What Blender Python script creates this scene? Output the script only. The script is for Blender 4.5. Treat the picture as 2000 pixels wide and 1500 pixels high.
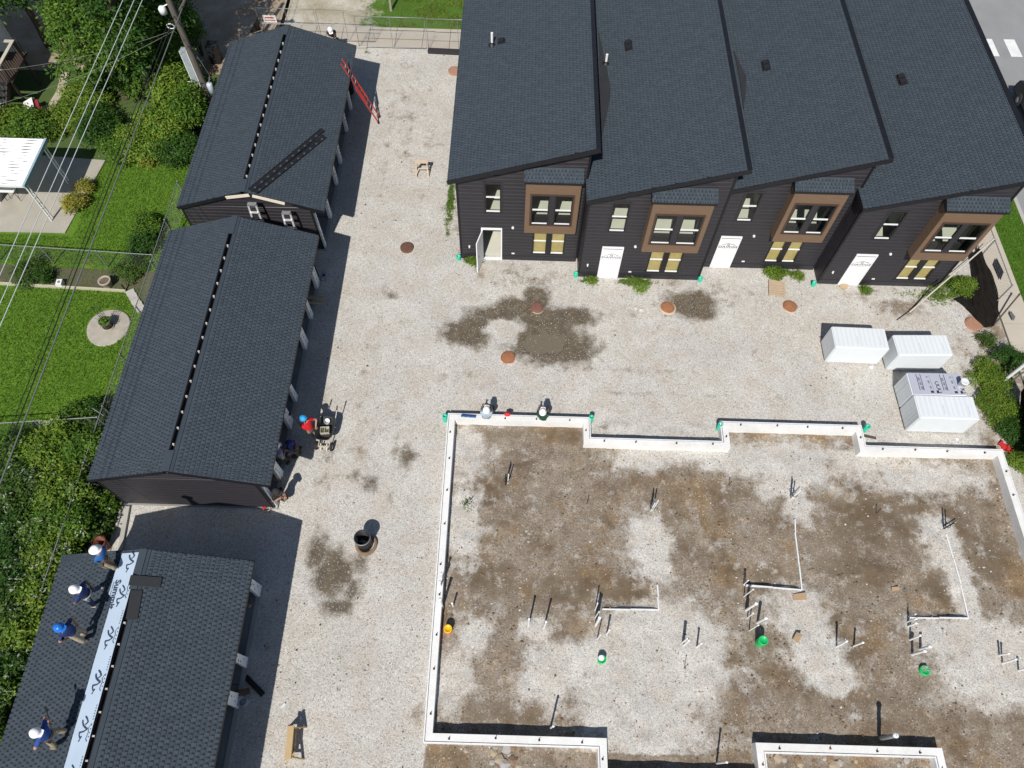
import bpy, bmesh, math, random
import numpy as np
from mathutils import Vector, Matrix

for o in list(bpy.data.objects): bpy.data.objects.remove(o)
scene = bpy.context.scene
COL = scene.collection
random.seed(7)
NR = np.random.default_rng(11)

# ---------------------------------------------------------------- camera
CAM_H = 26.5
FPX = 1440.0                                    # focal length in pixels of a 2000 x 1500 frame
def _cam_rows(pitch, roll, yaw):
    th, ro, ya = map(math.radians, (pitch, roll, yaw))
    f = Vector((math.sin(ya)*math.cos(th), math.cos(ya)*math.cos(th), -math.sin(th)))
    r = Vector((math.cos(ya), -math.sin(ya), 0)); d = f.cross(r)
    c, s = math.cos(ro), math.sin(ro)
    return (r*c+d*s, -s*r+c*d, f)
CR, CD, CF = _cam_rows(60.87, -1.68, 0.0)
CPOS = Vector((0, 0, CAM_H))
cam = bpy.data.cameras.new('survey_camera'); camo = bpy.data.objects.new('survey_camera', cam)
COL.objects.link(camo)
camo.matrix_world = Matrix(((CR.x, -CD.x, -CF.x, 0), (CR.y, -CD.y, -CF.y, 0), (CR.z, -CD.z, -CF.z, CAM_H), (0, 0, 0, 1)))
cam.sensor_width = 36; cam.lens = 36*FPX/2000; cam.clip_start = 0.3; cam.clip_end = 2000
scene.camera = camo

# ---------------------------------------------------------------- sky, sun, exposure
SUN_EL, SUN_AZ = 49.5, 193.0                    # azimuth clockwise from +Y
w = bpy.data.worlds.new('World'); scene.world = w; w.use_nodes = True
nt = w.node_tree; nt.nodes.clear()
sk = nt.nodes.new('ShaderNodeTexSky'); sk.sky_type = 'NISHITA'; sk.sun_disc = False
sk.sun_elevation = math.radians(SUN_EL); sk.sun_rotation = math.radians(SUN_AZ); sk.air_density = 1.0; sk.dust_density = 0.6
bg = nt.nodes.new('ShaderNodeBackground'); bg.inputs[1].default_value = 0.078
ow = nt.nodes.new('ShaderNodeOutputWorld')
nt.links.new(sk.outputs[0], bg.inputs[0]); nt.links.new(bg.outputs[0], ow.inputs[0])
sl = bpy.data.lights.new('sun', 'SUN'); sl.energy = 4.9; sl.angle = math.radians(0.53); sl.color = (1.0, 0.965, 0.91)
so = bpy.data.objects.new('sun', sl); COL.objects.link(so)
ae, aa = math.radians(SUN_EL), math.radians(SUN_AZ)
SUND = Vector((math.sin(aa)*math.cos(ae), math.cos(aa)*math.cos(ae), math.sin(ae)))
so.rotation_euler = (-SUND).to_track_quat('-Z', 'Y').to_euler(); so.location = (-6, -30, 40)
scene.view_settings.view_transform = 'Standard'; scene.view_settings.look = 'None'
scene.view_settings.exposure = 0.0; scene.view_settings.gamma = 1.0
scene.view_settings.use_curve_mapping = False
scene.render.engine = 'CYCLES'

# ---------------------------------------------------------------- survey helpers: photograph point -> place in the world
def ray(u, v): return CR*(u-1000)+CD*(v-750)+CF*FPX
def P(u, v, z=0.0):
    d = ray(u, v); return CPOS+d*((z-CAM_H)/d.z)
def onY(u, v, y):
    d = ray(u, v); return CPOS+d*(y/d.y)
def onPlane(u, v, p0, n):
    d = ray(u, v); return CPOS+d*((Vector(p0)-CPOS).dot(n)/d.dot(n))
def height_at(b, u, v):
    d = ray(u, v)                               # height above ground point b whose picture is nearest (u,v)
    A = np.array([[d.x, 0], [d.y, 0], [d.z, -1.0]])
    return float(np.linalg.lstsq(A, np.array([b.x, b.y, b.z-CAM_H]), rcond=None)[0][1])

# ---------------------------------------------------------------- materials
MATS = {}
def _nt(name):
    m = bpy.data.materials.new(name); m.use_nodes = True
    t = m.node_tree; b = t.nodes['Principled BSDF']
    return m, t, b
def ramp(t, stops, inp):
    r = t.nodes.new('ShaderNodeValToRGB'); e = r.color_ramp.elements
    while len(e) < len(stops): e.new(0.5)
    for k, (p, c) in enumerate(stops):
        e[k].position = p; e[k].color = (c[0], c[1], c[2], 1) if hasattr(c, '__len__') else (c, c, c, 1)
    t.links.new(inp, r.inputs[0]); return r.outputs[0]
def noise(t, vec, scale, detail=4, rough=0.6):
    n = t.nodes.new('ShaderNodeTexNoise'); n.inputs['Scale'].default_value = scale
    n.inputs['Detail'].default_value = detail; n.inputs['Roughness'].default_value = rough
    t.links.new(vec, n.inputs['Vector']); return n.outputs['Fac']
def mixc(t, fac, a, b, mode='MIX'):
    n = t.nodes.new('ShaderNodeMix'); n.data_type = 'RGBA'; n.blend_type = mode
    if isinstance(fac, float): n.inputs[0].default_value = fac
    else: t.links.new(fac, n.inputs[0])
    for s, x in ((6, a), (7, b)):
        if isinstance(x, tuple): n.inputs[s].default_value = (*x, 1)
        else: t.links.new(x, n.inputs[s])
    return n.outputs[2]
def math_(t, op, a, b=None, clamp=False):
    n = t.nodes.new('ShaderNodeMath'); n.operation = op; n.use_clamp = clamp
    for k, x in enumerate((a, b)):
        if x is None: continue
        if isinstance(x, (int, float)): n.inputs[k].default_value = x
        else: t.links.new(x, n.inputs[k])
    return n.outputs[0]
def pos(t): return t.nodes.new('ShaderNodeNewGeometry').outputs['Position']
def bump(t, b, h, strength=0.3, dist=0.02):
    n = t.nodes.new('ShaderNodeBump'); n.inputs['Strength'].default_value = strength; n.inputs['Distance'].default_value = dist
    t.links.new(h, n.inputs['Height']); t.links.new(n.outputs[0], b.inputs['Normal'])
def M(name, c1, c2=None, scale=6.0, rough=0.7, bmp=0.0, metal=0.0, fine=60.0, spec=0.4, stretch=None):
    """two-tone noise material in world space"""
    if name in MATS: return MATS[name]
    m, t, b = _nt(name); c2 = c2 or tuple(x*0.78 for x in c1)
    v = pos(t)
    if stretch:
        mp = t.nodes.new('ShaderNodeMapping'); mp.inputs['Scale'].default_value = stretch
        t.links.new(v, mp.inputs['Vector']); v = mp.outputs[0]
    n1 = noise(t, v, scale, 5); n2 = noise(t, v, fine, 2)
    f = math_(t, 'ADD', math_(t, 'MULTIPLY', n1, 0.7), math_(t, 'MULTIPLY', n2, 0.3))
    t.links.new(ramp(t, [(0.32, c1), (0.68, c2)], f), b.inputs['Base Color'])
    b.inputs['Roughness'].default_value = rough; b.inputs['Metallic'].default_value = metal
    b.inputs['Specular IOR Level'].default_value = spec
    if bmp: bump(t, b, f, bmp, 0.02)
    MATS[name] = m; return m

# ---------------------------------------------------------------- mesh builder
class MB:
    def __init__(s): s.v = []; s.f = []; s.m = []; s.sm = []
    def add(s, vs, fs, m=0, smooth=False):
        b = len(s.v); s.v += [tuple(x) for x in vs]
        for f in fs: s.f.append(tuple(i+b for i in f)); s.m.append(m); s.sm.append(smooth)
        return s
    def box(s, c, d, rz=0.0, m=0, R=None):
        hx, hy, hz = d[0]/2, d[1]/2, d[2]/2
        Rm = R if R is not None else Matrix.Rotation(rz, 3, 'Z')
        vs = [Vector(c)+Rm @ Vector((x*hx, y*hy, z*hz)) for x in (-1, 1) for y in (-1, 1) for z in (-1, 1)]
        return s.add(vs, [(0, 1, 3, 2), (4, 6, 7, 5), (0, 4, 5, 1), (2, 3, 7, 6), (0, 2, 6, 4), (1, 5, 7, 3)], m)
    def b2(s, x0, x1, y0, y1, z0, z1, m=0): return s.box(((x0+x1)/2, (y0+y1)/2, (z0+z1)/2), (x1-x0, y1-y0, z1-z0), 0, m)
    def bar(s, a, b, w, h, m=0, up=(0, 0, 1)):
        a, b = Vector(a), Vector(b); d = b-a; L = d.length
        if L < 1e-6: return s
        x = d/L; u = Vector(up)
        if abs(x.dot(u)) > 0.98: u = Vector((0, 1, 0))
        y = u.cross(x).normalized(); z = x.cross(y)
        return s.box((a+b)/2, (L, w, h), 0, m, Matrix((x, y, z)).transposed())
    def tube(s, pts, r, n=8, m=0, caps=True, smooth=True):
        pts = [Vector(p) for p in pts]
        rs = r if hasattr(r, '__len__') else [r]*len(pts)
        prev = None; vs = []; fs = []
        for i, p in enumerate(pts):
            d = (pts[min(i+1, len(pts)-1)]-pts[max(i-1, 0)]).normalized()
            if prev is None:
                a = d.orthogonal().normalized()
            else:
                a = (prev-d*prev.dot(d)); a = a.normalized() if a.length > 1e-5 else d.orthogonal().normalized()
            prev = a; b = d.cross(a)
            vs += [p+(a*math.cos(k*2*math.pi/n)+b*math.sin(k*2*math.pi/n))*rs[i] for k in range(n)]
        for i in range(len(pts)-1):
            for k in range(n):
                fs.append((i*n+k, i*n+(k+1) % n, (i+1)*n+(k+1) % n, (i+1)*n+k))
        s.add(vs, fs, m, smooth)
        if caps:
            s.add(vs[:n], [tuple(reversed(range(n)))], m); s.add(vs[-n:], [tuple(range(n))], m)
        return s
    def lathe(s, prof, c=(0, 0, 0), n=20, m=0, smooth=True, sx=1.0, sy=1.0, wob=0.0):
        vs = []; fs = []
        for r, z in prof:
            for k in range(n):
                a = k*2*math.pi/n; rr = r*(1+wob*math.sin(a*3+z*5))
                vs.append((c[0]+rr*math.cos(a)*sx, c[1]+rr*math.sin(a)*sy, c[2]+z))
        for i in range(len(prof)-1):
            for k in range(n): fs.append((i*n+k, i*n+(k+1) % n, (i+1)*n+(k+1) % n, (i+1)*n+k))
        return s.add(vs, fs, m, smooth)
    def disc(s, c, r, n=20, m=0, up=True, sx=1.0, sy=1.0):
        vs = [(c[0]+r*math.cos(k*2*math.pi/n)*sx, c[1]+r*math.sin(k*2*math.pi/n)*sy, c[2]) for k in range(n)]
        return s.add(vs, [tuple(range(n)) if up else tuple(reversed(range(n)))], m)
    def poly(s, pts, m=0): return s.add(pts, [tuple(range(len(pts)))], m)
    def prism(s, pts, dz, m=0, axis=(0, 0, 1)):
        a = Vector(axis)*dz; n = len(pts); lo = [Vector(p) for p in pts]; hi = [p+a for p in lo]
        s.add(lo, [tuple(reversed(range(n)))], m); s.add(hi, [tuple(range(n))], m)
        return s.add(lo+hi, [(k, (k+1) % n, n+(k+1) % n, n+k) for k in range(n)], m)
    def data(s, name, mats):
        me = bpy.data.meshes.new(name); me.from_pydata(s.v, [], s.f)
        for x in (mats if isinstance(mats, (list, tuple)) else [mats]): me.materials.append(x)
        me.polygons.foreach_set('material_index', s.m); me.polygons.foreach_set('use_smooth', s.sm)
        me.update(); return me
    def build(s, name, mats, parent=None, world=False):
        me = s.data(name, mats)
        o = bpy.data.objects.new(name, me); COL.objects.link(o)
        if parent:
            if world:
                L = root_loc(parent); me.transform(Matrix.Translation(-L))
            o.parent = parent
        return o
def root_loc(o):
    L = Vector((0, 0, 0))
    while o: L = L+o.location; o = o.parent
    return L
def tag(o, label, cat, group=None):
    o['label'] = label; o['category'] = cat
    if group: o['group'] = group
    return o
def struct(o): o['kind'] = 'structure'; return o
def stuff(o): o['kind'] = 'stuff'; return o
def thing(name, label, cat, loc=(0, 0, 0), rz=0.0, group=None):
    o = bpy.data.objects.new(name, None); o.empty_display_size = 0.2; COL.objects.link(o)
    o.location = loc; o.rotation_euler = (0, 0, rz); return tag(o, label, cat, group)
def copy_tree(o, parent=None):
    c = o.copy(); COL.objects.link(c)
    if parent: c.parent = parent
    for ch in o.children: copy_tree(ch, c)
    return c
def text_mesh(body, size, extrude=0.0, bold=0.0):
    cu = bpy.data.curves.new('lettering', 'FONT'); cu.body = body; cu.size = size; cu.align_x = 'CENTER'; cu.align_y = 'CENTER'; cu.resolution_u = 3
    cu.extrude = extrude; cu.offset = size*bold
    o = bpy.data.objects.new('lettering', cu); COL.objects.link(o)
    dg = bpy.context.evaluated_depsgraph_get(); me = bpy.data.meshes.new_from_object(o.evaluated_get(dg))
    bpy.data.objects.remove(o); me.materials.clear(); return me
def vnoise(x, y, s, seed):
    """smooth value noise, numpy arrays"""
    g = np.random.default_rng(seed).random((256, 256)); x = x/s+1000; y = y/s+1000
    xi = np.floor(x).astype(int); yi = np.floor(y).astype(int); fx = x-xi; fy = y-yi
    fx = fx*fx*(3-2*fx); fy = fy*fy*(3-2*fy)
    a = g[xi % 256, yi % 256]; b = g[(xi+1) % 256, yi % 256]; c = g[xi % 256, (yi+1) % 256]; d = g[(xi+1) % 256, (yi+1) % 256]
    return (a*(1-fx)+b*fx)*(1-fy)+(c*(1-fx)+d*fx)*fy
def fbm(x, y, s, seed, n=4):
    o = 0; a = 0.5; t = 0
    for k in range(n): o = o+a*vnoise(x, y, s, seed+k); t += a; a *= 0.55; s *= 0.5
    return o/t

# shared materials
m_black = M('black_painted_metal', (0.012, 0.012, 0.014), (0.02, 0.02, 0.022), 8, 0.5)
m_siding = M('charcoal_siding', (0.024, 0.022, 0.026), (0.035, 0.032, 0.037), 3, 0.5, 0.1, fine=40, stretch=(1, 1, 6))
m_fascia = M('black_fascia', (0.007, 0.007, 0.010), (0.013, 0.013, 0.016), 5, 0.5)
m_white = M('white_paint', (0.78, 0.78, 0.77), (0.70, 0.70, 0.69), 3, 0.5)
m_pvc = M('white_pvc', (0.80, 0.80, 0.79), (0.70, 0.70, 0.69), 7, 0.35)
m_conc = M('concrete', (0.46, 0.44, 0.40), (0.36, 0.34, 0.31), 1.8, 0.85, 0.15)
m_slab = M('garage_slab', (0.30, 0.29, 0.28), (0.22, 0.21, 0.205), 1.5, 0.8)
m_wood = M('bare_lumber', (0.50, 0.37, 0.23), (0.40, 0.28, 0.16), 4, 0.7, stretch=(2, 2, 2))
m_grey = M('galvanised_metal', (0.36, 0.37, 0.38), (0.27, 0.28, 0.29), 8, 0.45, 0, 0.5)
m_rust = M('rusty_iron', (0.33, 0.13, 0.055), (0.20, 0.085, 0.045), 9, 0.85, 0.3)
m_teal = M('teal_pvc_cap', (0.03, 0.42, 0.27), (0.04, 0.50, 0.33), 8, 0.5)
m_green = M('bright_green_plastic', (0.01, 0.50, 0.13), (0.015, 0.40, 0.11), 10, 0.4)
m_dark = M('dark_interior', (0.02, 0.02, 0.02), (0.03, 0.028, 0.026), 4, 0.9)
# ================================================================= GROUND
def ground_grid(x0, x1, y0, y1, st, zf):
    xs = np.arange(x0, x1+st*.5, st); ys = np.arange(y0, y1+st*.5, st)
    X, Y = np.meshgrid(xs, ys, indexing='ij'); Z = zf(X, Y)
    nx, ny = X.shape
    co = np.stack([X.ravel(), Y.ravel(), Z.ravel()], 1)
    i = np.arange(nx*ny).reshape(nx, ny)
    q = np.stack([i[:-1, :-1], i[1:, :-1], i[1:, 1:], i[:-1, 1:]], -1).reshape(-1, 4)
    return X, Y, Z, co, q
def grid_obj(name, co, q, mat, attrs=None):
    me = bpy.data.meshes.new(name)
    me.vertices.add(len(co)); me.vertices.foreach_set('co', co.ravel().astype(np.float32))
    me.loops.add(q.size); me.loops.foreach_set('vertex_index', q.ravel().astype(np.int32))
    me.polygons.add(len(q)); me.polygons.foreach_set('loop_start', np.arange(0, q.size, 4, dtype=np.int32))
    me.polygons.foreach_set('loop_total', np.full(len(q), 4, dtype=np.int32))
    me.polygons.foreach_set('use_smooth', np.ones(len(q), dtype=bool))
    me.update(calc_edges=True); me.validate()
    if attrs is not None:
        a = me.color_attributes.new('cover', 'FLOAT_COLOR', 'POINT'); a.data.foreach_set('color', attrs.ravel().astype(np.float32))
    me.materials.append(mat)
    o = bpy.data.objects.new(name, me); COL.objects.link(o); return struct(o)
def blob(X, Y, u, v, ru, rv, s=1.0, hard=1.0):
    c = P(u, v); a = P(u+ru, v)-P(u-ru, v); b = P(u, v-rv)-P(u, v+rv)
    rx, ry = max(a.length/2, .1), max(b.length/2, .1)
    d = ((X-c.x)/rx)**2+((Y-c.y)/ry)**2
    return s*np.exp(-(d**hard)*0.9)

FX0, FX1, FY0, FY1 = -2.45, 19.13, 1.45, 13.1
def yard_masks(X, Y):
    wet = np.zeros_like(X)
    for b in ((1060, 625, 70, 30, 1.0), (1085, 676, 84, 36, 1.0), (1060, 650, 60, 40, 1.0), (1048, 585, 26, 30, 1.0), (1115, 618, 56, 18, .95), (915, 655, 60, 22, .95), (975, 614, 70, 18, .85), (895, 640, 34, 18, .75), (930, 632, 40, 16, .95), (1005, 604, 44, 22, 1.0),
              (1350, 594, 52, 26, 1.05), (1375, 612, 22, 16, .9), (648, 1120, 48, 52, .85), (622, 1080, 26, 50, .7), (660, 1185, 40, 20, .75), (706, 1095, 22, 34, .55), (690, 1150, 30, 30, .6), (725, 945, 22, 22, .6), (795, 895, 20, 34, .6),
              (765, 577, 18, 9, .6), (690, 930, 20, 20, .4), (1060, 560, 28, 12, .5), (880, 655, 30, 16, .5), (1180, 830, 22, 14, .45),
              (640, 880, 24, 40, .35), (1010, 535, 45, 12, .35), (1580, 640, 40, 10, .2), (1120, 690, 55, 20, .8)):
        wet = np.maximum(wet, blob(X, Y, *b[:5]))
    wet = np.clip(wet, 0, 1)-.9*blob(X, Y, 985, 642, 34, 14)
    pu = P(1062, 672); wet = np.maximum(wet, 1.3*np.exp(-(((X-pu.x)/1.15)**4+((Y-pu.y)/.62)**4)))
    dirt = np.zeros_like(X)
    st_ = ((X > 3.07) & (X < 8.33)) | (X > 13.83)
    inside = ((X > FX0-.05) & (X < FX1+.05) & (Y < np.where(st_, 12.15, 13.0))).astype(float)
    dirt += inside*0.86
    dirt += ((Y < 1.3) & (X > -2.5))*0.70
    for b in ((905, 885, 40, 45), (905, 1030, 34, 70), (1250, 900, 48, 18), (1545, 905, 80, 42), (1262, 1050, 42, 42), (1280, 1100, 25, 30), (1045, 1228, 30, 20), (1280, 1250, 90, 70), (1280, 1310, 100, 70), (1250, 1420, 110, 80),
              (1330, 1250, 60, 50), (1600, 1285, 45, 45), (1640, 1330, 30, 25), (1560, 1195, 50, 45), (1430, 900, 70, 22), (1910, 1330, 70, 40), (1960, 1300, 50, 60), (1800, 935, 110, 26), (1960, 1260, 60, 30), (1840, 1240, 60, 30), (880, 1330, 35, 60), (1100, 1290, 60, 30),
              (1560, 990, 24, 30), (1830, 1050, 30, 40), (1880, 1150, 20, 90), (1330, 880, 80, 14), (1700, 895, 60, 14), (1060, 1340, 50, 30), (930, 1240, 30, 30), (1500, 960, 20, 12)):
        dirt -= inside*blob(X, Y, *b, 1.0)
    for b in ((1020, 545, 90, 26, .5), (1330, 555, 60, 14, .4), (1760, 600, 60, 22, .75), (1690, 575, 70, 12, .5), (1420, 570, 60, 30, .4), (800, 210, 40, 100, .38), (640, 910, 30, 80, .35), (830, 280, 40, 60, .3), (700, 880, 60, 80, .3), (1200, 610, 120, 30, .25), (1480, 590, 40, 20, .3),
              (820, 1400, 22, 30, .45), (762, 250, 9, 150, .42), (822, 420, 8, 130, .36), (700, 800, 10, 190, .36), (775, 850, 9, 220, .38), (742, 620, 8, 160, .3), (1200, 722, 260, 7, .38), (1320, 770, 300, 6, .34), (1500, 690, 120, 8, .3), (900, 740, 60, 30, .3), (850, 1480, 60, 20, .6), (1900, 700, 40, 60, .45), (1940, 860, 30, 60, .6), (890, 430, 20, 90, .4), (930, 530, 30, 18, .3), (1300, 650, 60, 14, .3)):
        dirt = np.maximum(dirt, blob(X, Y, *b))
    dirt = np.maximum(dirt, (X > 19.9)*(Y < 19)*.6)
    gr = np.zeros_like(X)
    for b in ((880, 395, 10, 70, .85), (925, 508, 26, 8, .9), (1155, 547, 28, 6, .8), (1245, 551, 44, 8, .95), (1520, 533, 34, 9, 1.0), (1690, 566, 18, 8, .8), (1870, 560, 40, 26, 1.0), (1790, 575, 60, 12, .5), (1945, 760, 36, 70, 1.0), (1955, 690, 30, 20, .4), (1040, 545, 16, 14, .4),
              (1980, 860, 16, 60, .9), (915, 990, 10, 14, .5), (840, 1470, 30, 14, .4), (640, 92, 30, 10, .4), (712, 102, 30, 6, .4)):
        gr = np.maximum(gr, blob(X, Y, *b))
    return np.clip(wet, 0, 1.3), np.clip(dirt, 0, 1), np.clip(gr, 0, 1), inside

def yard_z(X, Y):
    ins = ((X > FX0) & (X < FX1) & (Y < 13.1) & (Y > -6)).astype(float)
    lump = (fbm(X, Y, .5, 3, 2)-.5)*.10+(fbm(X, Y, 2.4, 9)-.5)*.12+(vnoise(X, Y, .24, 14)-.5)*.06*np.clip(fbm(X, Y, 2.0, 19)*3-1, 0, 1)
    z = ins*(lump*.9+.02)+(1-ins)*((fbm(X, Y, 1.6, 5)-.5)*.03)
    for a, b_, c in (((1176, 1189), (1287, 1191), (1283, 1142)), ((1453, 1143), (1566, 1152), (1555, 1060)), ((1776, 1206), (1892, 1208), (1858, 1080))):   # sunken squares inside the edge strips
        p, q_, r_ = P(*a), P(*b_), P(*c); ex = np.clip((X-p.x)/.12, 0, 1)*np.clip((q_.x-.02-X)/.12, 0, 1); ey = np.clip((Y-q_.y-.02)/.12, 0, 1)*np.clip((r_.y-Y)/(r_.y-q_.y), 0, 1); z = z-.15*ex*ey
    return z
X, Y, Z, co, q = ground_grid(-14.6, 21.3, -5.4, 35.7, 0.11, yard_z)
wet, dirt, gr, ins = yard_masks(X, Y)
dk = np.zeros_like(X)
for b_ in ((1700, 1020, 90, 55, 1), (1800, 990, 90, 30, .8), (1930, 1080, 50, 60, .9), (1680, 1120, 70, 40, .8), (1420, 960, 60, 20, .6), (1110, 1150, 120, 35, .8), (950, 1120, 70, 40, .8), (1000, 1400, 140, 20, .6), (960, 960, 40, 30, .8), (1100, 850, 150, 14, .7), (1230, 1150, 40, 30, .9), (1510, 1120, 40, 24, .7), (1830, 1150, 40, 40, .9), (1500, 1300, 60, 60, .5), (1700, 1350, 120, 50, .5), (1620, 1220, 60, 30, .5), (1310, 985, 40, 60, .5)):
    dk = np.maximum(dk, blob(X, Y, *b_))
att = np.stack([wet.ravel(), dirt.ravel(), gr.ravel(), (dk*ins).ravel()], 1)

m, t, b = _nt('yard_gravel')
p_ = pos(t)
at = t.nodes.new('ShaderNodeVertexColor'); at.layer_name = 'cover'
sp = t.nodes.new('ShaderNodeSeparateColor'); t.links.new(at.outputs[0], sp.inputs[0])
n_big = noise(t, p_, .45, 6, .62); n_mid = noise(t, p_, 2.6, 6, .68); n_fin = noise(t, p_, 15, 4, .75); n_gr = noise(t, p_, 42, 2, .6)
vo = t.nodes.new('ShaderNodeTexVoronoi'); vo.inputs['Scale'].default_value = 30; t.links.new(p_, vo.inputs['Vector'])
vs_ = t.nodes.new('ShaderNodeSeparateColor'); t.links.new(vo.outputs['Color'], vs_.inputs[0])
# pale crushed stone
gv = mixc(t, ramp(t, [(.36, 0), (.66, 1)], n_big), (.535, .51, .465), (.455, .437, .405))
gv = mixc(t, ramp(t, [(.44, 0), (.66, .75)], noise(t, p_, .9, 6, .65)), gv, (.475, .42, .352))
stone = ramp(t, [(0, .50), (.12, .74), (.35, .95), (.78, 1.04), (1.0, 1.32)], vs_.outputs[0])
gv = mixc(t, .85, gv, stone, 'MULTIPLY')
gv = mixc(t, ramp(t, [(.60, 0), (.70, .5)], n_gr), gv, (.20, .185, .165))
# brown subsoil
di = mixc(t, ramp(t, [(.33, 0), (.62, 1)], n_mid), (.180, .140, .100), (.285, .240, .190))
di = mixc(t, ramp(t, [(.52, 0), (.64, .8)], n_big), di, (.235, .150, .070))
di = mixc(t, ramp(t, [(.60, 0), (.70, .6)], noise(t, p_, 1.15, 5, .6)), di, (.24, .215, .185))
di = mixc(t, ramp(t, [(.52, 0), (.62, .8)], n_fin), di, (.125, .090, .060))
di = mixc(t, ramp(t, [(.93, 0), (.96, .8)], vs_.outputs[1]), di, (.42, .37, .30)); di = mixc(t, ramp(t, [(.50, 0), (.64, .8)], noise(t, p_, .7, 6, .68)), di, (.128, .088, .055))
di = mixc(t, ramp(t, [(.30, .5), (.42, 0)], n_fin), di, (.31, .25, .18))
n_edge = noise(t, p_, 1.5, 6, .62)
def mask(ch, lo, hi, a1=.55, a2=.35):
    s = math_(t, 'ADD', ch, math_(t, 'MULTIPLY', math_(t, 'SUBTRACT', n_mid, .5), a1*1.7)); s = math_(t, 'ADD', s, math_(t, 'MULTIPLY', math_(t, 'SUBTRACT', n_edge, .5), a1*2.2))
    s = math_(t, 'ADD', s, math_(t, 'MULTIPLY', math_(t, 'SUBTRACT', n_fin, .5), a2))
    return ramp(t, [(lo, 0), (hi, 1)], s)
di = mixc(t, math_(t, 'MULTIPLY', mask(at.outputs['Alpha'], .2, .9, .8, .6), .8), di, mixc(t, ramp(t, [(.4, 0), (.6, 1)], n_fin), (.080, .057, .035), (.150, .106, .062)))
c_ = mixc(t, mask(sp.outputs[1], .30, .76, .72, .62), gv, di)
wetc = mixc(t, ramp(t, [(.4, 0), (.6, 1)], n_mid), (.080, .060, .038), (.125, .098, .063))
wetc = mixc(t, ramp(t, [(.92, 0), (.96, .7)], vs_.outputs[2]), wetc, (.34, .31, .26))
wm = mask(sp.outputs[0], .22, .60, .42, .45)
wetc = mixc(t, ramp(t, [(.95, 0), (1.15, 1)], math_(t, 'ADD', sp.outputs[0], math_(t, 'MULTIPLY', math_(t, 'SUBTRACT', n_mid, .5), .4))), wetc, (.135, .112, .075))
c_ = mixc(t, math_(t, 'MULTIPLY', wm, .95), c_, wetc)
grc = mixc(t, ramp(t, [(.4, 0), (.62, 1)], n_fin), (.035, .075, .014), (.10, .15, .03))
c_ = mixc(t, mask(sp.outputs[2], .42, .62, .7, .6), c_, grc)
t.links.new(c_, b.inputs['Base Color'])
rg = t.nodes.new('ShaderNodeMapRange'); t.links.new(wm, rg.inputs[0]); rg.inputs[3].default_value = .92; rg.inputs[4].default_value = .5
t.links.new(rg.outputs[0], b.inputs['Roughness']); b.inputs['Specular IOR Level'].default_value = .25
hh = math_(t, 'ADD', math_(t, 'MULTIPLY', vo.outputs['Distance'], -.8), math_(t, 'MULTIPLY', n_fin, 1.2))
bump(t, b, hh, .35, .02)
yard = grid_obj('gravel_yard', co, q, m, att)

def turf_mat(name, c1, c2, c3, dry):
    m, t, b = _nt(name); v = pos(t)
    a = mixc(t, ramp(t, [(.35, 0), (.65, 1)], noise(t, v, .8, 5)), c1, c2)
    a = mixc(t, ramp(t, [(.45, 0), (.62, 1)], noise(t, v, 14, 4, .7)), a, c3)
    a = mixc(t, ramp(t, [(.60, 0), (.72, .8)], noise(t, v, .55, 6, .7)), a, dry)
    t.links.new(a, b.inputs['Base Color']); b.inputs['Roughness'].default_value = .9; b.inputs['Specular IOR Level'].default_value = .15
    bump(t, b, noise(t, v, 30, 3), .6, .05); return m
m_turf = turf_mat('mown_turf', (.092, .19, .016), (.135, .24, .025), (.055, .115, .011), (.22, .24, .05))
m_turf2 = turf_mat('parkway_turf', (.075, .145, .020), (.10, .19, .025), (.045, .09, .012), (.24, .20, .11))
m_soil = M('bare_soil', (.11, .085, .06), (.17, .14, .10), 2.2, .95, .4)
m_alley = M('alley_dirt', (.25, .165, .095), (.40, .345, .27), 1.0, .95, .4, fine=16)
m_walk = M('sidewalk_concrete', (.50, .44, .36), (.43, .385, .32), 1.1, .85, .1, fine=45)
m_road = M('road_asphalt', (.27, .275, .275), (.23, .235, .235), .9, .9, .1, fine=50)

def flat(name, pts, z, mat, dz=0.0):
    mb = MB(); mb.prism([(x, y, z-dz) for x, y in pts], dz) if dz else mb.poly([(x, y, z) for x, y in pts])
    return struct(mb.build(name, mat))
flat('ground', [(-400, -300), (400, -300), (400, 500), (-400, 500)], -0.55, m_soil)
lz = lambda X, Y: (fbm(X, Y, 2.0, 31)-.5)*.06
_, _, _, co, q = ground_grid(-40, -14.61, 10.9, 26.5, .3, lz); grid_obj('lawn', co, q, m_turf)
m_scrub = M('scrub_floor', (.030, .052, .014), (.085, .075, .042), 1.6, .95, .5, fine=14)
_, _, _, co, q = ground_grid(-40, -14.61, -8, 10.9, .3, lz); grid_obj('thicket_ground', co, q, m_scrub)
_, _, _, co, q = ground_grid(-40, -14.61, 26.5, 33.0, .3, lz); grid_obj('scrub_ground', co, q, M('scrub_grass', (.045, .095, .016), (.075, .10, .03), 1.4, .95, .5, fine=14))
_, _, _, co, q = ground_grid(-40, -13.4, 33.0, 62, .4, lambda X, Y: (fbm(X, Y, 1.5, 41)-.5)*.12-.02); grid_obj('alley', co, q, m_alley)
_, _, _, co, q = ground_grid(-13.4, 21.2, 37.45, 62, .4, lambda X, Y: (fbm(X, Y, 1.5, 43)-.5)*.06-.02)
m_pk = m_turf2.copy(); m_pk.name = 'parkway_turf_and_bare_soil'; t = m_pk.node_tree; b = t.nodes['Principled BSDF']; gcol = b.inputs['Base Color'].links[0].from_socket; v = pos(t)
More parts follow.
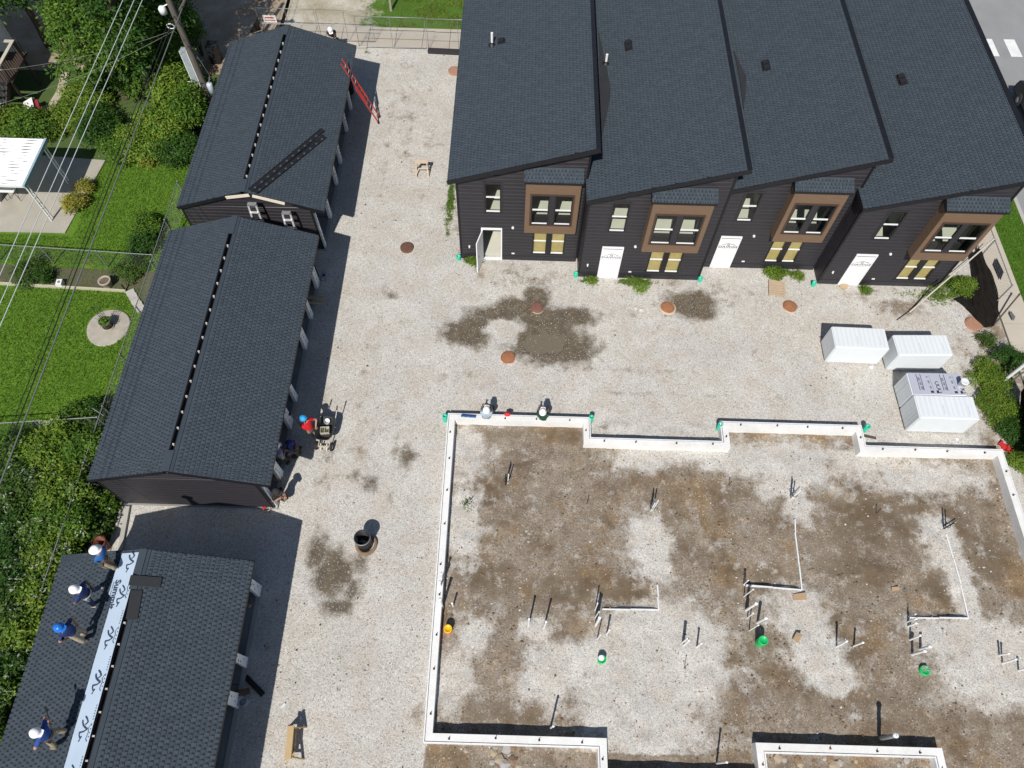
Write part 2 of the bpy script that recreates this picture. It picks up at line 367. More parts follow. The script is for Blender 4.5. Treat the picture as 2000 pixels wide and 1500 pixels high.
sx = t.nodes.new('ShaderNodeSeparateXYZ'); t.links.new(v, sx.inputs[0]); s_ = math_(t, 'ADD', math_(t, 'MULTIPLY', math_(t, 'ADD', sx.outputs[0], 9.6), .45), math_(t, 'MULTIPLY', math_(t, 'SUBTRACT', noise(t, v, .7, 6, .7), .5), 3.2))
bare = mixc(t, ramp(t, [(.4, 0), (.62, 1)], noise(t, v, .5, 6, .65)), (.54, .50, .43), (.34, .29, .20)); bare = mixc(t, ramp(t, [(.55, 0), (.68, .7)], noise(t, v, 9, 4, .7)), bare, (.17, .17, .08))
t.links.new(mixc(t, ramp(t, [(.25, 0), (.65, 1)], s_), bare, gcol), b.inputs['Base Color']); grid_obj('parkway_lawn', co, q, m_pk)
# sidewalks: each slab a part of the walk
def walk(name, slabs, mat):
    o = thing(name, '', '')
    del o['label']; del o['category']; o['kind'] = 'structure'
    for s in slabs:
        MB().prism([(x, y, -.10) for x, y in s], .125+random.uniform(-.004, .004)).build('slab', mat, o)
    return o
sl = []
x = -13.0
while x < 20.8:
    sl.append([(x+.012, 35.72), (x+1.5-.012, 35.72), (x+1.5-.012, 37.40), (x+.012, 37.40)]); x += 1.5
walk('sidewalk', sl, m_walk)
sl = []
y = 8.0
while y < 38:
    sl.append([(21.32, y+.012), (22.58, y+.012), (22.58, y+1.5-.012), (21.32, y+1.5-.012)]); y += 1.5
walk('street_sidewalk', sl, m_walk)
_, _, _, co, q = ground_grid(22.6, 24.0, -6, 62, .35, lambda X, Y: (fbm(X, Y, 1.5, 47)-.5)*.05); grid_obj('verge', co, q, turf_mat('verge_turf', (.055, .14, .012), (.08, .18, .018), (.035, .08, .01), (.07, .13, .02)))
flat('kerb', [(24.0, -6), (24.18, -6), (24.18, 62), (24.0, 62)], 0.04, m_conc, .22)
flat('road', [(24.18, -6), (40, -6), (40, 62), (24.18, 62)], -0.09, m_road)
mb = MB()
for k in range(9):
    x0 = 24.7+k*1.28
    mb.poly([(x0, 36.6, -.086), (x0+.62, 36.6, -.086), (x0+.62, 38.1, -.086), (x0, 38.1, -.086)])
struct(mb.build('crosswalk_marking', M('worn_road_paint', (.80, .80, .78), (.62, .62, .60), 5, .7)))
mb = MB(); mb.poly([(30.2, 38.6, -.086), (30.28, 38.6, -.086), (30.28, 60, -.086), (30.2, 60, -.086)]); struct(mb.build('road_seam', M('seam_tar', (.10, .10, .10), None, 9, .8)))
# west planting bed and its strips
flat('planting_bed', [(-26, 19.15), (-16.9, 18.95), (-15.7, 18.0), (-15.7, 19.9), (-26, 20.2)], 0.035, M('bed_soil', (.12, .09, .065), (.06, .09, .03), 1.6, .95, .5, fine=14))
flat('side_bed', [(-14.62, 9.05), (-15.2, 9.3), (-15.3, 6.2), (-14.62, 6.2)], 0.05, M('bed_mulch', (.14, .105, .075), (.06, .05, .04), 2.5, .95, .5))
flat('patio', [(-30, 21.85), (-20.7, 22.0), (-20.2, 26.6), (-30, 27.2)], 0.05, M('patio_concrete', (.42, .385, .32), (.31, .29, .25), .9, .9, .15), .1)

# ---------------------------------------------------------------- loose stones and grass blades (nobody could count them)
def stones(name, n, xr, yr, smin, smax, mats, keep=None, seed=1, zf=None):
    r = np.random.default_rng(seed); X = r.uniform(*xr, n*3); Y = r.uniform(*yr, n*3)
    if keep is not None:
        k = keep(X, Y, r); X = X[k]; Y = Y[k]
    X = X[:n]; Y = Y[:n]; n = len(X)
    S = smin+(smax-smin)*r.random(n)**3
    base = np.array([(1, 0, 0), (0, 1, 0), (-1, 0, 0), (0, -1, 0), (0, 0, .75), (0, 0, -.5)], float)
    tri = np.array([(0, 1, 4), (1, 2, 4), (2, 3, 4), (3, 0, 4), (1, 0, 5), (2, 1, 5), (3, 2, 5), (0, 3, 5)])
    a = r.uniform(0, 6.28, n); V = base[None]*(1+r.uniform(-.35, .35, (n, 6, 3)))*S[:, None, None]
    V[:, :4, 2] += r.uniform(-.2, .2, (n, 4))*S[:, None]
    c, s_ = np.cos(a)[:, None], np.sin(a)[:, None]
    x = V[:, :, 0]*c-V[:, :, 1]*s_; y = V[:, :, 0]*s_+V[:, :, 1]*c
    Zg = zf(X, Y) if zf else np.zeros(n)
    V = np.stack([x+X[:, None], y+Y[:, None], V[:, :, 2]+Zg[:, None]+S[:, None]*.2], -1).reshape(-1, 3)
    F = (tri[None]+6*np.arange(n)[:, None, None]).reshape(-1, 3)
    me = bpy.data.meshes.new(name); me.from_pydata(V.tolist(), [], F.tolist())
    for mm in mats: me.materials.append(mm)
    me.polygons.foreach_set('material_index', np.repeat(r.integers(0, len(mats), n), 8).astype(np.int32)); me.update()
    o = bpy.data.objects.new(name, me); COL.objects.link(o); return stuff(o)
sm = [M('pale_limestone', (.62, .60, .56), None, 9, .9), M('grey_stone', (.34, .33, .31), None, 9, .9), M('tan_stone', (.42, .33, .24), None, 9, .9), M('dark_stone', (.12, .11, .10), None, 9, .9)]
def in_yard(X, Y, r):
    k = (X > -8.5) | ((Y > 6.5) & (Y < 8.9))
    k &= ~((X > -2.7) & (Y < 13.3)) & ~((X > -2.4) & (Y > 20.5)); return k
stones('loose_gravel', 22000, (-14, 20.6), (-2, 35.5), .007, .026, [sm[0], sm[0], sm[1], sm[1], sm[3]], in_yard, 3, yard_z)
stones('yard_debris', 900, (-8.3, 20.4), (0, 35.3), .02, .055, [sm[3], sm[1], sm[2], M('brown_clod', (.15, .11, .075), None, 9, .95)], lambda X, Y, r: in_yard(X, Y, r) & (fbm(X, Y, 2.2, 55) > .54), 15, yard_z)
stones('soil_stones', 5200, (-2.3, 19), (-2, 12.1), .008, .045, [sm[0], sm[2], sm[2], sm[1], M('brown_clod', (.15, .11, .075), None, 9, .95), M('tan_clod', (.24, .18, .125), None, 9, .95)], None, 5, yard_z)
stones('soil_clods', 2400, (-2.3, 19), (-2, 12.1), .015, .06, [M('brown_clod', (.15, .11, .075), None, 9, .95), M('ochre_clod', (.22, .145, .065), None, 9, .95), M('tan_clod', (.24, .18, .125), None, 9, .95)],
       lambda X, Y, r: (yard_masks(X, Y)[1] > .55) & (fbm(X, Y, .9, 77) > .55), 6, yard_z)

def blades(name, n, xr, yr, h, wd, mats, keep=None, seed=1, zf=None):
    r = np.random.default_rng(seed); X = r.uniform(*xr, n); Y = r.uniform(*yr, n)
    if keep is not None:
        k = keep(X, Y, r); X, Y = X[k], Y[k]
    n = len(X); a = r.uniform(0, 6.28, n); H = h*(.5+r.random(n)); lx = r.normal(0, .5, n)*H; ly = r.normal(0, .5, n)*H
    Zg = zf(X, Y) if zf else np.zeros(n)
    V = np.zeros((n, 3, 3)); V[:, 0] = np.stack([X-np.cos(a)*wd, Y-np.sin(a)*wd, Zg], -1); V[:, 1] = np.stack([X+np.cos(a)*wd, Y+np.sin(a)*wd, Zg], -1)
    V[:, 2] = np.stack([X+lx, Y+ly, Zg+H], -1)
    me = bpy.data.meshes.new(name); me.from_pydata(V.reshape(-1, 3).tolist(), [], np.arange(3*n).reshape(n, 3).tolist())
    for mm in mats: me.materials.append(mm)
    me.polygons.foreach_set('material_index', r.integers(0, len(mats), n).astype(np.int32)); me.update()
    o = bpy.data.objects.new(name, me); COL.objects.link(o); return stuff(o)
def leafmat(name, c, tr=.35):
    if name in MATS: return MATS[name]
    m, t, b = _nt(name); v = pos(t)
    cc = mixc(t, ramp(t, [(.35, 0), (.65, 1)], noise(t, v, 1.3, 3)), c, tuple(x*.72 for x in c))
    t.links.new(cc, b.inputs['Base Color']); b.inputs['Roughness'].default_value = .55; b.inputs['Specular IOR Level'].default_value = .25
    tl = t.nodes.new('ShaderNodeBsdfTranslucent'); t.links.new(cc, tl.inputs[0]); mx = t.nodes.new('ShaderNodeMixShader'); mx.inputs[0].default_value = tr
    t.links.new(b.outputs[0], mx.inputs[1]); t.links.new(tl.outputs[0], mx.inputs[2]); t.links.new(mx.outputs[0], t.nodes['Material Output'].inputs[0])
    MATS[name] = m; return m
g1 = leafmat('blade_mid', (.130, .26, .025)); g2 = leafmat('blade_deep', (.078, .172, .017)); g3 = leafmat('blade_pale', (.22, .33, .045)); g4 = leafmat('blade_straw', (.25, .24, .08))
def lawn_keep(X, Y, r):
    k = ~((X < -20.3) & (Y > 21.8)) & ~((Y > 18.9) & (Y < 20.2) & (r.random(len(X)) < .6)); k &= ((X+17.26)**2/1.0+(Y-17.0)**2/1.1) > .85
    return k
blades('grass', 90000, (-25, -15.0), (9.5, 28), .085, .012, [g1, g1, g2, g2, g3], lawn_keep, 8, lz)
blades('parkway_grass', 30000, (-7.0, 0), (37.5, 46), .09, .02, [g1, g3, g3, g4], lambda X, Y, r: fbm(X, Y, 1.3, 71) > .42, 9)
blades('verge_grass', 16000, (22.62, 23.98), (14, 34), .08, .012, [g1, g1, g3], None, 10)
def weed_keep(th):
    return lambda X, Y, r: (yard_masks(X, Y)[2]+r.uniform(-.25, .25, len(X))) > th
blades('weeds', 120000, (-3.6, 21), (13.2, 31), .13, .016, [g1, g2, g3, g1, g4], weed_keep(.55), 12)
# ================================================================= ROOFS 
m_sh = [M('shingle_slate', (.048, .063, .079), (.038, .051, .065), 2.2, .85, .2, fine=26), M('shingle_steel', (.055, .071, .088), (.044, .058, .073), 2.2, .85, .2, fine=26), M('shingle_charcoal', (.043, .057, .072), (.034, .047, .061), 2.2, .85, .2, fine=26)]
m_shb = M('shingle_shadow_band', (.019, .025, .033), (.014, .019, .026), 30, .9); m_butt = M('shingle_butt_shadow_line', (.010, .013, .017), None, 30, .9)  # near-black butt faces: each course's shadow line is put into the colour
EXPO = .145
def shingle_mesh(seed):
    r = random.Random(seed); mb = MB()
    def wedge(x0, x1, y0, y1, zt, zb, m):
        v = [(x0, y0, 0), (x1, y0, 0), (x1, y1, 0), (x0, y1, 0), (x0, y0, zb), (x1, y0, zb), (x1, y1, zt), (x0, y1, zt)]
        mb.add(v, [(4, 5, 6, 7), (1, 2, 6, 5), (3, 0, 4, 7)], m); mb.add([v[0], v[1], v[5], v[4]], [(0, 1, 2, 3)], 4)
    wedge(0, 1, 0, .165, .003, .012, r.choice((0, 0, 1, 2)))
    x = 0.0; k = 0
    while x < .97:
        wd = 1/7-.052+r.uniform(-.012, .012); x0, x1 = max(x, 0), min(x+wd, 1.0); k += 1; g = k/7-x1
        wedge(x0, x1, -.004, .160, .006, .026, r.choice((0, 0, 0, 1, 1, 2)))
        a, e = x1+.003, min(x1+g-.003, 1.0)
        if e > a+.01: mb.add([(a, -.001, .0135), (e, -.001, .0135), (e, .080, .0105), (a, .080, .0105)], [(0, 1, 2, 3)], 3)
        x = x1+g
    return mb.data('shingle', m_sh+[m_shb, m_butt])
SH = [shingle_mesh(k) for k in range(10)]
SHD = []
for me in SH:
    v = np.zeros(len(me.vertices)*3); me.vertices.foreach_get('co', v); f = np.array([p.vertices[:] for p in me.polygons]); mi = np.array([p.material_index for p in me.polygons])
    SHD.append((v.reshape(-1, 3), f, mi))
def shingle_field(parent, O, U, V, lenU, lenV, n_ind, seed=0, cut=None):
    """courses run along U (eave), up the slope along V; the n_ind nearest shingles are parts, the others one part"""
    r = random.Random(seed); O, U, V = Vector(O), Vector(U).normalized(), Vector(V).normalized(); N = U.cross(V).normalized()
    rows = int(lenV/EXPO); R = Matrix((U, V, N)).transposed(); L = root_loc(parent); items = []
    for j in range(rows):
        x = -r.randrange(7)/7-(j % 2)*.5/7-r.uniform(0, .018); y = j*EXPO
        while x < lenU-.03:
            a, e = max(x, 0), min(x+1, lenU)
            if e-a > .06 and not (cut and cut((a+e)/2, y)):
                p = O+U*a+V*y; items.append((((p+U*.5)-CPOS).length, p, e-a, r.randrange(len(SH))))
            x += 1.0
    items.sort(key=lambda t: t[0])
    for d, p, sx, k in items[:n_ind]:
        o = bpy.data.objects.new('shingle', SH[k]); COL.objects.link(o); o.parent = parent
        o.matrix_local = Matrix.Translation(p-L) @ (R.to_4x4() @ Matrix.Diagonal((sx, 1, 1, 1)))
    rest = items[n_ind:]
    if rest:
        Rn = np.array(R); vs, fs, ms = [], [], []; b = 0
        for d, p, sx, k in rest:
            v, f, mi = SHD[k]; vv = (v*np.array([sx, 1, 1])) @ Rn.T+np.array(p-L)
            vs.append(vv); fs.append(f+b); ms.append(mi); b += len(v)
        me = bpy.data.meshes.new('shingles'); me.from_pydata(np.concatenate(vs).tolist(), [], np.concatenate(fs).tolist())
        for mm in m_sh+[m_shb, m_butt]: me.materials.append(mm)
        me.polygons.foreach_set('material_index', np.concatenate(ms).astype(np.int32)); me.update()
        o = bpy.data.objects.new('shingles', me); COL.objects.link(o); o.parent = parent; stuff(o)
# lap siding on a wall plane: origin O, direction U, boards between ztop(x) profile, cut round the openings (x0, x1, z0, z1)
def siding(parent, O, U, length, z0, ztop, openings=(), expo=.18, mat=None, name='siding_board', joined=False, outward=None):
    O, U = Vector(O), Vector(U); mat = mat or m_siding; out = Vector(outward); L = root_loc(parent); J = MB(); z = z0
    zmax = max(ztop(x*length/40) for x in range(41))
    while z < zmax-.02:
        zc = z+expo/2; xs = [x*length/200 for x in range(201) if ztop(x*length/200) > z+expo*.35]
        if xs:
            segs = [(xs[0], xs[-1])]
            for (a, b_, c, d) in openings:
                if c < zc < d:
                    ns = []
                    for s, e in segs:
                        if b_ <= s or a >= e: ns.append((s, e)); continue
                        if a > s+.02: ns.append((s, a))
                        if b_ < e-.02: ns.append((b_, e))
                    segs = ns
            for s, e in segs:
                mb = J if joined else MB()
                def pt(x, zz, off): return O+U*x+Vector((0, 0, zz))+out*off-L
                def tz(x): return min(z+expo+.003, max(ztop(x), z+.02))
                def tm(x): return min(z+expo*.78, max(ztop(x)-.005, z+.012))
                j = random.uniform(-.0015, .0015)
                v = [pt(s, z, 0), pt(e, z, 0), pt(e, tz(e), 0), pt(s, tz(s), 0), pt(s, z, .032+j), pt(e, z, .032+j), pt(e, tz(e), .003), pt(s, tz(s), .003), pt(e, tm(e), .030+j), pt(s, tm(s), .030+j)]
                f = [(4, 5, 8, 9), (9, 8, 6, 7), (0, 1, 5, 4), (1, 2, 6, 8, 5), (3, 0, 4, 9, 7), (2, 3, 7, 6)]
                if U.cross(Vector((0, 0, 1))).dot(out) < 0: f = [tuple(reversed(q)) for q in f]
                mb.add(v, f)
                if not joined: mb.build(name, mat, parent)
        z += expo
    if joined: stuff(J.build(name+'s', mat, parent))
def wall_with_holes(parent, O, U, out, length, z0, z1, holes, th, mat, top=None, name='wall'):
    """core wall behind the boards; grid cells that lie in a hole are left out"""
    O, U, out = Vector(O), Vector(U), Vector(out); xs = sorted({0, length, *[h[0] for h in holes], *[h[1] for h in holes]}); zs = sorted({z0, z1, *[h[2] for h in holes], *[h[3] for h in holes]})
    mb = MB()
    for a, b_ in zip(xs, xs[1:]):
        for c, d in zip(zs, zs[1:]):
            if any(h[0] <= a+1e-6 and b_-1e-6 <= h[1] and h[2] <= c+1e-6 and d-1e-6 <= h[3] for h in holes): continue
            mid = O+U*((a+b_)/2)-out*(th/2)+Vector((0, 0, (c+d)/2))
            R = Matrix((U, out, Vector((0, 0, 1)))).transposed(); mb.box(mid, (b_-a, th, d-c), 0, 0, R)
    if top:                                      # sloping gable piece above z1
        pts = [O+U*x+Vector((0, 0, z))-out*th for x, z in top]; mb.prism(pts, th, 0, out)
    return mb.build(name, mat, parent, world=True)

# ================================================================= TOWNHOUSES
m_brown = M('brown_panel', (.185, .118, .074), (.145, .092, .058), 2.5, .6, 0, fine=24, stretch=(1, 1, 10))
m_brownd = M('dark_brown_panel', (.075, .042, .028), (.06, .034, .022), 4, .6)
m_frame = M('black_window_frame', (.012, .012, .014), (.016, .016, .018), 6, .4)
m_osb = M('plywood_sheet', (.52, .40, .18), (.42, .31, .10), 5, .8, fine=22)
m_room = M('room_plaster', (.40, .42, .39), (.28, .30, .28), 2.5, .9)
m_floor = M('plywood_floor', (.62, .60, .50), (.52, .52, .44), 1.5, .8)
m_doorw = M('white_door_steel', (.82, .82, .82), (.77, .77, .77), 2, .45)
m_ink = M('black_ink', (.02, .02, .025), (.03, .03, .035), 9, .7)
m_greyink = M('grey_ink', (.35, .35, .36), None, 9, .7)
def glass_mat(name, tint, refl=.30):
    m, t, b = _nt(name); t.nodes.remove(b)
    tr = t.nodes.new('ShaderNodeBsdfTransparent'); tr.inputs[0].default_value = (*tint, 1)
    gl = t.nodes.new('ShaderNodeBsdfGlossy'); gl.inputs['Roughness'].default_value = .02
    fr = t.nodes.new('ShaderNodeFresnel'); fr.inputs[0].default_value = 1.5; ge = t.nodes.new('ShaderNodeNewGeometry')
    mx = t.nodes.new('ShaderNodeMixShader'); t.links.new(math_(t, 'MULTIPLY', fr.outputs[0], math_(t, 'SUBTRACT', 1.0, ge.outputs['Backfacing'])), mx.inputs[0]); t.links.new(tr.outputs[0], mx.inputs[1]); t.links.new(gl.outputs[0], mx.inputs[2])
    t.links.new(mx.outputs[0], t.nodes['Material Output'].inputs[0]); return m
m_glass = glass_mat('window_glass', (.95, .97, .955))
def sash(parent, x0, x1, y, z0, z1, rail=None, board=False, mats=m_frame):
    """double-hung window, outer face at y (towards -Y); returns the frame part"""
    f = MB(); fw = .055
    for a, b_, c, d in ((x0, x0+fw, z0, z1), (x1-fw, x1, z0, z1), (x0+fw, x1-fw, z0, z0+fw), (x0+fw, x1-fw, z1-fw, z1)): f.b2(a, b_, y-.045, y+.06, c, d)
    fr = f.build('window', mats, parent, world=True); rail = rail or (z0+z1)/2
    MB().b2(x0+fw, x1-fw, y+.008, y+.013, z0+fw, rail).build('pane', m_glass, fr, world=True)
    MB().b2(x0+fw, x1-fw, y-.006, y-.001, rail, z1-fw).build('pane', m_glass, fr, world=True)
    MB().b2(x0+fw, x1-fw, y-.022, y+.022, rail-.025, rail+.03).build('meeting_rail', m_pvc, fr, world=True)
    MB().b2(x0+fw, x1-fw, y-.03, y+.02, z0+fw, z0+fw+.045).build('sill', m_pvc, fr, world=True)
    if board: MB().b2(x0+fw-.01, x1-fw+.01, y+.075, y+.09, z0+.03, z1-.03).build('plywood_board', m_osb, fr, world=True)
    return fr
def dawgs(door, c, faded, only=None):
    ink = [m_ink, M('faded_ink', (.16, .16, .17), None, 9, .7)][faded]
    mb = MB(); x, y, z = c                       # roof-line emblem over the word
    def ln(a, b_, wd): mb.bar((x+a[0], y, z+a[1]), (x+b_[0], y, z+b_[1]), .004, wd, 0, up=(0, -1, 0))
    for pr in (((-.30, .11), (0, .235)), ((0, .235), (.30, .11))): mb.prism([(x+pr[0][0], y, z+pr[0][1]), (x+pr[1][0], y, z+pr[1][1]), (x+pr[1][0], y, z+pr[1][1]+.03), (x+pr[0][0], y, z+pr[0][1]+.015)], .003, 0, (0, -1, 0))
    for q in (-.05, .012): mb.b2(x+q, x+q+.038, y-.003, y, z+.085, z+.135); mb.b2(x+q, x+q+.038, y-.003, y, z+.145, z+.18)
    mb.build('emblem', ink, door, world=True)
    for s, dz, size, mm in (('DAWGS', 0, .17, ink), ('SECURE YOUR BUILDINGS', -.10, .038, M('pale_ink', (.45, .45, .46), None, 9, .7))):
        if size < .1: continue
        me = text_mesh(s, size, .0015, .012); me.transform(Matrix.Scale(1.35, 4, (1, 0, 0))); me.transform(Matrix.Rotation(math.pi/2, 4, 'X')); me.transform(Matrix.Translation(Vector((x, y-.003, z))-root_loc(door)))
        me.materials.append(mm); o = bpy.data.objects.new('lettering', me); COL.objects.link(o); o.parent = door
    mb = MB()                                    # the small line under the word is too fine to read in the photograph
    for k in range(11): mb.b2(x-.22+k*.042, x-.22+k*.042+.026, y-.003, y, z-.115, z-.098)
    mb.build('small_print', m_greyink, door, world=True)
HY1 = 34.6
def townhouse(i, xl, xw0, xw1, xr, yw, win, door, low, box, label, opened=False):
    yf = yw-.36; zl, zr = 5.14, 7.02; k = (zr-zl)/(xr-xl)
    zroof = lambda x: zl+(x-xl)*k
    t_ = thing('townhouse', label, 'house', ((xw0+xw1)/2, yw, 0), 0, 'dark townhouses in the row')
    # openings: x0, x1, z0, z1
    ow = (win[0], win[1], 3.05, 4.74); od = (door[0], door[1], 0.0, 2.08); ol = (low[0], low[1], .46, 2.12)
    ob = (box[0]+.2, box[1]-.2, 2.85, 4.8)
    rel = lambda o: (o[0]-xw0, o[1]-xw0, o[2], o[3])
    wall_with_holes(t_, (xw0, yw, 0), (1, 0, 0), (0, -1, 0), xw1-xw0, 0, zroof(xw0)-.24, [rel(o) for o in (ow, od, ol, ob) if o[3] < zroof(xw0)-.24], .16, m_siding,
                    top=[(0, zroof(xw0)-.24), (xw1-xw0, zroof(xw0)-.24), (xw1-xw0, zroof(xw1)-.22)])
    siding(t_, (xw0, yw, 0), (1, 0, 0), xw1-xw0, .30, lambda x: zroof(x+xw0)-.22, [rel(o) for o in (ow, od, ol, (box[0], box[1], 2.38, 5.5))], outward=(0, -1, 0), expo=.205)
    MB().b2(xw0, door[0], yw-.045, yw-.001, .0, .285).b2(door[1], xw1, yw-.045, yw-.001, 0, .285).build('skirt_board', M('skirt_metal', (.022, .021, .026), (.03, .029, .034), 4, .35), t_, world=True)
    for x in (xw0, xw1): MB().b2(x-.04, x+.04, yw-.065, yw-.002, .29, zroof(x)-.23).build('corner_board', m_fascia, t_, world=True)
    # side walls
    for x, o, zz in ((xw0, -1, zroof(xw0)-.22), (xw1, 1, zroof(xw1)-.22)):
        w_ = MB(); w_.b2(min(x, x-o*.16), max(x, x-o*.16), yw+.17, HY1-.3, 0, zz); w_.build('wall', m_siding, t_, world=True)
        siding(t_, (x, yw+.05, 0), (0, 1, 0), HY1-.4-yw, .1, lambda q: zz, outward=(o, 0, 0), joined=True)
    MB().b2(xw0+.1, xw1-.1, HY1-.5, HY1-.3, 0, 5).build('wall', m_siding, t_, world=True)
    inn = MB(); inn.b2(xw0+.17, xw1-.17, yw+.18, yw+6, .02, .08, 1); inn.b2(xw0+.17, xw1-.17, yw+.18, yw+6, 2.42, 2.62, 1); inn.b2(xw0+.17, xw1-.17, yw+4.2, yw+4.3, .1, 5.0); inn.b2((low[0]+door[1])/2-.05, (low[0]+door[1])/2+.05, yw+1.6, yw+4.2, .1, 2.4)
    inn.b2((win[1]+box[0])/2-.05, (win[1]+box[0])/2+.05, yw+.9, yw+4.2, 2.63, 4.9); inn.b2(xw0+.17, xw0+.2, yw+.2, yw+4.2, .1, 4.7); inn.b2(xw1-.2, xw1-.17, yw+.2, yw+4.2, .1, 4.7); inn.build('interior', [m_room, m_floor], t_, world=True)
    # windows
    sash(t_, win[0], win[1], yw, 3.05, 4.74, 3.95)
    MB().b2(win[0]-.06, win[0], yw-.05, yw, 3.0, 4.80).b2(win[1], win[1]+.06, yw-.05, yw, 3.0, 4.80).b2(win[0], win[1], yw-.05, yw, 4.745, 4.80).b2(win[0], win[1], yw-.05, yw, 2.99, 3.045).build('window_trim', m_siding, t_, world=True)
    mid = (low[0]+low[1])/2
    sash(t_, low[0], mid-.07, yw, .46, 2.12, 1.33, True); sash(t_, mid+.07, low[1], yw, .46, 2.12, 1.33, True)
    MB().b2(mid-.07, mid+.07, yw-.05, yw+.06, .46, 2.12).build('mullion', m_frame, t_, world=True)
    MB().b2(low[0]-.07, low[1]+.07, yw-.06, yw+.0, .40, .457).build('window_trim', m_siding, t_, world=True)
    # bay box
    bx0, bx1 = box; yb = yw-.5; bay = MB().b2(bx0+.05, bx1-.05, yb+.05, yw-.005, 2.36, 2.42).b2(bx0+.02, bx0+.06, yb+.03, yw-.005, 2.42, 5.42).b2(bx1-.06, bx1-.02, yb+.03, yw-.005, 2.42, 5.42).b2(bx0+.06, bx1-.06, yb+.05, yw-.005, 5.36, 5.42).build('bay_box', m_brownd, t_, world=True)
    wx0, wx1, wz0, wz1 = bx0+.19, bx1-.19, 2.90, 4.72
    n = 17; hz = 2.98/n
    for kk in range(n):                          # horizontal boards of the brown face
        z0 = 2.40+kk*hz; z1 = z0+hz-.006
        for a, b_ in (((bx0, wx0), (wx1, bx1)) if (z0+z1)/2 > wz0 and (z0+z1)/2 < wz1 else ((bx0, bx1),)):
            MB().b2(a, b_, yb-.001, yb+.03, z0, z1).build('panel_board', m_brown, bay, world=True)
    for x, o in ((bx0, -1), (bx1, 1)):           # upright ribs on the cheeks
        for kk in range(8):
            z0 = 2.44+kk*.37
            MB().b2(min(x, x+.022), max(x, x+.022), yb+.035, yw-.01, z0, z0+.35).build('cheek_board', m_brown, bay, world=True)
    fr = MB()
    for a, b_, c, d in ((wx0, wx0+.06, wz0, wz1), (wx1-.06, wx1, wz0, wz1), (wx0+.06, wx1-.06, wz0, wz0+.06), (wx0+.06, wx1-.06, wz1-.06, wz1)): fr.b2(a, b_, yb-.035, yb+.06, c, d)
    fr.build('bay_frame', m_brownd, bay, world=True)
    cx = (wx0+wx1)/2; MB().b2(cx-.11, cx+.11, yb-.03, yb+.06, wz0+.06, wz1-.06).build('mullion', m_siding, bay, world=True)
    for a, b_ in ((wx0+.06, cx-.11), (cx+.11, wx1-.06)):
        f = MB(); z0, z1 = wz0+.06, wz1-.06
        for p, q_, c, d in ((a, a+.045, z0, z1), (b_-.045, b_, z0, z1), (a+.045, b_-.045, z0, z0+.045), (a+.045, b_-.045, z1-.045, z1)): f.b2(p, q_, yb-.03, yb+.05, c, d)
        f.build('sash_frame', m_frame, bay, world=True)
        MB().b2(a+.045, b_-.045, yb, yb+.006, z0+.045, z1-.045).build('pane', m_glass, bay, world=True)
        MB().b2(a+.045, b_-.045, yb-.02, yb+.02, 3.80, 3.86).build('meeting_rail', m_pvc, bay, world=True)
        MB().b2(a+.045, b_-.045, yb-.02, yb+.02, z0+.045, z0+.085).build('sill', m_pvc, bay, world=True)
    # bay roof
    br = MB(); z0, z1 = 5.44, 5.72
    br.add([(bx0-.09, yb-.10, z0), (bx1+.09, yb-.10, z0), (bx1+.09, yw-.03, z1), (bx0-.09, yw-.03, z1), (bx0-.09, yb-.10, z0-.10), (bx1+.09, yb-.10, z0-.10), (bx1+.09, yw-.03, z0-.02), (bx0-.09, yw-.03, z0-.02)], [(0, 1, 2, 3), (4, 5, 1, 0), (5, 6, 2, 1), (7, 4, 0, 3), (6, 7, 3, 2), (7, 6, 5, 4)])
    brt = br.build('bay_roof', m_fascia, t_, world=True)
    shingle_field(brt, (bx0-.09, yb-.10, z0+.003), (1, 0, 0), (0, .57, z1-z0), bx1-bx0+.18, .64, 20, 50+i)
    # main roof
    rf = MB(); A = [(xl, yf, zl), (xr, yf, zr), (xr, HY1, zr), (xl, HY1, zl)]; lo = [(x, y, z-.20) for x, y, z in A]
    rf.add([(x, y, z-.004) for x, y, z in A]+lo, [(0, 1, 2, 3), (7, 6, 5, 4), (0, 4, 5, 1), (1, 5, 6, 2), (2, 6, 7, 3), (3, 7, 4, 0)]); rof = rf.build('roof', m_fascia, t_, world=True)
    sl_ = math.hypot(xr-xl, zr-zl)
    shingle_field(rof, (xl, HY1, zl), (0, -1, 0), (xr-xl, 0, zr-zl), HY1-yf, sl_, 300, 80+i)
    dd = Vector((xr-xl, 0, zr-zl)).normalized(); nn = Vector((-dd.z, 0, dd.x))
    MB().bar(Vector((xr, yf-.01, zr))-dd*.075+nn*.028, Vector((xr, HY1, zr))-dd*.075+nn*.028, .17, .02, 0, up=nn).build('ridge_flashing', m_fascia, rof, world=True)
    MB().bar(Vector((xl-.01, yf-.012, zl-.085)), Vector((xr+.01, yf-.012, zr-.085)), .022, .21, 0).build('rake_board', m_fascia, rof, world=True)
    # wall fittings
    vx, vz = door[1]+.46, 2.18; mb = MB(); mb.tube([(vx, yw-.02, vz), (vx, yw-.09, vz)], [.062, .05], 12); mb.build('wall_vent', m_pvc, t_, world=True)
    MB().b2(vx-.03, vx+.10, yw-.05, yw-.02, .42, .48).build('outlet_box', m_pvc, t_, world=True)
    hx = (xw0+door[0])/2-.08; MB().b2(hx-.035, hx+.035, yw-.06, yw-.02, .80, .90).tube([(hx, yw-.06, .83), (hx, yw-.1, .80)], .02, 6).build('hose_tap', m_pvc, t_, world=True)
    # door
    x0, x1 = door; fr = MB()
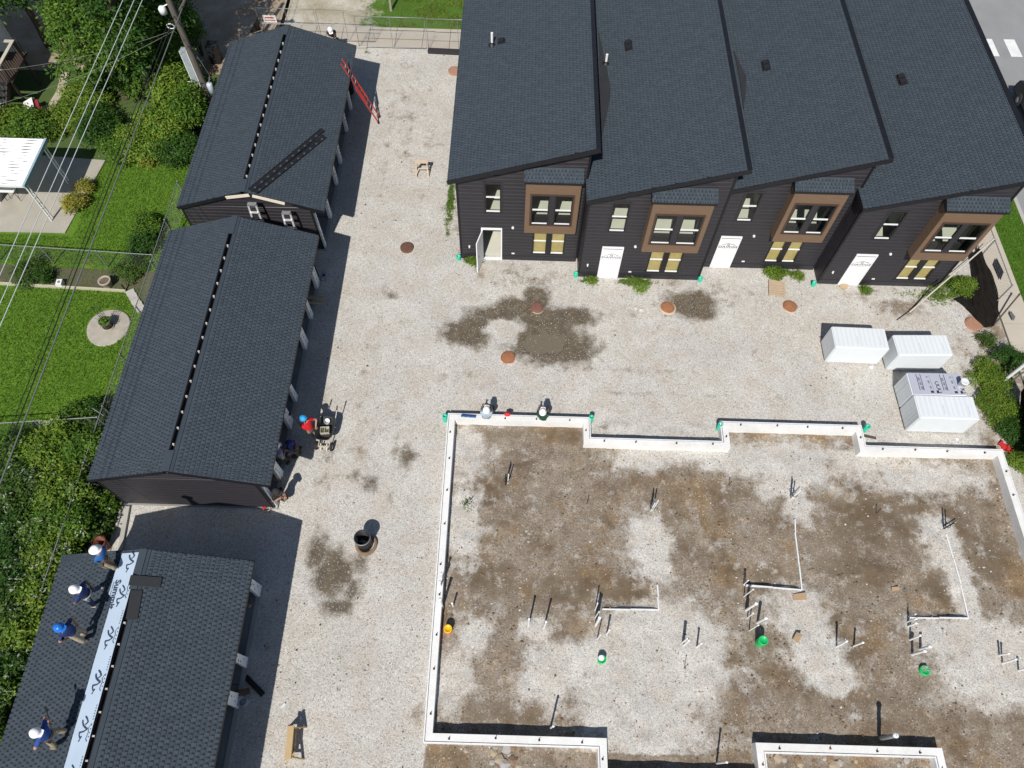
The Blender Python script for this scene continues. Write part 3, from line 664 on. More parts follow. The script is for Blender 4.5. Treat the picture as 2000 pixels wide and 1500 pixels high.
    for a, b_, c, d in ((x0, x0+.05, .0, 2.08), (x1-.05, x1, .0, 2.08), (x0+.05, x1-.05, 2.0, 2.08), (x0+.05, x1-.05, -.02, .05)): fr.b2(a, b_, yw-.06, yw+.05, c, d)
    fr.build('door_frame', m_doorw, t_, world=True)
    if opened:
        h = Vector((x0+.06, yw-.07, 0)); e = P(935, 527, .05); dr = Vector((e.x-h.x, e.y-h.y, 0)).normalized(); n_ = Vector((dr.y, -dr.x, 0))
        R = Matrix((dr, n_, Vector((0, 0, 1)))).transposed(); d_ = MB().box(h+dr*.41+Vector((0, 0, 1.03)), (.82, .045, 1.96), 0, 0, R).build('open_door', m_doorw, t_, world=True)
        MB().box(h+dr*.70+n_*.045+Vector((0, 0, 1.05)), (.09, .05, .09), 0, 0, R).box(h+dr*.70-n_*.045+Vector((0, 0, 1.05)), (.09, .05, .09), 0, 0, R).build('lock_plate', m_grey, d_, world=True)
        MB().box(h+dr*.45+n_*.026+Vector((0, 0, 1.55)), (.35, .005, .10), 0, 0, R).build('emblem', m_greyink, d_, world=True)
    else:
        d_ = MB().b2(x0+.055, x1-.055, yw-.052, yw-.008, .055, 1.965).build('door', m_doorw, t_, world=True)
        MB().b2(x0+.055, x1-.055, yw-.056, yw-.053, 1.965, 1.995).build('door_gap', m_ink, d_, world=True)
        dawgs(d_, ((x0+x1)/2, yw-.053, 1.42), i in (1, 3))
        MB().b2(x1-.27, x1-.12, yw-.075, yw-.052, .93, 1.02).build('lock_plate', m_doorw, d_, world=True)
    return t_, rof, dict(xl=xl, yf=yf, zl=zl, k=k)
HS = []
HS.append(townhouse(0, -2.76, -2.45, 2.72, 3.02, 21.26, (-1.34, -.66), (-1.53, -.62), (.71, 2.14), (.32, 2.47), 'dark townhouse nearest the gravel drive, its white front door standing open', True))
HS.append(townhouse(1, 2.68, 2.82, 8.17, 8.5, 20.42, (3.76, 4.46), (3.66, 4.58), (5.75, 7.19), (5.22, 7.56), 'dark townhouse with a white pipe at its roof edge and an emblem on its door'))
HS.append(townhouse(2, 8.30, 8.22, 13.48, 13.82, 21.19, (9.11, 9.78), (8.79, 9.70), (11.08, 12.47), (10.78, 12.89), 'dark townhouse set back beside the wooden pallet, its white door marked with bold lettering'))
HS.append(townhouse(3, 13.36, 13.55, 18.90, 19.22, 20.42, (14.66, 15.37), (14.45, 15.37), (16.78, 18.19), (16.43, 18.67), 'dark townhouse at the street end of the row, beside the black fence fabric'))
def on_roof(h, u, v, up=0.0):
    d = h[2]; n = Vector((-d['k'], 0, 1)).normalized(); return onPlane(u, v, Vector((d['xl'], d['yf'], d['zl']))+n*up, n), n
# roof fittings
def roof_vent(h, u, v):
    p, n = on_roof(h, u, v); mb = MB(); R = Matrix((Vector((0, -1, 0)).cross(n), Vector((0, -1, 0)), n)).transposed()
    mb.box(p+n*.03, (.34, .30, .03), 0, 0, R)
    q = [(-.13, -.12, .045), (.13, -.12, .045), (.13, .12, .045), (-.13, .12, .045), (-.11, -.08, .16), (.11, -.08, .16), (.11, .12, .13), (-.11, .12, .13)]
    mb.add([p+R @ Vector(x) for x in q], [(4, 5, 6, 7), (0, 1, 5, 4), (1, 2, 6, 5), (2, 3, 7, 6), (3, 0, 4, 7)])
    return mb.build('roof_vent', m_black, h[1], world=True)
for i, u, v in ((0, 980, 82), (1, 1227, 86), (1, 1228, 95), (2, 1495, 125), (2, 1497, 134), (3, 1759, 152), (3, 1763, 162)): roof_vent(HS[i], u, v)
def vent_pipe(h, b, top):
    p, n = on_roof(h, *b); z = height_at(p, *top); mb = MB(); mb.tube([p+Vector((0, 0, -.05)), p+Vector((0, 0, max(.5, min(z, 1.1))))], .055, 12)
    o = mb.build('vent_pipe', m_pvc, h[1], world=True); MB().lathe([(.19, .0), (.17, .05), (.09, .09), (.06, .16)], p, 14).build('pipe_boot', m_black, o, world=True) if False else None
    MB().lathe([(.17, .0), (.15, .06), (.075, .10), (.06, .17)], p, 14).build('pipe_boot', m_black, h[1], world=True)
vent_pipe(HS[0], (961, 89), (963, 64)); vent_pipe(HS[1], (1183, 126), (1185, 107))
# valley saddles of dark membrane where a high wall meets the next low roof
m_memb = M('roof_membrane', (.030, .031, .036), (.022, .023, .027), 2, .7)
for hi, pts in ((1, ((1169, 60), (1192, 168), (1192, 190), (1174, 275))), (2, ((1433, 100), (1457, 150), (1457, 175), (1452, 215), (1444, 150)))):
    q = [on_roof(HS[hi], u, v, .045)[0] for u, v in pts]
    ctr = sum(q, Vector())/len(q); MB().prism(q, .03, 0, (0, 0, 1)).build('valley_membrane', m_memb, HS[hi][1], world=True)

# ================================================================= GARAGES
GX0, GX1, GXW0, GXW1, GXC, GZE, GZR = -14.36, -8.17, -14.26, -8.75, -11.265, 2.76, 3.78
m_wrap = M('white_house_wrap', (.84, .86, .88), (.74, .77, .80), 3, .5, .2, fine=20)
m_beam = M('weathered_beam', (.10, .085, .07), (.06, .05, .042), 4, .8)
def garage(y0, y1, label, posts, n_sh, slot0, slot1, south_white=False, cutw=None):
    t_ = thing('garage', label, 'garage', ((GX0+GX1)/2, y0, 0), 0, 'dark shingled garages along the drive'); zr = lambda x: GZR-abs(x-GXC)*(GZR-GZE)/((GX1-GX0)/2)
    yw0, yw1 = y0+.16, y1-.16
    s_ = MB().b2(GXW0-.1, -8.62, yw0-.05, yw1+.05, -.1, .07).build('floor_slab', m_slab, t_, world=True)
    for y in np.arange(yw0+1.9, yw1-1, 2.75): MB().b2(-9.6, -8.615, y, y+.02, .0705, .074).build('slab_joint', m_dark, s_, world=True)
    MB().b2(-8.78, -8.615, yw0-.05, yw1+.05, .071, .09).build('slab_edge', m_conc, t_, world=True)
    MB().b2(GXW0, GXW0+.12, yw0+.02, yw1-.02, .07, zr(GXW0)-.16).build('wall', m_siding, t_, world=True)
    siding(t_, (GXW0, yw0, 0), (0, 1, 0), yw1-yw0, .1, lambda q: GZE-.12, expo=.2, outward=(-1, 0, 0), joined=True)
    prof = lambda x: zr(x+GXW0)-.17
    for y, o in ((yw0, -1), (yw1, 1)):
        pts = [(GXW0, y, .05), (GXW1, y, .05), (GXW1, y, zr(GXW1)-.19), (GXC, y, GZR-.19), (GXW0, y, zr(GXW0)-.19)]
        MB().prism([(a, b_-o*.12, c) for a, b_, c in pts], .12*o, 0, (0, 1, 0)).build('wall', m_siding, t_, world=True)
        if o < 0: siding(t_, (GXW0, y, 0), (1, 0, 0), GXW1-GXW0, .20, prof, expo=.2, outward=(0, o, 0))
        else: siding(t_, (GXW0, y, 0), (1, 0, 0), GXW1-GXW0, .20, prof, expo=.2, outward=(0, o, 0), joined=True)
        for x in (GXW0, GXW1): MB().b2(x-.05, x+.05, y-.035 if o < 0 else y-.001, y+.001 if o < 0 else y+.035, .08, zr(x)-.18).build('corner_board', m_fascia, t_, world=True)
    MB().b2(-8.86, -8.64, yw0+.13, yw1-.13, 2.28, 2.56).build('header_beam', m_beam, t_, world=True)
    # trusses
    for y in np.arange(yw0+.5, yw1-.3, 1.2): MB().bar((GXW0+.15, y, 2.54), (-8.87, y, 2.54), .05, .10).build('ceiling_joist', m_beam, t_, world=True)
    # roof slopes with an open slot along the ridge
    gap = .06; roofs = []
    for sgn in (-1, 1):
        xe = GX0 if sgn < 0 else GX1; xr_ = GXC-.04+sgn*gap; zrr = zr(xr_) if sgn > 0 else zr(xr_)
        A = [(xe, y0, GZE), (xr_, y0, zrr), (xr_, y1, zrr), (xe, y1, GZE)]; lo = [(x, y, z-.14) for x, y, z in A]
        f = [(0, 1, 2, 3), (7, 6, 5, 4), (0, 4, 5, 1), (1, 5, 6, 2), (2, 6, 7, 3), (3, 7, 4, 0)]
        if sgn > 0: f = [tuple(reversed(q_)) for q_ in f]
        ro = MB().add([(x, y, z-.004) for x, y, z in A]+lo, f).build('roof_slope', m_fascia, t_, world=True); roofs.append(ro)
        L_ = math.hypot(xr_-xe, zrr-GZE)
        if sgn < 0: shingle_field(ro, (xe, y1, GZE), (0, -1, 0), (xr_-xe, 0, zrr-GZE), y1-y0, L_-.10, n_sh, 200+int(y0), cutw)
        else: shingle_field(ro, (xe, y0, GZE), (0, 1, 0), (xr_-xe, 0, zrr-GZE), y1-y0, L_-.10, n_sh, 300+int(y0))
        dd = Vector((xr_-xe, 0, zrr-GZE)).normalized(); up = Vector((-dd.z*sgn*-1, 0, abs(dd.x)))
        MB().bar(Vector((xr_, y0, zrr+.012))-dd*.10, Vector((xr_, y1, zrr+.012))-dd*.10, .13, .014, 0, up=up).build('ridge_starter', m_sh[2], ro, world=True)
        for y, o in ((y0, -1), (y1, 1)): MB().bar((xe, y+o*.012, GZE-.085), (xr_, y+o*.012, zrr-.085), .022, .16).build('rake_board', m_fascia, ro, world=True)
    for a, b_ in ((y0, slot0), (slot1, y1)):
        MB().b2(GXC-.04-gap-.06, GXC-.04+gap+.06, a, b_, zr(GXC)-.01, zr(GXC)+.022).build('ridge_cap', m_sh[2], t_, world=True)
    MB().b2(GXC-.04-gap, GXC-.04+gap, y0+.2, y1-.2, GZR-.24, GZR-.20).build('ridge_slot', m_ink, t_, world=True)
    y = slot0+.25
    while y < slot1: MB().b2(GXC-.04-.034, GXC-.04+.034, y-.022, y+.022, GZR-.16, GZR-.03).build('truss_tip', M('truss_tip_pine', (.52, .50, .46), None, 9, .7), t_, world=True); y += .61
    for y, wd in posts:
        p_ = MB(); h = 2.28; x = -8.73
        p_.add([(x-.07, y-wd/2, .09), (x+.085, y-wd/2-.02, .09), (x+.085, y+wd/2+.02, .09), (x-.07, y+wd/2, .09),
                (x-.06, y-wd/2+.02, .55), (x+.07, y-wd/2, .55), (x+.075, y+wd/2, .55), (x-.06, y+wd/2-.02, .55),
                (x-.06, y-wd/2+.04, h), (x+.06, y-wd/2+.04, h), (x+.06, y+wd/2-.04, h), (x-.06, y+wd/2-.04, h)],
               [(0, 1, 5, 4), (1, 2, 6, 5), (2, 3, 7, 6), (3, 0, 4, 7), (4, 5, 9, 8), (5, 6, 10, 9), (6, 7, 11, 10), (7, 4, 8, 11), (8, 9, 10, 11)])
        po = p_.build('wrapped_post', m_wrap, t_, world=True); pr = MB()
        for kk in range(7): z = .5+kk*.22; yo = y+random.uniform(-.3, .2)*wd; pr.bar((x+.079, yo, z), (x+.079, yo+random.uniform(.02, .05), z+random.uniform(.03, .09)), .006, .012+.012*random.random(), up=(1, 0, 0))
        stuff(pr.build('print', M('wrap_ink', (.10, .12, .18), None, 9, .7), po, world=True))
    return t_, roofs, zr
G2 = garage(9.0, 20.0, 'long dark shingled garage in the middle, with workers under its drive-side eave', [(19.45, .40), (17.75, .26), (16.3, .42), (13.75, .26), (12.6, .42), (10.4, .36), (9.32, .2)], 150, 9.75, 19.1)
G1 = garage(21.32, 32.05, 'farthest dark shingled garage, with a red ladder against its eave', [(30.7, .2), (29.1, .2), (26.9, .24), (25.5, .24), (23.4, .24), (21.64, .16)], 150, 22.0, 31.35)
G3 = garage(-4.6, 6.4, 'nearest dark shingled garage with a white underlayment strip laid along its ridge', [(6.05, .36), (3.67, .30), (2.47, .42), (0.0, .3), (-1.3, .3), (-3.6, .3)], 150, -4.0, 5.15)
# pale bare boards on the far garage's south peak
for a, b_ in (((440, 383), (483, 372)), ((490, 376), (555, 395))):
    p, q_ = onY(*a, 21.28), onY(*b_, 21.28); MB().bar((p.x, 21.275, G1[2](p.x)-.08), (q_.x, 21.275, G1[2](q_.x)-.08), .025, .15).build('bare_rake_board', M('pale_bare_pine', (.74, .66, .54), (.66, .58, .46), 4, .7), G1[0], world=True)
# scuffs on the gable boards stay with the boards: thin pale scratches
m_scr = M('scratch', (.12, .11, .12), None, 9, .7)
for G, y in ((G2, 9.16), (G1, 21.48)):
    mb = MB()
    for k in range(26):
        x = random.uniform(GXW0+.4, GXW1-.4); z = random.uniform(.4, 2.6); l = random.uniform(.1, .5)
        if z < G[2](x)-.5: mb.b2(x, x+l, y-.024, y-.0215, z, z+random.uniform(.006, .014))
    stuff(mb.build('scuff_marks', m_scr, G[0], world=True))
# ================================================================= FOUNDATION
m_fdn = M('fresh_concrete', (.80, .795, .78), (.64, .625, .59), 1.0, .8, .12, fine=9)
m_foam = M('white_foam_edge', (.80, .80, .80), None, 9, .7)
FW = .225; FT = .44
pts = [P(878, 806, FT), P(1149, 817, FT), P(1152, 853, FT), P(1413, 864, FT), P(1411, 824.5, FT), P(1681, 836, FT), P(1690, 872.5, FT), P(1956, 882.5, FT)]
xw, xe = pts[0].x, pts[7].x+.03
Xc = [xw, (pts[1].x+pts[2].x)/2, (pts[3].x+pts[4].x)/2, (pts[5].x+pts[6].x)/2, xe]
yA, yB = (pts[0].y+pts[1].y+pts[4].y+pts[5].y)/4, (pts[2].y+pts[3].y+pts[6].y+pts[7].y)/4
yC, yD = 1.44, .50
outer = [(xw, yA), (Xc[1], yA), (Xc[1], yB), (Xc[2], yB), (Xc[2], yA), (Xc[3], yA), (Xc[3], yB), (xe, yB), (xe, yD), (Xc[3]+.05, yD), (Xc[3]+.05, yC), (Xc[2]+.02, yC), (Xc[2]+.02, yD), (Xc[1]+.06, yD), (Xc[1]+.06, yC), (xw, yC)]
def offset(poly, d):
    n = len(poly); out = []
    for k in range(n):
        a, b_, c = Vector(poly[k-1]), Vector(poly[k]), Vector(poly[(k+1) % n])
        e1, e2 = (b_-a).normalized(), (c-b_).normalized(); n1, n2 = Vector((e1.y, -e1.x)), Vector((e2.y, -e2.x))   # interior is to the right (clockwise ring)
        out.append(tuple(b_+n1*d+n2*d))
    return out
inner = offset(outer, FW); foam_o = offset(outer, -.065); foam_i = offset(outer, -.022)
def ring(mb, a, b_, z0, z1, m=0):
    n = len(a)
    for k in range(n):
        j = (k+1) % n
        v = [(*a[k], z0), (*a[j], z0), (*b_[j], z0), (*b_[k], z0), (*a[k], z1), (*a[j], z1), (*b_[j], z1), (*b_[k], z1)]
        mb.add(v, [(4, 7, 6, 5), (0, 4, 5, 1), (2, 6, 7, 3)], m)
    return mb
fd = thing('foundation_wall', 'white stepped concrete foundation wall round the bare soil pad', 'foundation', ((xw+xe)/2, (yA+yC)/2, 0))
ring(MB(), outer, inner, -.4, FT).build('concrete_wall', m_fdn, fd, world=True)
ring(MB(), foam_o, foam_i, -.4, FT-.02).build('foam_board', m_foam, fd, world=True)
mid = offset(outer, FW*.45)
for k in range(16):
    a, b_ = Vector(mid[k]), Vector(mid[(k+1) % 16]); L_ = (b_-a).length; n = max(1, int(L_/1.25))
    for j in range(n):
        p = a+(b_-a)*((j+.5+random.uniform(-.12, .12))/n)+Vector((random.uniform(-.03, .03), random.uniform(-.03, .03)))
        if p.y < -.5: continue
        mb = MB().tube([(p.x, p.y, FT-.02), (p.x, p.y, FT+.06), (p.x+.012, p.y, FT+.10)], .013, 6); mb.box((p.x, p.y, FT+.012), (.06, .06, .008)); mb.tube([(p.x, p.y, FT+.016), (p.x, p.y, FT+.036)], .024, 6)
        mb.build('anchor_bolt', m_rust if random.random() < .25 else m_black, fd, world=True)
# inner footing strips of fresh spill along the north wall
# ================================================================= PLUMBING STUBS
def stub(base, top, r, label, mat=m_pvc, hmin=.35, hmax=1.25, cap=None, group='pipe stubs standing in the foundation soil', name='pipe_stub', cat='pipe', h=None):
    b = P(*base); h = h or max(hmin, min(hmax, height_at(b, *top)))
    t_ = thing(name, label, cat, b, 0, group)
    lean = Vector((random.uniform(-.03, .03), random.uniform(-.03, .03), 0))
    MB().tube([(0, 0, -.15), lean*.4+Vector((0, 0, h*.5)), lean+Vector((0, 0, h))], r, 10).build('pipe', mat, t_)
    MB().lathe([(r*1.22, 0), (r*1.22, .07), (r*.2, .075)], lean+Vector((0, 0, h-.06)), 10).build('coupling', cap or mat, t_)
    return t_
W1, W2, W3 = .022, .033, .048
L = 'white pipe stub '
for base, top, r, lab in (
    ((867, 1135), (866, 1120), W2, L+'farthest up the left foundation wall'),
    ((862, 1150), (861, 1134), W2, L+'leaning by the left wall, just below the farthest one'),
    ((864, 1187), (862, 1166), W3, L+'thick, tight against the left wall above the orange cap'),
    ((885, 1184), (886, 1176), W2, L+'short, a step right of the left wall above the orange cap'),
    ((1032, 1224), (1034, 1206), W2, L+'on the pale gravel spot, the left of the pair'),
    ((1062, 1228), (1065, 1210), W2, L+'on the pale gravel spot, the right of the pair'),
    ((1162, 1192), (1167, 1178), W1, L+'thin, top one of the cluster left of the short white edge strip'),
    ((1162, 1207), (1168, 1193), W1, L+'thin, middle one of the cluster left of the short white edge strip'),
    ((1163, 1222), (1176, 1202), W3, L+'thick, lowest of the cluster left of the short white edge strip'),
    ((1166, 1249), (1172, 1240), W1, L+'small, standing just above the half-white green cap'),
    ((1185, 1239), (1189, 1229), W2, L+'short, up and right of the half-white green cap'),
    ((1333, 1255), (1344, 1245), W2, L+'upper one of the two close together in the middle gravel patch'),
    ((1335, 1261), (1347, 1251), W2, L+'lower one of the two close together in the middle gravel patch'),
    ((1361, 1264), (1371, 1256), W2, L+'alone to the right of the close pair in the middle gravel'),
    ((1452, 1142), (1462, 1133), W1, L+'at the corner of the middle white edge strip'),
    ((1453, 1165), (1473, 1150), W1, L+'thin, first in the row below the middle edge strip corner'),
    ((1457, 1192), (1477, 1179), W3, L+'thick, second in the row below the middle edge strip corner'),
    ((1460, 1207), (1474, 1199), W1, L+'thin and short, third in the row below the middle edge strip'),
    ((1480, 1216), (1496, 1206), W3, L+'thick, offset right above the tall green cap'),
    ((1463, 1232), (1482, 1221), W1, L+'thin, lowest in the row, beside the tall green cap'),
    ((1633, 1254), (1650, 1246), W1, L+'thin, upper one of three beside the ochre stones'),
    ((1633, 1264), (1656, 1253), W2, L+'lower left one of three beside the ochre stones'),
    ((1667, 1262), (1684, 1253), W2, L+'right hand one of three beside the ochre stones'),
    ((1773, 1205), (1788, 1198), W1, L+'at the corner of the right white edge strip'),
    ((1772, 1215), (1789, 1207), W2, L+'second below the corner of the right edge strip'),
    ((1773, 1224), (1789, 1218), W2, L+'third below the corner of the right edge strip'),
    ((1777, 1250), (1798, 1243), W2, L+'in the pale patch, above the two thick pipes on the right'),
    ((1782, 1278), (1808, 1270), W3, L+'thick, front one of two near the flattened green cap'),
    ((1798, 1268), (1818, 1261), W3, L+'thick, rear one of two near the flattened green cap'),
    ((1951, 1280), (1971, 1272), W2, L+'uppermost of three at the right edge of the photo'),
    ((1957, 1296), (1985, 1288), W2, L+'middle of three at the right edge of the photo'),
    ((1989, 1310), (2006, 1303), W2, L+'lowest of three at the right edge of the photo'),
    ((1075, 1422), (1076, 1413), W2, L+'alone near the front foundation wall'),
    ((1399, 1491), (1424, 1486), W2, L+'tall, in the gap between the two front wall steps'),
): stub(base, top, r, lab)
stub((1717, 1443), (1757, 1443), .07, 'thick grey pipe stub with white rim by the right front wall', m_grey, cap=m_pvc)
def conduits(base, top, label, n, dark):
    b = P(*base); h = max(.5, min(1.2, height_at(b, *top))); t_ = thing('conduit_bundle', label, 'conduit', b, 0, 'conduit bundles rising from the soil')
    for k in range(n):
        a = k*2.1; o = Vector((math.cos(a)*.055, math.sin(a)*.055, 0)); MB().tube([o+Vector((0, 0, -.1)), o*1.3+Vector((0, 0, h*(.8+.2*random.random())))], .024, 8).build('conduit', m_black if k in dark else (m_grey if k % 2 else m_pvc), t_)
    MB().tube([(math.cos(a)*.1, math.sin(a)*.1, h*.35) for a in np.linspace(0, 6.28, 11)], .012, 5).build('tie', m_black, t_)
conduits((989, 945), (990, 923), 'grey and white conduit bundle in the brown soil, upper left of the pad', 3, (2,))
conduits((1272, 996), (1280, 976), 'grey conduit bundle beside the round pale gravel patch', 4, (3,))
conduits((1546, 972), (1560, 950), 'grey conduit bundle at the tip of the upper gravel patch', 4, ())
conduits((1843, 1031), (1864, 1011), 'black and white conduit bundle at the head of the right edge strip', 5, (1, 2, 4))
for base, tip, lab in (((1423, 949), (1424, 926), 'thin black stake in the soil below the recessed wall step'), ((1711, 1003), (1713, 978), 'thin black stake in the dark soil at upper right'), ((1146, 985), (1152, 960), 'thin black stake leaning left of the round gravel patch'), ((1337, 1304), (1340, 1268), 'thin black stake below the pipes in the middle gravel')):
    b = P(*base); h = ((P(*tip)-b).length)*1.15*.6; t_ = thing('stake', lab, 'stake', b, 0, 'thin stakes in the pad'); MB().tube([(0, 0, -.1), (.02, .05, h)], .011, 6).build('rod', m_black, t_); MB().tube([(.02, .05, h-.03), (.02, .05, h+.02)], .02, 6).build('cap', m_black, t_)
# white edge strips round the three sunken squares
def strip(pxs, label):
    q = [P(u, v, .05) for u, v in pxs]; c = q[0]; t_ = thing('edge_strip', label, 'edge strip', (c.x, c.y, 0), 0, 'white edge strips of the sunken soil squares')
    for k, (a, b_) in enumerate(zip(q, q[1:])):
        n = max(1, int((b_-a).length/.75)); 
        for j in range(n):
            p0 = a+(b_-a)*(j/n); p1 = a+(b_-a)*((j+1)/n-.008); wz = Vector((random.uniform(-.012, .012), random.uniform(-.012, .012), -.03-random.uniform(0, .03)))
            MB().bar(p0+wz, p1+wz, .045, .12).build('strip_piece', m_foam, t_, world=True)
strip([(1176, 1189), (1287, 1191), (1285, 1165), (1283, 1142)], 'short white edge strip of the left sunken soil square')
strip([(1453, 1143), (1566, 1152), (1561, 1105), (1553, 1040), (1552, 1014)], 'white edge strip of the middle sunken soil square')
strip([(1776, 1206), (1892, 1208), (1876, 1140), (1848, 1043)], 'white edge strip of the right sunken soil square, the longest')
# caps and buckets
def cap_thing(base, r, h, mat, label, name='drain_cap', lid=None, lean=(0, 0)):
    b = P(*base); t_ = thing(name, label, 'pipe cap', b, 0, 'coloured drain pipe caps')
    MB().lathe([(r*.98, -.05), (r, h*.6), (r*1.0, h), (0.001, h)], (0, 0, 0), 18).build('pipe_body', mat, t_)
    MB().lathe([(r*1.1, h-.10), (r*1.1, h+.015), (r*.9, h+.02), (r*.85, h+.005), (.001, h+.005)], (0, 0, 0), 18).build('lid', lid or mat, t_); return t_
m_orange = M('orange_cap', (.85, .48, .01), (.80, .42, .01), 9, .45)
cap_thing((876, 1232), .13, .38, M('orange_pipe', (.80, .20, .03), (.62, .15, .04), 6, .5), 'yellow topped orange drain pipe beside the left foundation wall', lid=m_orange)
cap_thing((1174, 1290), .13, .28, m_green, 'green drain cap with a dusty white half, left side of the middle gravel', lid=m_green)
MB().lathe([(.10, .301), (.001, .3015)], P(1174, 1290)+Vector((-.03, .03, 0)), 9).build('dust_patch', m_pvc, bpy.data.objects['drain_cap.001'], world=True)
cap_thing((1482, 1256), .145, .52, m_green, 'tall bright green drain pipe with cap beside the pipe row')
t_ = cap_thing((1804, 1310), .15, .10, m_green, 'low flattened green drain cap partly buried, right side of the pad')
stones('cap_dust', 26, (P(1804, 1310).x-.1, P(1804, 1310).x+.12), (P(1804, 1310).y-.02, P(1804, 1310).y+.14), .02, .04, [sm[1]], None, 33, lambda X, Y: np.full(len(X), .11))
for base, lab in (((896, 507), 'left front corner of the nearest townhouse to the drive'), ((1124, 540), 'step between first and second townhouse'), ((1366, 549), 'step beside the third white door'), ((1587, 558), 'front corner beside the last townhouse'),
                  ((870, 822), 'upper left corner of the foundation wall'), ((1153, 824), 'first inward step of the foundation wall'), ((1402, 838), 'outward step in the middle of the foundation wall'), ((1686, 842), 'second inward step of the foundation wall')):
    tall = 'wall' not in lab; b = P(*base); t_ = thing('downspout_drain', 'teal downspout drain pipe at the '+lab, 'drain pipe', b, 0, 'teal downspout drains')
    hh = .26 if tall else .46; MB().lathe([(.085, -.05), (.085, hh), (.072, hh), (.068, hh-.12), (.001, hh-.12)], (0, 0, 0), 16).build('pipe', m_teal, t_); MB().lathe([(.10, hh-.10), (.10, hh+.01), (.075, hh+.012)], (0, 0, 0), 16).build('hub', m_teal, t_)

# ================================================================= MANHOLES, BARREL
def manhole(u, v, r, label, collar=None, ribs=False, mat=m_rust, h=.07):
    t_ = thing('manhole_cover', label, 'manhole cover', P(u, v), random.uniform(0, 1), 'rusty manhole covers in the gravel')
    if collar: MB().lathe([(r+collar, -.1), (r+collar, h*.55), (r+.02, h*.7)], (.03, -.04, 0), 26, wob=.015).build('concrete_collar', M('tan_collar', (.55, .42, .30), (.46, .35, .26), 3, .9), t_)
    MB().lathe([(r+.03, -.1), (r+.03, h), (r, h), (r, h-.012)], (0, 0, 0), 26).build('rim', mat, t_)
    d_ = MB().lathe([(r-.006, h-.03), (r-.006, h-.006), (r*.9, h), (.001, h)], (0, 0, 0), 26).build('lid', mat, t_)
    if ribs:
        rb = MB()
        for k in range(-3, 4): w_ = math.sqrt(max(.01, (r*.85)**2-(k*r*.24)**2)); rb.box((0, k*r*.24, h+.008), (w_*2, r*.09, .018))
        rb.build('ribs', mat, t_)
    else:
        rb = MB()
        for k in range(8): a = k*math.pi/4; rb.box((math.cos(a)*r*.55, math.sin(a)*r*.55, h+.004), (.10, .03, .012), a)
        rb.build('studs', mat, t_)
m_rust2 = M('dark_rust', (.17, .085, .055), (.11, .06, .045), 8, .85, .3)
m_rust3 = M('orange_rust', (.36, .16, .075), (.24, .105, .055), 8, .85, .2)
manhole(795, 485, .27, 'dark brown ribbed manhole cover in the middle of the drive', None, True, m_rust2, .1)
manhole(1048, 602, .24, 'rusty manhole cover in the wet patch before the first townhouses', .03, True, M('wet_rust', (.24, .11, .08), (.16, .085, .07), 9, .7, .3))
manhole(1303, 601, .26, 'orange manhole cover on a pale collar before the second white door', .09, False, m_rust3)
manhole(1542, 599, .27, 'orange manhole cover beside the wooden pallet', .05, False, m_rust3)
manhole(992, 699, .27, 'orange manhole cover just below the wet patch', .03, False, m_rust3)
manhole(1901, 634, .34, 'wide rusty manhole cover at the foot of the black fence fabric', None, True, M('brown_rust', (.40, .22, .14), (.33, .18, .12), 4, .9))
manhole(889, 140, .34, 'manhole cover half hidden by the first townhouse roof', None, False, M('brown_rust', (.40, .22, .14), None, 4, .9))
t_ = thing('barrel', 'open black steel barrel on a rusty ring in the drive', 'barrel', P(714, 1063))
MB().lathe([(.42, -.05), (.40, .10), (.36, .13), (.30, .10)], (.03, -.02, 0), 22, wob=.03).build('rust_ring', M('brown_ring', (.26, .17, .11), (.17, .115, .08), 5, .9, .3), t_)
MB().lathe([(.275, .03), (.265, .3), (.275, .32), (.265, .34), (.265, .56), (.275, .58), (.268, .60), (.272, .78), (.285, .79), (.285, .81), (.25, .81), (.245, .15), (.001, .14)], (0, 0, 0), 26).build('drum', m_black, t_)
MB().lathe([(.30, .775), (.30, .80), (.285, .81)], (0, 0, 0), 26).build('rim', m_grey, t_)
MB().bar((-.2, .1, .16), (.12, -.1, .5), .12, .02).build('scrap_board', m_grey, t_)

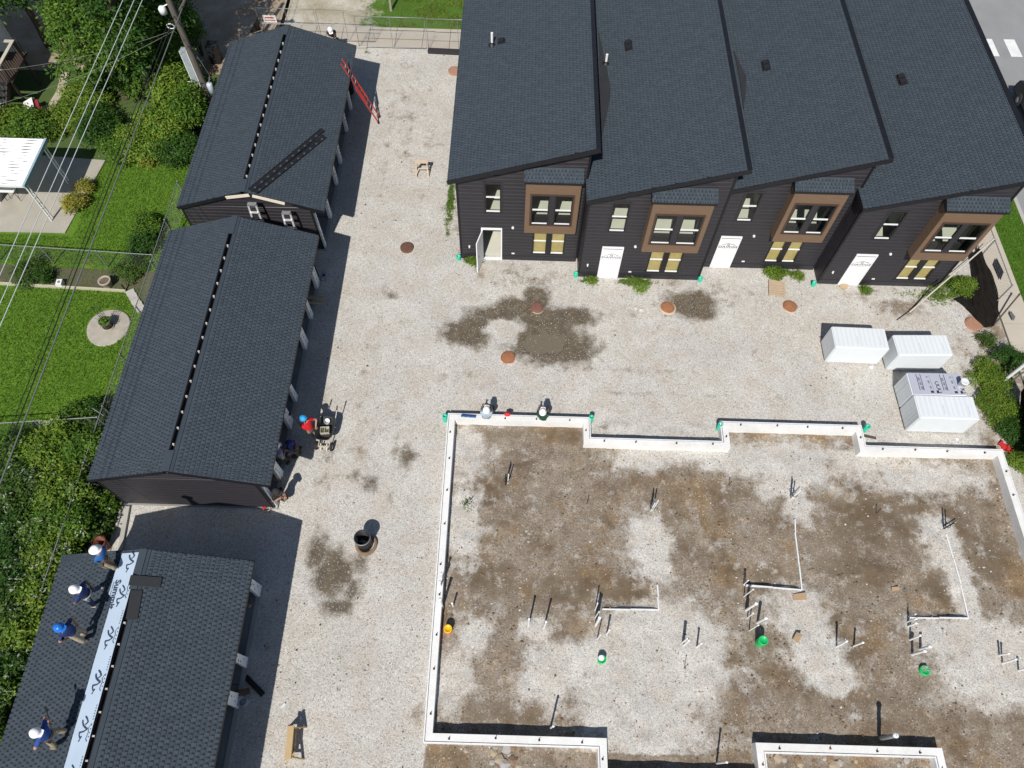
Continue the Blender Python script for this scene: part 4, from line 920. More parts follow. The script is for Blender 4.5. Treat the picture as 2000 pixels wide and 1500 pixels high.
# ================================================================= INSULATION BUNDLES
m_film = M('white_wrap_film', (.70, .725, .735), (.66, .69, .705), 2, .4, .05)
m_film2 = M('translucent_grey_film', (.60, .63, .66), (.52, .55, .59), 4, .3)
m_stripe = M('pale_grey_print', (.60, .635, .65), (.64, .67, .685), 5, .4)
m_gtop = M('grey_film_top', (.44, .45, .52), (.40, .41, .48), 3, .35)
def bundle(top4, h, label, grey=False):
    """top corners NW, NE, SE, SW in the photograph at height h"""
    q = [P(u, v, h) for u, v in top4]; c = sum(q, Vector())/4; t_ = thing('insulation_bundle', label, 'wrapped bundle', (c.x, c.y, 0), 0, 'wrapped insulation bundles on the gravel')
    ex = ((q[1]-q[0])+(q[2]-q[3]))/2; ey = ((q[0]-q[3])+(q[1]-q[2]))/2; w_, d_ = ex.length, ey.length; rz = math.atan2(ex.y, ex.x); R = Matrix.Rotation(rz, 3, 'Z')
    for k in range(2): MB().box((0, (k-.5)*d_*.6, .04), (w_*.95, .12, .08), rz).build('foam_foot', m_pvc, t_)
    bm = bmesh.new(); bmesh.ops.create_cube(bm, size=1); bmesh.ops.scale(bm, vec=(w_, d_, h-.08), verts=bm.verts); bmesh.ops.bevel(bm, geom=bm.edges[:], offset=.035, segments=3, affect='EDGES')
    bmesh.ops.rotate(bm, matrix=R, verts=bm.verts); bmesh.ops.translate(bm, vec=(0, 0, .08+(h-.08)/2), verts=bm.verts)
    me = bpy.data.meshes.new('wrap'); bm.to_mesh(me); bm.free(); me.materials.append(m_film); o = bpy.data.objects.new('wrapped_pack', me); COL.objects.link(o); o.parent = t_
    for p in me.polygons: p.use_smooth = False
    X_, Y_ = ex.normalized(), ey.normalized(); Z_ = Vector((0, 0, 1))
    if grey: MB().box((0, 0, h+.004), (w_-.06, d_-.06, .008), rz).build('top_sheet', m_gtop, t_)
    pr = MB(); zt = h+.001
    def lab(x, y, a, b_, m=0, z=zt): pr.box(X_*x+Y_*y+Vector((0, 0, z+(.001 if m else 0))), (a, b_, .003), rz, m)
    if not grey:
        for k in range(11):
            x = (-.42+k*.084)*w_; lab(x, .02*d_, w_*random.uniform(.02, .05), d_*.86, 0)
            if k in (4, 9):
                for j in range(9): lab(x+.06, (-.3+j*.045)*d_, .03, .03, 1)
        pr.build('top_print', [m_stripe, M('faint_print', (.52, .56, .58), None, 9, .4)], t_)
    else:
        z = h+.0105
        for x0 in (-.34, .10):
            for dx in (0, .075): lab((x0+dx)*w_, .06*d_, .022, d_*.72, 1, z)
            for j in range(3): lab((x0+.037)*w_, (.2-j*.2)*d_, .08, .15, 0, z)
            for j, y in enumerate((.30, .08, -.16)): lab((x0+.20)*w_, y*d_, .07, .13 if j else .06, 0, z); 
            for j in range(12): lab((x0+.245)*w_, (.35-j*.055)*d_, .012, .06, 0, z)
            for j in range(3):
                c_ = X_*((x0+.345)*w_)+Y_*((.02-j*.17)*d_)+Vector((0, 0, z)); a0 = [c_+R @ Vector((math.cos(a)*.075, math.sin(a)*.075, 0)) for a in np.linspace(.6, 5.9, 12)]; pr.tube(a0, .014, 4, 1)
            lab((x0+.20)*w_, -.36*d_, .12, .10, 1, z); lab((x0+.30)*w_, -.36*d_, .09, .12, 1, z)
        pr.build('top_print', [M('mid_grey_print', (.22, .23, .28), None, 9, .5), m_ink], t_)
    sd = MB()                                    # folds of the film at the west end, seams of the boards on the south face
    for k in range(6): sd.box(X_*(-w_/2-.001)+Y_*((-.4+k*.16)*d_)+Vector((0, 0, h*.5+.04)), (.004, .012, h*.8), rz)
    for k in range(3): sd.box(X_*(-w_/2-.001)+Vector((0, 0, .3+k*h*.26)), (.004, d_*.9, .01), rz)
    sd.build('end_fold', m_film2, t_)
    sd = MB()
    for k in range(7): sd.box(Y_*(-d_/2-.001)+Vector((0, 0, .16+k*(h-.2)/7)), (w_*.96, .003, .005), rz)
    sd.build('board_seam', m_stripe, t_); return t_
bundle(((1624, 637), (1728, 641), (1738, 683), (1632, 678)), 1.25, 'white wrapped insulation bundle nearest the townhouses, leftmost of the four')
bundle(((1743, 652.5), (1848, 654.5), (1863, 693), (1756, 695)), 1.25, 'white wrapped insulation bundle between the leftmost one and the grey topped one')
bundle(((1767, 726), (1874, 730), (1890, 772), (1787, 772)), 1.22, 'wrapped insulation bundle with a grey printed top sheet and a white bucket on it', True)
bundle(((1785, 770.5), (1901, 774), (1914, 820), (1797, 816)), 1.28, 'white wrapped insulation bundle nearest the foundation wall')
b = P(1876, 753, 1.235); t_ = thing('bucket', 'white plastic bucket standing on the grey topped bundle', 'bucket', b)
MB().lathe([(.12, 0), (.145, .33), (.15, .33), (.15, .30)], (0, 0, 0), 18).lathe([(.14, .32), (.11, .03), (.001, .03)], (0, 0, 0), 18).build('pail', m_pvc, t_)
MB().tube([(.15*math.cos(a), .15*math.sin(a)*.3-.08, .30-.10*math.sin(a)) for a in np.linspace(0, math.pi, 10)], .006, 5).build('handle', m_grey, t_)
MB().lathe([(.155, .335), (.13, .345), (.10, .33), (.001, .33)], (0, 0, 0), 18).build('lid', m_film, t_)
for u, v, lab in ((1700, 715, 'scrap of white wrap at the foot of the leftmost bundle'), (1867, 855, 'scrap of white wrap at the foot of the front bundle')):
    b = P(u, v); t_ = thing('plastic_scrap', lab, 'plastic scrap', b); MB().add([(-.08, 0, .01), (.09, .02, .02), (.11, -.06, .012), (.02, -.05, .05), (.03, -.16, .012), (-.03, -.14, .015)], [(0, 3, 1), (1, 3, 2), (0, 5, 3), (3, 5, 4), (3, 4, 2)]).build('sheet', m_film, t_)

# ================================================================= SAWHORSES, PALLET, CARTONS
def sawhorse(c, rz, ln, label, mat, h=.72, tipped=False):
    t_ = thing('sawhorse', label, 'sawhorse', c, rz, 'wooden sawhorses on the drive')
    def K(p): return Vector((p[0], p[2]-.12, p[1]+.28)) if tipped else Vector(p)
    MB().bar(K((-ln/2, 0, h)), K((ln/2, 0, h)), .09, .10, up=(0, 1, 0) if tipped else (0, 0, 1)).build('top_beam', mat, t_)
    MB().bar(K((-ln/2, .11, h-.02)), K((ln/2, .11, h-.02)), .10, .03).build('top_board', mat, t_)
    for x in (-ln/2+.06, ln/2-.06):
        for y in (-1, 1): MB().bar(K((x, y*.03, h-.02)), K((x+.05*(1 if x > 0 else -1), y*.28, 0)), .085, .038, up=(1, 0, 0)).build('leg', mat, t_)
        MB().bar(K((x, -.17, h*.42)), K((x, .17, h*.42)), .02, .10).build('gusset', mat, t_)
    MB().bar(K((-ln/2+.06, 0, h*.4)), K((ln/2-.06, 0, h*.4)), .085, .02).build('shelf', mat, t_)
sawhorse(P(826, 338), 0.03, .62, 'small pale sawhorse standing in the upper drive', M('pale_pine', (.62, .50, .38), (.54, .42, .30), 4, .7))
sawhorse(P(578, 1452), math.radians(94), .95, 'yellowish sawhorse at the bottom of the photo with a slanted leg', M('yellow_pine', (.52, .38, .20), (.45, .32, .17), 4, .7), .6)
t_ = thing('pallet', 'wooden pallet lying before the third townhouse', 'pallet', P(1516, 566), math.radians(-8))
m_pal = M('pallet_wood', (.50, .38, .26), (.42, .31, .21), 4, .8)
for k in range(6): MB().box((0, -.36+k*.145, .12), (.72, .105 if k % 2 else .12, .02)).build('deck_board', m_pal, t_)
for k in range(3): MB().box((-.31+k*.31, 0, .055), (.05, .84, .10)).build('stringer', m_pal, t_)
def carton(u, v, sx, sy, h, rz, label):
    t_ = thing('cardboard_piece', label, 'cardboard', P(u, v), rz); MB().box((0, 0, h/2), (sx, sy, h)).build('carton', M('cardboard', (.42, .30, .18), (.36, .25, .15), 6, .85), t_); MB().bar((-sx*.45, sy*.45, h), (sx*.5, sy*.6, h+.06), .12, .01).build('flap', M('cardboard', (.42, .30, .18)), t_)
carton(1561, 1168, .48, .16, .07, .08, 'flat torn cardboard piece below the middle edge strip')
carton(1554, 1247, .20, .22, .16, -.6, 'small open cardboard box in the soil beyond the tall green cap')
carton(1747, 1153, .26, .08, .07, 0, 'pale block of cardboard in the soil left of the right edge strip')
def rubble(name, label, spots, mat, group):
    for k, (u, v, s) in enumerate(spots):
        r = random.Random(k*7+int(u)); bm = bmesh.new(); bmesh.ops.create_icosphere(bm, subdivisions=1, radius=s)
        for x in bm.verts: x.co *= r.uniform(.7, 1.15); x.co.z *= .6
        me = bpy.data.meshes.new(name); bm.to_mesh(me); bm.free(); me.materials.append(mat[k % len(mat)]); o = bpy.data.objects.new(name, me); COL.objects.link(o); o.location = P(u, v, s*.2); o.rotation_euler = (0, 0, r.uniform(0, 6)); tag(o, label if isinstance(label, str) else label[k], 'stone', group)
m_rub = [M('rubble_tan', (.40, .32, .23), (.30, .24, .17), 5, .9, .4), M('rubble_grey', (.38, .36, .33), (.27, .26, .24), 5, .9, .4), M('rubble_brown', (.26, .17, .10), (.18, .12, .08), 5, .9, .4)]
rubble('rubble_stone', 'broken stone in the rubble below the front left foundation wall', [(965, 1470, .16), (990, 1464, .2), (1003, 1462, .14), (975, 1482, .2), (985, 1492, .22), (1000, 1486, .2), (1012, 1496, .13), (960, 1490, .11), (945, 1462, .09), (910, 1466, .13), (1038, 1462, .07), (1112, 1484, .08), (1128, 1464, .1), (968, 1461, .11), (1018, 1470, .12), (955, 1475, .07), (995, 1475, .09)], m_rub, 'rubble below the lower left step')
rubble('rubble_stone', 'broken stone inside the lower right foundation step', [(1520, 1482, .18), (1532, 1485, .11), (1558, 1485, .16), (1562, 1492, .15), (1611, 1482, .1), (1622, 1484, .15), (1628, 1495, .2), (1640, 1490, .12), (1700, 1482, .1), (1730, 1480, .1), (1770, 1486, .12), (1804, 1490, .11), (1820, 1490, .13), (1755, 1494, .1), (1590, 1488, .08), (1672, 1488, .08)], m_rub, 'rubble inside the lower right step')
rubble('white_stone', ('left one of two pale lumps beside the orange collared manhole', 'right one of two pale lumps beside the orange collared manhole'), [(1242, 602, .11), (1252, 605, .12)], [sm[0]], 'pale lumps near the manhole')
rubble('pad_stone', 'pale stone in the small heap in the upper left soil', [(1022, 1026, .07), (1028, 1037, .09), (1018, 1044, .08), (1032, 1058, .08), (1016, 1036, .06), (1024, 1050, .06), (1034, 1042, .07)], m_rub[:2], 'small stone heap in the soil')
# small things on the wall and around
def block(name, label, cat, u, v, z, d, rz, mat, extra=None):
    t_ = thing(name, label, cat, P(u, v, z), rz); MB().box((0, 0, d[2]/2), d).build('body', mat, t_)
    if extra: extra(t_)
    return t_
m_blue = M('blue_plastic', (.02, .05, .22), (.03, .07, .28), 9, .4); m_red = M('red_fabric', (.62, .03, .035), (.50, .02, .03), 9, .7)
block('spirit_level', 'blue spirit level lying on the foundation wall', 'level', 915, 814, FT, (.58, .06, .10), -.05, m_blue, lambda t_: [MB().box((x, -.031, .05), (.07, .005, .04)).build('vial', m_green, t_) for x in (-.2, 0, .2)])
t_ = thing('red_rag', 'red bag on the foundation wall between the two sitting workers', 'bag', P(991, 810, FT)); MB().lathe([(.11, 0), (.12, .06), (.08, .11), (.02, .13)], (0, 0, 0), 10, sx=1.2, sy=.7, wob=.1).build('cloth', m_red, t_); MB().tube([(-.06, 0, .1), (0, 0, .18), (.06, 0, .1)], .012, 5).build('strap', m_red, t_)
t_ = thing('safety_fabric', 'red crumpled safety fabric by the right corner of the foundation', 'fabric', P(1964, 876), math.radians(-50))
bm = bmesh.new(); bmesh.ops.create_grid(bm, x_segments=14, y_segments=6, size=.5)
for x in bm.verts: x.co.x *= .62; x.co.y *= .3; x.co.z = .05+.05*math.sin(x.co.x*19+x.co.y*9)+random.uniform(0, .03)
me = bpy.data.meshes.new('cloth'); bm.to_mesh(me); bm.free(); me.materials.append(m_red); o = bpy.data.objects.new('cloth', me); COL.objects.link(o); o.parent = t_
def timber(p0, p1, w_, h, label, mat, name='timber'):
    p0, p1 = Vector(p0), Vector(p1); c = (p0+p1)/2; t_ = thing(name, label, 'timber', (c.x, c.y, 0)); MB().bar(p0, p1, w_, h).build('beam', mat, t_, world=True); return t_
timber(P(836, 99, .1), P(897, 102, .1), .26, .2, 'dark beam lying at the temporary fence, half behind the first townhouse', M('dark_beam', (.035, .032, .035), None, 5, .7))
timber(P(480, 1322, .05), P(514, 1357, .05), .17, .05, 'short black board lying beside the nearest garage', m_black, 'black_board')
timber(P(1688, 851, .04), P(1711, 856, .04), .09, .05, 'short weathered plank outside the second inward step of the foundation', m_beam, 'short_plank')
timber(P(590, 580, .55), P(634, 581, .55), .14, .04, 'upper of two planks poking out under the middle garage eave', m_wood, 'plank'); timber(P(588, 590.5, .55), P(632, 591, .55), .09, .04, 'lower narrower one of two planks poking out of the middle garage', m_wood, 'plank')
timber(P(533, 934, .2), P(556, 936, .2), .16, .05, 'short plank inside the last bay of the middle garage', m_wood, 'plank')
timber(P(476, 1179, .2), P(489, 1184, .2), .1, .1, 'short wooden block inside the nearest garage, first bay', m_wood, 'wood_block')
timber(P(459, 1355, .33), P(488, 1349, .33), .2, .03, 'wooden board resting on the round bucket by the nearest garage', M('old_board', (.16, .10, .055), None, 5, .8), 'board')
t_ = thing('round_bucket', 'clear round bucket at the post of the nearest garage', 'bucket', P(478, 1372)); MB().lathe([(.13, 0), (.16, .30), (.165, .30), (.14, .28), (.12, .03), (.001, .03)], (0, 0, 0), 18).build('pail', m_film2, t_); MB().lathe([(.17, .27), (.17, .305), (.15, .31)], (0, 0, 0), 18).build('rim', m_grey, t_)
for u, v, lab in ((500, 1184, 'small white stick on the shaded gravel'), (523, 1268, 'small brown block on the shaded gravel'), (554, 1378, 'white scrap of paper on the gravel above the lower sawhorse'), (1647, 560, 'small wooden step block at the last white door')):
    t_ = thing('scrap', lab, 'scrap', P(u, v), random.random()); MB().box((0, 0, .02), (.16, .06, .04) if u != 1647 else (.36, .24, .12)).build('piece', m_wood if u in (523, 1647) else m_film, t_)
t_ = thing('red_hose_reel', 'red and cream hose scraps at the corner of the middle garage', 'hose', P(517, 995)); MB().tube([(math.cos(a)*.12+.1, math.sin(a)*.10, .04+a*.004) for a in np.linspace(0, 12, 40)], .02, 6).build('coil', M('cream_hose', (.55, .50, .38), None, 9, .6), t_); MB().box((.0, .02, .1), (.14, .06, .06), .4).build('nozzle', m_red, t_)
t_ = thing('block', 'grey concrete block beside the first post of the middle garage', 'block', P(634, 543)); MB().box((0, 0, .1), (.2, .38, .2), .05).build('body', M('block_grey', (.30, .33, .36), None, 5, .9), t_); MB().box((0, 0, .205), (.12, .12, .012)).build('core', m_dark, t_)

# ================================================================= LADDERS, SOFFIT STRIPS, UNDERLAYMENT
m_redl = M('red_fibreglass', (.62, .055, .035), (.50, .04, .03), 6, .45)
m_alu = M('aluminium', (.75, .75, .75), (.66, .66, .66), 9, .35, 0, .4)
b0 = P(741, 235, .02); tp = Vector((-8.52, b0.y, 3.42)); ax = (tp-b0).normalized(); sd = Vector((0, 1, 0))
t_ = thing('extension_ladder', 'red extension ladder leaning on the far garage eave', 'ladder', b0)
for s in (-1, 1):
    MB().bar(b0+sd*.22*s, b0+ax*((tp-b0).length*.62)+sd*.22*s, .035, .09, up=sd).build('base_rail', m_redl, t_, world=True)
    nn = ax.cross(sd)*-.06; MB().bar(b0+ax*1.3+sd*.18*s+nn, tp+sd*.18*s+nn, .032, .08, up=sd).build('fly_rail', m_redl, t_, world=True)
    MB().bar(b0+sd*.22*s+Vector((0, 0, .02)), b0+sd*.22*s+ax*.12, .06, .12, up=sd).build('foot', m_black, t_, world=True)
Lh = (tp-b0).length; d = .3
while d < Lh-.1:
    hw = .2 if d < Lh*.62 else .17; c = b0+ax*d+(nn if d > Lh*.62 else Vector()); MB().tube([c-sd*hw, c+sd*hw], .017, 6).build('rung', m_alu, t_, world=True); d += .305
def step_ladder(u, v, lab):
    tp = onY(u, v, 21.05); t_ = thing('step_ladder', lab, 'ladder', (tp.x, 20.75, 0), 0, 'step ladders in the gap between two garages'); h = tp.z
    for s in (-1, 1):
        MB().bar((s*.24, -.08, .08), (s*.16, .28, h), .03, .075, up=(1, 0, 0)).build('front_rail', m_alu, t_); MB().bar((s*.22, .24, .08), (s*.15, .36, h-.06), .025, .05, up=(1, 0, 0)).build('rear_rail', m_alu, t_)
    for k in range(6):
        f = (k+.8)/6.6; MB().box((0, -.08+.36*f-.02, .08+(h-.08)*f), (.46-.15*f, .11, .025)).build('step', m_alu, t_)
    MB().box((0, .30, h+.01), (.36, .17, .05)).build('top_cap', m_grey, t_)
step_ladder(492, 399, 'folded aluminium step ladder on the left in the gap between the two rear garages')
step_ladder(559, 416, 'folded aluminium step ladder on the right in the gap between the two rear garages')
sn = Vector((.331, 0, 1)).normalized(); sp0 = Vector((GX1, 21.32, GZE))
for a, b_, lab in (((489, 372), (631, 253), 'upper one of two long black vented soffit strips lying on the far garage roof'), ((498, 376), (634, 266), 'lower one of two long black vented soffit strips lying on the far garage roof')):
    p, q = onPlane(*a, sp0+sn*.06, sn), onPlane(*b_, sp0+sn*.05, sn); c = (p+q)/2; t_ = thing('soffit_strip', lab, 'soffit strip', c, 0, 'soffit strips on the roof'); dd = (q-p).normalized(); up = sn
    MB().bar(p, q, .21, .012, up=up).build('panel', m_black, t_, world=True)
    side = up.cross(dd).normalized()
    for s in (-1, 1): MB().bar(p+side*.10*s+up*.015, q+side*.10*s+up*.015, .012, .03, up=up).build('lip', m_black, t_, world=True)
    n = int((q-p).length/.42); mb = MB()
    for k in range(n): mb.bar(p+dd*(.2+k*.42)+up*.008-side*.03, p+dd*(.31+k*.42)+up*.008-side*.03, .07, .005, up=up)
    mb.build('vent_slots', M('vent_grey', (.08, .085, .10), None, 9, .6), t_, world=True)
# underlayment on the nearest garage
m_und = M('white_underlayment', (.47, .56, .67), (.42, .51, .62), 1.6, .5, .1)
m_uink = M('navy_print', (.035, .06, .11), None, 9, .6)
n3 = Vector((-.331, 0, 1)).normalized(); dn = Vector((-1, 0, -.331)).normalized()
ur = Vector((GXC-.115, 0, G3[2](GXC-.115)+.032)); t_ = thing('underlayment_strip', 'white printed underlayment strip laid down the ridge of the nearest garage', 'underlayment', (ur.x-.3, 6, ur.z))
def U3(y, d, up=.0): return Vector((ur.x, y, ur.z))+dn*d+n3*up
sheet = MB(); N_ = 70; y_n, y_s = 6.30, -2.5
for k in range(N_):
    a, b_ = y_n+(y_s-y_n)*k/N_, y_n+(y_s-y_n)*(k+1)/N_
    def wd(y): return .60 if y < 4.95 else (.78 if y < 5.9 else .72)
    wv = lambda y, d: .006+.006*math.sin(y*5+d*3)*math.sin(y*1.7)
    D = (0, .2, .4, None)
    for j in range(3):
        da0, da1 = (D[j], D[j+1] if D[j+1] is not None else wd(a)); db1 = D[j+1] if D[j+1] is not None else wd(b_-.001)
        sheet.add([U3(a, da0, wv(a, da0)), U3(b_, da0, wv(b_, da0)), U3(b_, db1, wv(b_, db1)), U3(a, da1, wv(a, da1))], [(3, 2, 1, 0)], 0, True)
so_ = sheet.build('sheet', m_und, t_, world=True)
pr = MB()
def seg(y0, d0, y1, d1, w0, w1):                   # tapered brush stroke on the sheet
    p, q = U3(y0, d0, .019), U3(y1, d1, .019); s = (q-p).cross(n3).normalized(); pr.add([p-s*w0, p+s*w0, q+s*w1, q-s*w1], [(0, 1, 2, 3)])
def mountain(y, d):
    for pth, w_ in ((((.31, .04), (.235, -.055), (.15, -.11), (.115, -.06), (.087, -.025)), .020), (((.21, .10), (.13, .07), (.06, .015), (.015, -.07), (-.02, -.145), (-.05, -.09), (-.087, -.04), (-.115, .11)), .022), (((-.115, .10), (-.18, .08), (-.24, .04), (-.21, -.017), (-.27, .02), (-.34, .045)), .017)):
        for a, b_ in zip(pth, pth[1:]): seg(y+a[0], d+a[1], y+b_[0], d+b_[1], w_*.8, w_*1.15)
for k in range(8):
    pr = MB(); mountain(6.02 if k == 0 else 4.98-(k-1)*1.22, .30); pr.build('mountain_print', m_uink, so_, world=True)
def print_text(s, size, yc, dc, name='lettering'):
    me = text_mesh(s, size, 0, .03 if size > .1 else .01); R = Matrix((Vector((0, -1, 0)), dn*-1, n3)).transposed().to_4x4(); me.transform(Matrix.Translation(U3(yc, dc, .021)-root_loc(so_)) @ R); me.materials.append(m_uink); o = bpy.data.objects.new(name, me); COL.objects.link(o); o.parent = so_
print_text('Summit', .29, 5.02, .55); print_text('Synthetic Underlayment', .062, 5.10, .70)
pr = MB()
for k in range(8):                                  # small repeat print at the ridge edge
    y = 5.5-k*1.30
    for j in range(6): seg(y+.32-j*.07, .05, y+.29-j*.07, .05, .013, .013)
    for a, b_ in (((-.15, .05), (-.28, .13)), ((-.28, .13), (-.38, .09)), ((-.38, .09), (-.55, .12)), ((-.55, .12), (-.62, .06))): seg(y+a[0], a[1], y+b_[0], b_[1], .008, .008)
    for j in range(4): seg(y-.18-j*.10, .045, y-.21-j*.10, .045, .013, .013)
stuff(pr.build('small_print', m_uink, so_, world=True))
m_loose = M('loose_shingle', (.030, .032, .035), (.022, .024, .027), 20, .9)
def loose(p, q, w_, lab, n_=2):
    c = (Vector(p)+Vector(q))/2; t_ = thing('loose_shingle', lab, 'shingle', c); e = (Vector(q)-Vector(p)).normalized()
    for k in range(n_): MB().bar(Vector(p)+sn*(.012+k*.012)+e*k*.01, Vector(q)+sn*(.012+k*.012)+e*k*.01, w_, .010, up=sn).build('strip', m_loose, t_, world=True)
g3p = Vector((GX1, 0, GZE+.03))
loose(onPlane(253, 1133, g3p, sn), onPlane(314, 1138, g3p, sn), .30, 'dark loose shingle laid across the ridge of the nearest garage')
loose(onPlane(267, 1153, g3p, sn), onPlane(257, 1210, g3p, sn), .32, 'dark loose shingle lying along the ridge of the nearest garage', 1)

# ================================================================= WHEELBARROW
bw = P(641, 850); t_ = thing('wheelbarrow', 'black two wheeled wheelbarrow full of tools beside the worker in red', 'wheelbarrow', bw, math.radians(-4))
def rect_ring(a, b_, z, k=6):
    out = []
    for i in range(24):
        an = i*2*math.pi/24; c_, s_ = math.cos(an), math.sin(an); e = 2/3.6
        out.append((a*abs(c_)**e*(1 if c_ > 0 else -1), b_*abs(s_)**e*(1 if s_ > 0 else -1), z))
    return out
rings = [rect_ring(.20, .30, .34), rect_ring(.27, .42, .52), rect_ring(.33, .50, .66), rect_ring(.345, .515, .66), rect_ring(.345, .515, .64)]; inn_ = [rect_ring(.32, .49, .655), rect_ring(.25, .40, .52), rect_ring(.18, .28, .37)]
tb = MB()
for A in (rings, inn_):
    for r0, r1 in zip(A, A[1:]):
        f = [(i, (i+1) % 24, 24+(i+1) % 24, 24+i) for i in range(24)]; tb.add(r0+r1, f, 0, True)
tb.add(rings[0], [tuple(reversed(range(24)))]); tb.add(inn_[-1], [tuple(range(24))]); tb.build('tub', M('black_poly_tub', (.03, .032, .035), (.05, .05, .05), 5, .5), t_)
m_pale = M('pale_handle', (.55, .50, .42), (.45, .40, .33), 4, .6)
for s in (-1, 1):
    MB().tube([(s*.20, -.62, .22), (s*.24, 0, .33), (s*.30, .62, .60), (s*.30, .95, .72)], .02, 8).build('handle', m_pale, t_); MB().tube([(s*.30, .80, .665), (s*.30, .97, .73)], .026, 8).build('grip', m_black, t_)
    MB().tube([(s*.24, .22, .36), (s*.26, .34, .02), (s*.20, .42, .015)], .016, 6).build('leg', m_pale, t_)
    wl = MB(); wl.lathe([(.10, -.035), (.165, -.045), (.185, 0), (.165, .045), (.10, .035)], (0, 0, 0), 18); wl.v = [(s*.30+z, -.56+x, .19+y) for x, y, z in wl.v]; w_ = wl.build('wheel', M('rubber', (.025, .025, .025), None, 9, .8), t_)
    hb = MB(); hb.lathe([(.001, -.04), (.10, -.03), (.10, .03), (.001, .04)], (0, 0, 0), 14); hb.v = [(s*.30+z, -.56+x, .19+y) for x, y, z in hb.v]; hb.build('hub', m_pale, w_)
MB().tube([(-.28, -.56, .19), (.28, -.56, .19)], .015, 6).build('axle', m_grey, t_)
MB().bar((-.2, -.62, .26), (.2, -.62, .26), .06, .03).bar((-.12, -.72, .1), (-.12, -.5, .3), .04, .03).bar((.12, -.72, .1), (.12, -.5, .3), .04, .03).build('nose_brace', m_pale, t_)
t_ = thing('tool_tray', 'pale tool tray lying in the wheelbarrow', 'tool tray', bw+Vector((0, -.05, .50)), .1)
MB().b2(-.17, .17, -.15, .12, 0, .02).b2(-.17, -.155, -.15, .12, .02, .14).b2(.155, .17, -.15, .12, .02, .14).b2(-.155, .155, .105, .12, .02, .14).b2(-.155, .155, -.15, -.135, .02, .14).build('tray', m_pale, t_); MB().b2(-.01, .005, -.135, .105, .02, .13).build('divider', m_pale, t_)
MB().box((-.08, .0, .06), (.10, .16, .07), .3).box((.08, -.04, .06), (.08, .12, .08), -.4).build('tools', M('olive_tool', (.10, .11, .05), None, 9, .6), t_)
t_ = thing('white_pail', 'white pail at the handle end of the wheelbarrow', 'bucket', bw+Vector((.04, .30, .52))); MB().lathe([(.10, 0), (.12, .14), (.125, .14), (.105, .02), (.001, .02)], (0, 0, 0), 14).build('pail', m_pvc, t_); MB().lathe([(.128, .12), (.128, .145), (.11, .146)], (0, 0, 0), 14).build('rim', m_grey, t_)
# ================================================================= FENCES
m_gal = M('fence_steel', (.30, .31, .31), (.22, .23, .23), 9, .5, 0, .4)
def chain_fence(name, label, pts, h, post_step=2.4, cell=.16, cat='chain link fence', rails=('top',), group=None, mesh=True, wire=.0024):
    c = Vector(pts[0]); t_ = thing(name, label, cat, (c.x, c.y, 0), 0, group); mm = MB()
    for a, b_ in zip(pts, pts[1:]):
        a, b_ = Vector((*a, 0)) if len(a) == 2 else Vector(a), Vector((*b_, 0)) if len(b_) == 2 else Vector(b_); L_ = (b_-a).length; n = max(1, round(L_/post_step)); up = Vector((0, 0, 1)); e = (b_-a).normalized()
        for k in range(n+1):
            p = a+(b_-a)*(k/n); MB().tube([p+up*-.1, p+up*(h+.03)], .028, 8).lathe([(.036, h+.02), (.03, h+.05), (.001, h+.06)], p, 8).build('post', m_gal, t_, world=True)
        for r in rails: z = h if r == 'top' else (.05 if r == 'bottom' else h*.5); MB().tube([a+up*z, b_+up*z], .019, 6).build(r+'_rail', m_gal, t_, world=True)
        if mesh:
            x = -h
            while x < L_:
                for sg in (1, -1):
                    x0, z0, x1, z1 = (x, 0, x+h, h) if sg > 0 else (x, h, x+h, 0)
                    if x0 < 0: z0 += sg*(-x0); x0 = 0
                    if x1 > L_: z1 -= sg*(x1-L_); x1 = L_
                    if x1 > x0+.02: mm.bar(a+e*x0+up*z0, a+e*x1+up*z1, wire, wire)
                x += cell
    if mesh: stuff(mm.build('wire_mesh', m_gal, t_, world=True))
    return t_
chain_fence('chain_link_fence', 'long chain link fence running beside the garages behind the lawns', [(-15.62, 24.2), (-15.62, 5.6)], 1.25)
chain_fence('chain_link_fence', 'chain link fence between the two lawns above the planting bed', [(-25.5, 20.45), (-15.75, 20.0)], 1.15)
chain_fence('chain_link_fence', 'chain link fence between the lower lawn and the bushes', [(-25, 11.2), (-15.75, 12.15)], 1.15)
chain_fence('chain_link_fence', 'short bent chain link fence in the weeds beside the nearest garage', [(-15.62, 5.5), (-16.3, 5.2), (-17.0, 1.2)], 1.1)
def temp_panel(x0, x1, y, h, lab, z=0.1):
    t_ = thing('temporary_fence', lab, 'fence panel', ((x0+x1)/2, y, z), 0, 'temporary fence panels at the sidewalk'); X0, X1 = x0-(x0+x1)/2, x1-(x0+x1)/2
    MB().tube([(X0, 0, 0), (X0, 0, h), (X1, 0, h), (X1, 0, 0), (X0, 0, 0)], .021, 6).build('frame', m_grey, t_)
    MB().tube([(X0, 0, h*.5), (X1, 0, h*.5)], .014, 6).build('cross_bar', m_grey, t_); MB().tube([((X0+X1)/2, 0, 0), ((X0+X1)/2, 0, h)], .014, 6).build('upright', m_grey, t_)
    mm = MB(); x = X0-h
    while x < X1:
        for sg in (1, -1):
            a, za, b_, zb = (x, 0, x+h, h) if sg > 0 else (x, h, x+h, 0)
            if a < X0: za += sg*(X0-a); a = X0
            if b_ > X1: zb -= sg*(b_-X1); b_ = X1
            if b_ > a+.02: mm.bar((a, 0, za), (b_, 0, zb), .003, .003)
        x += .17
    stuff(mm.build('wire_mesh', m_gal, t_)); MB().box((X0+.15, 0, -.03), (.5, .22, .08)).build('foot_block', m_conc, t_); return t_
temp_panel(-14.2, -11.1, 36.05, 1.8, 'temporary fence panel at the far garage corner, by the dirt track')
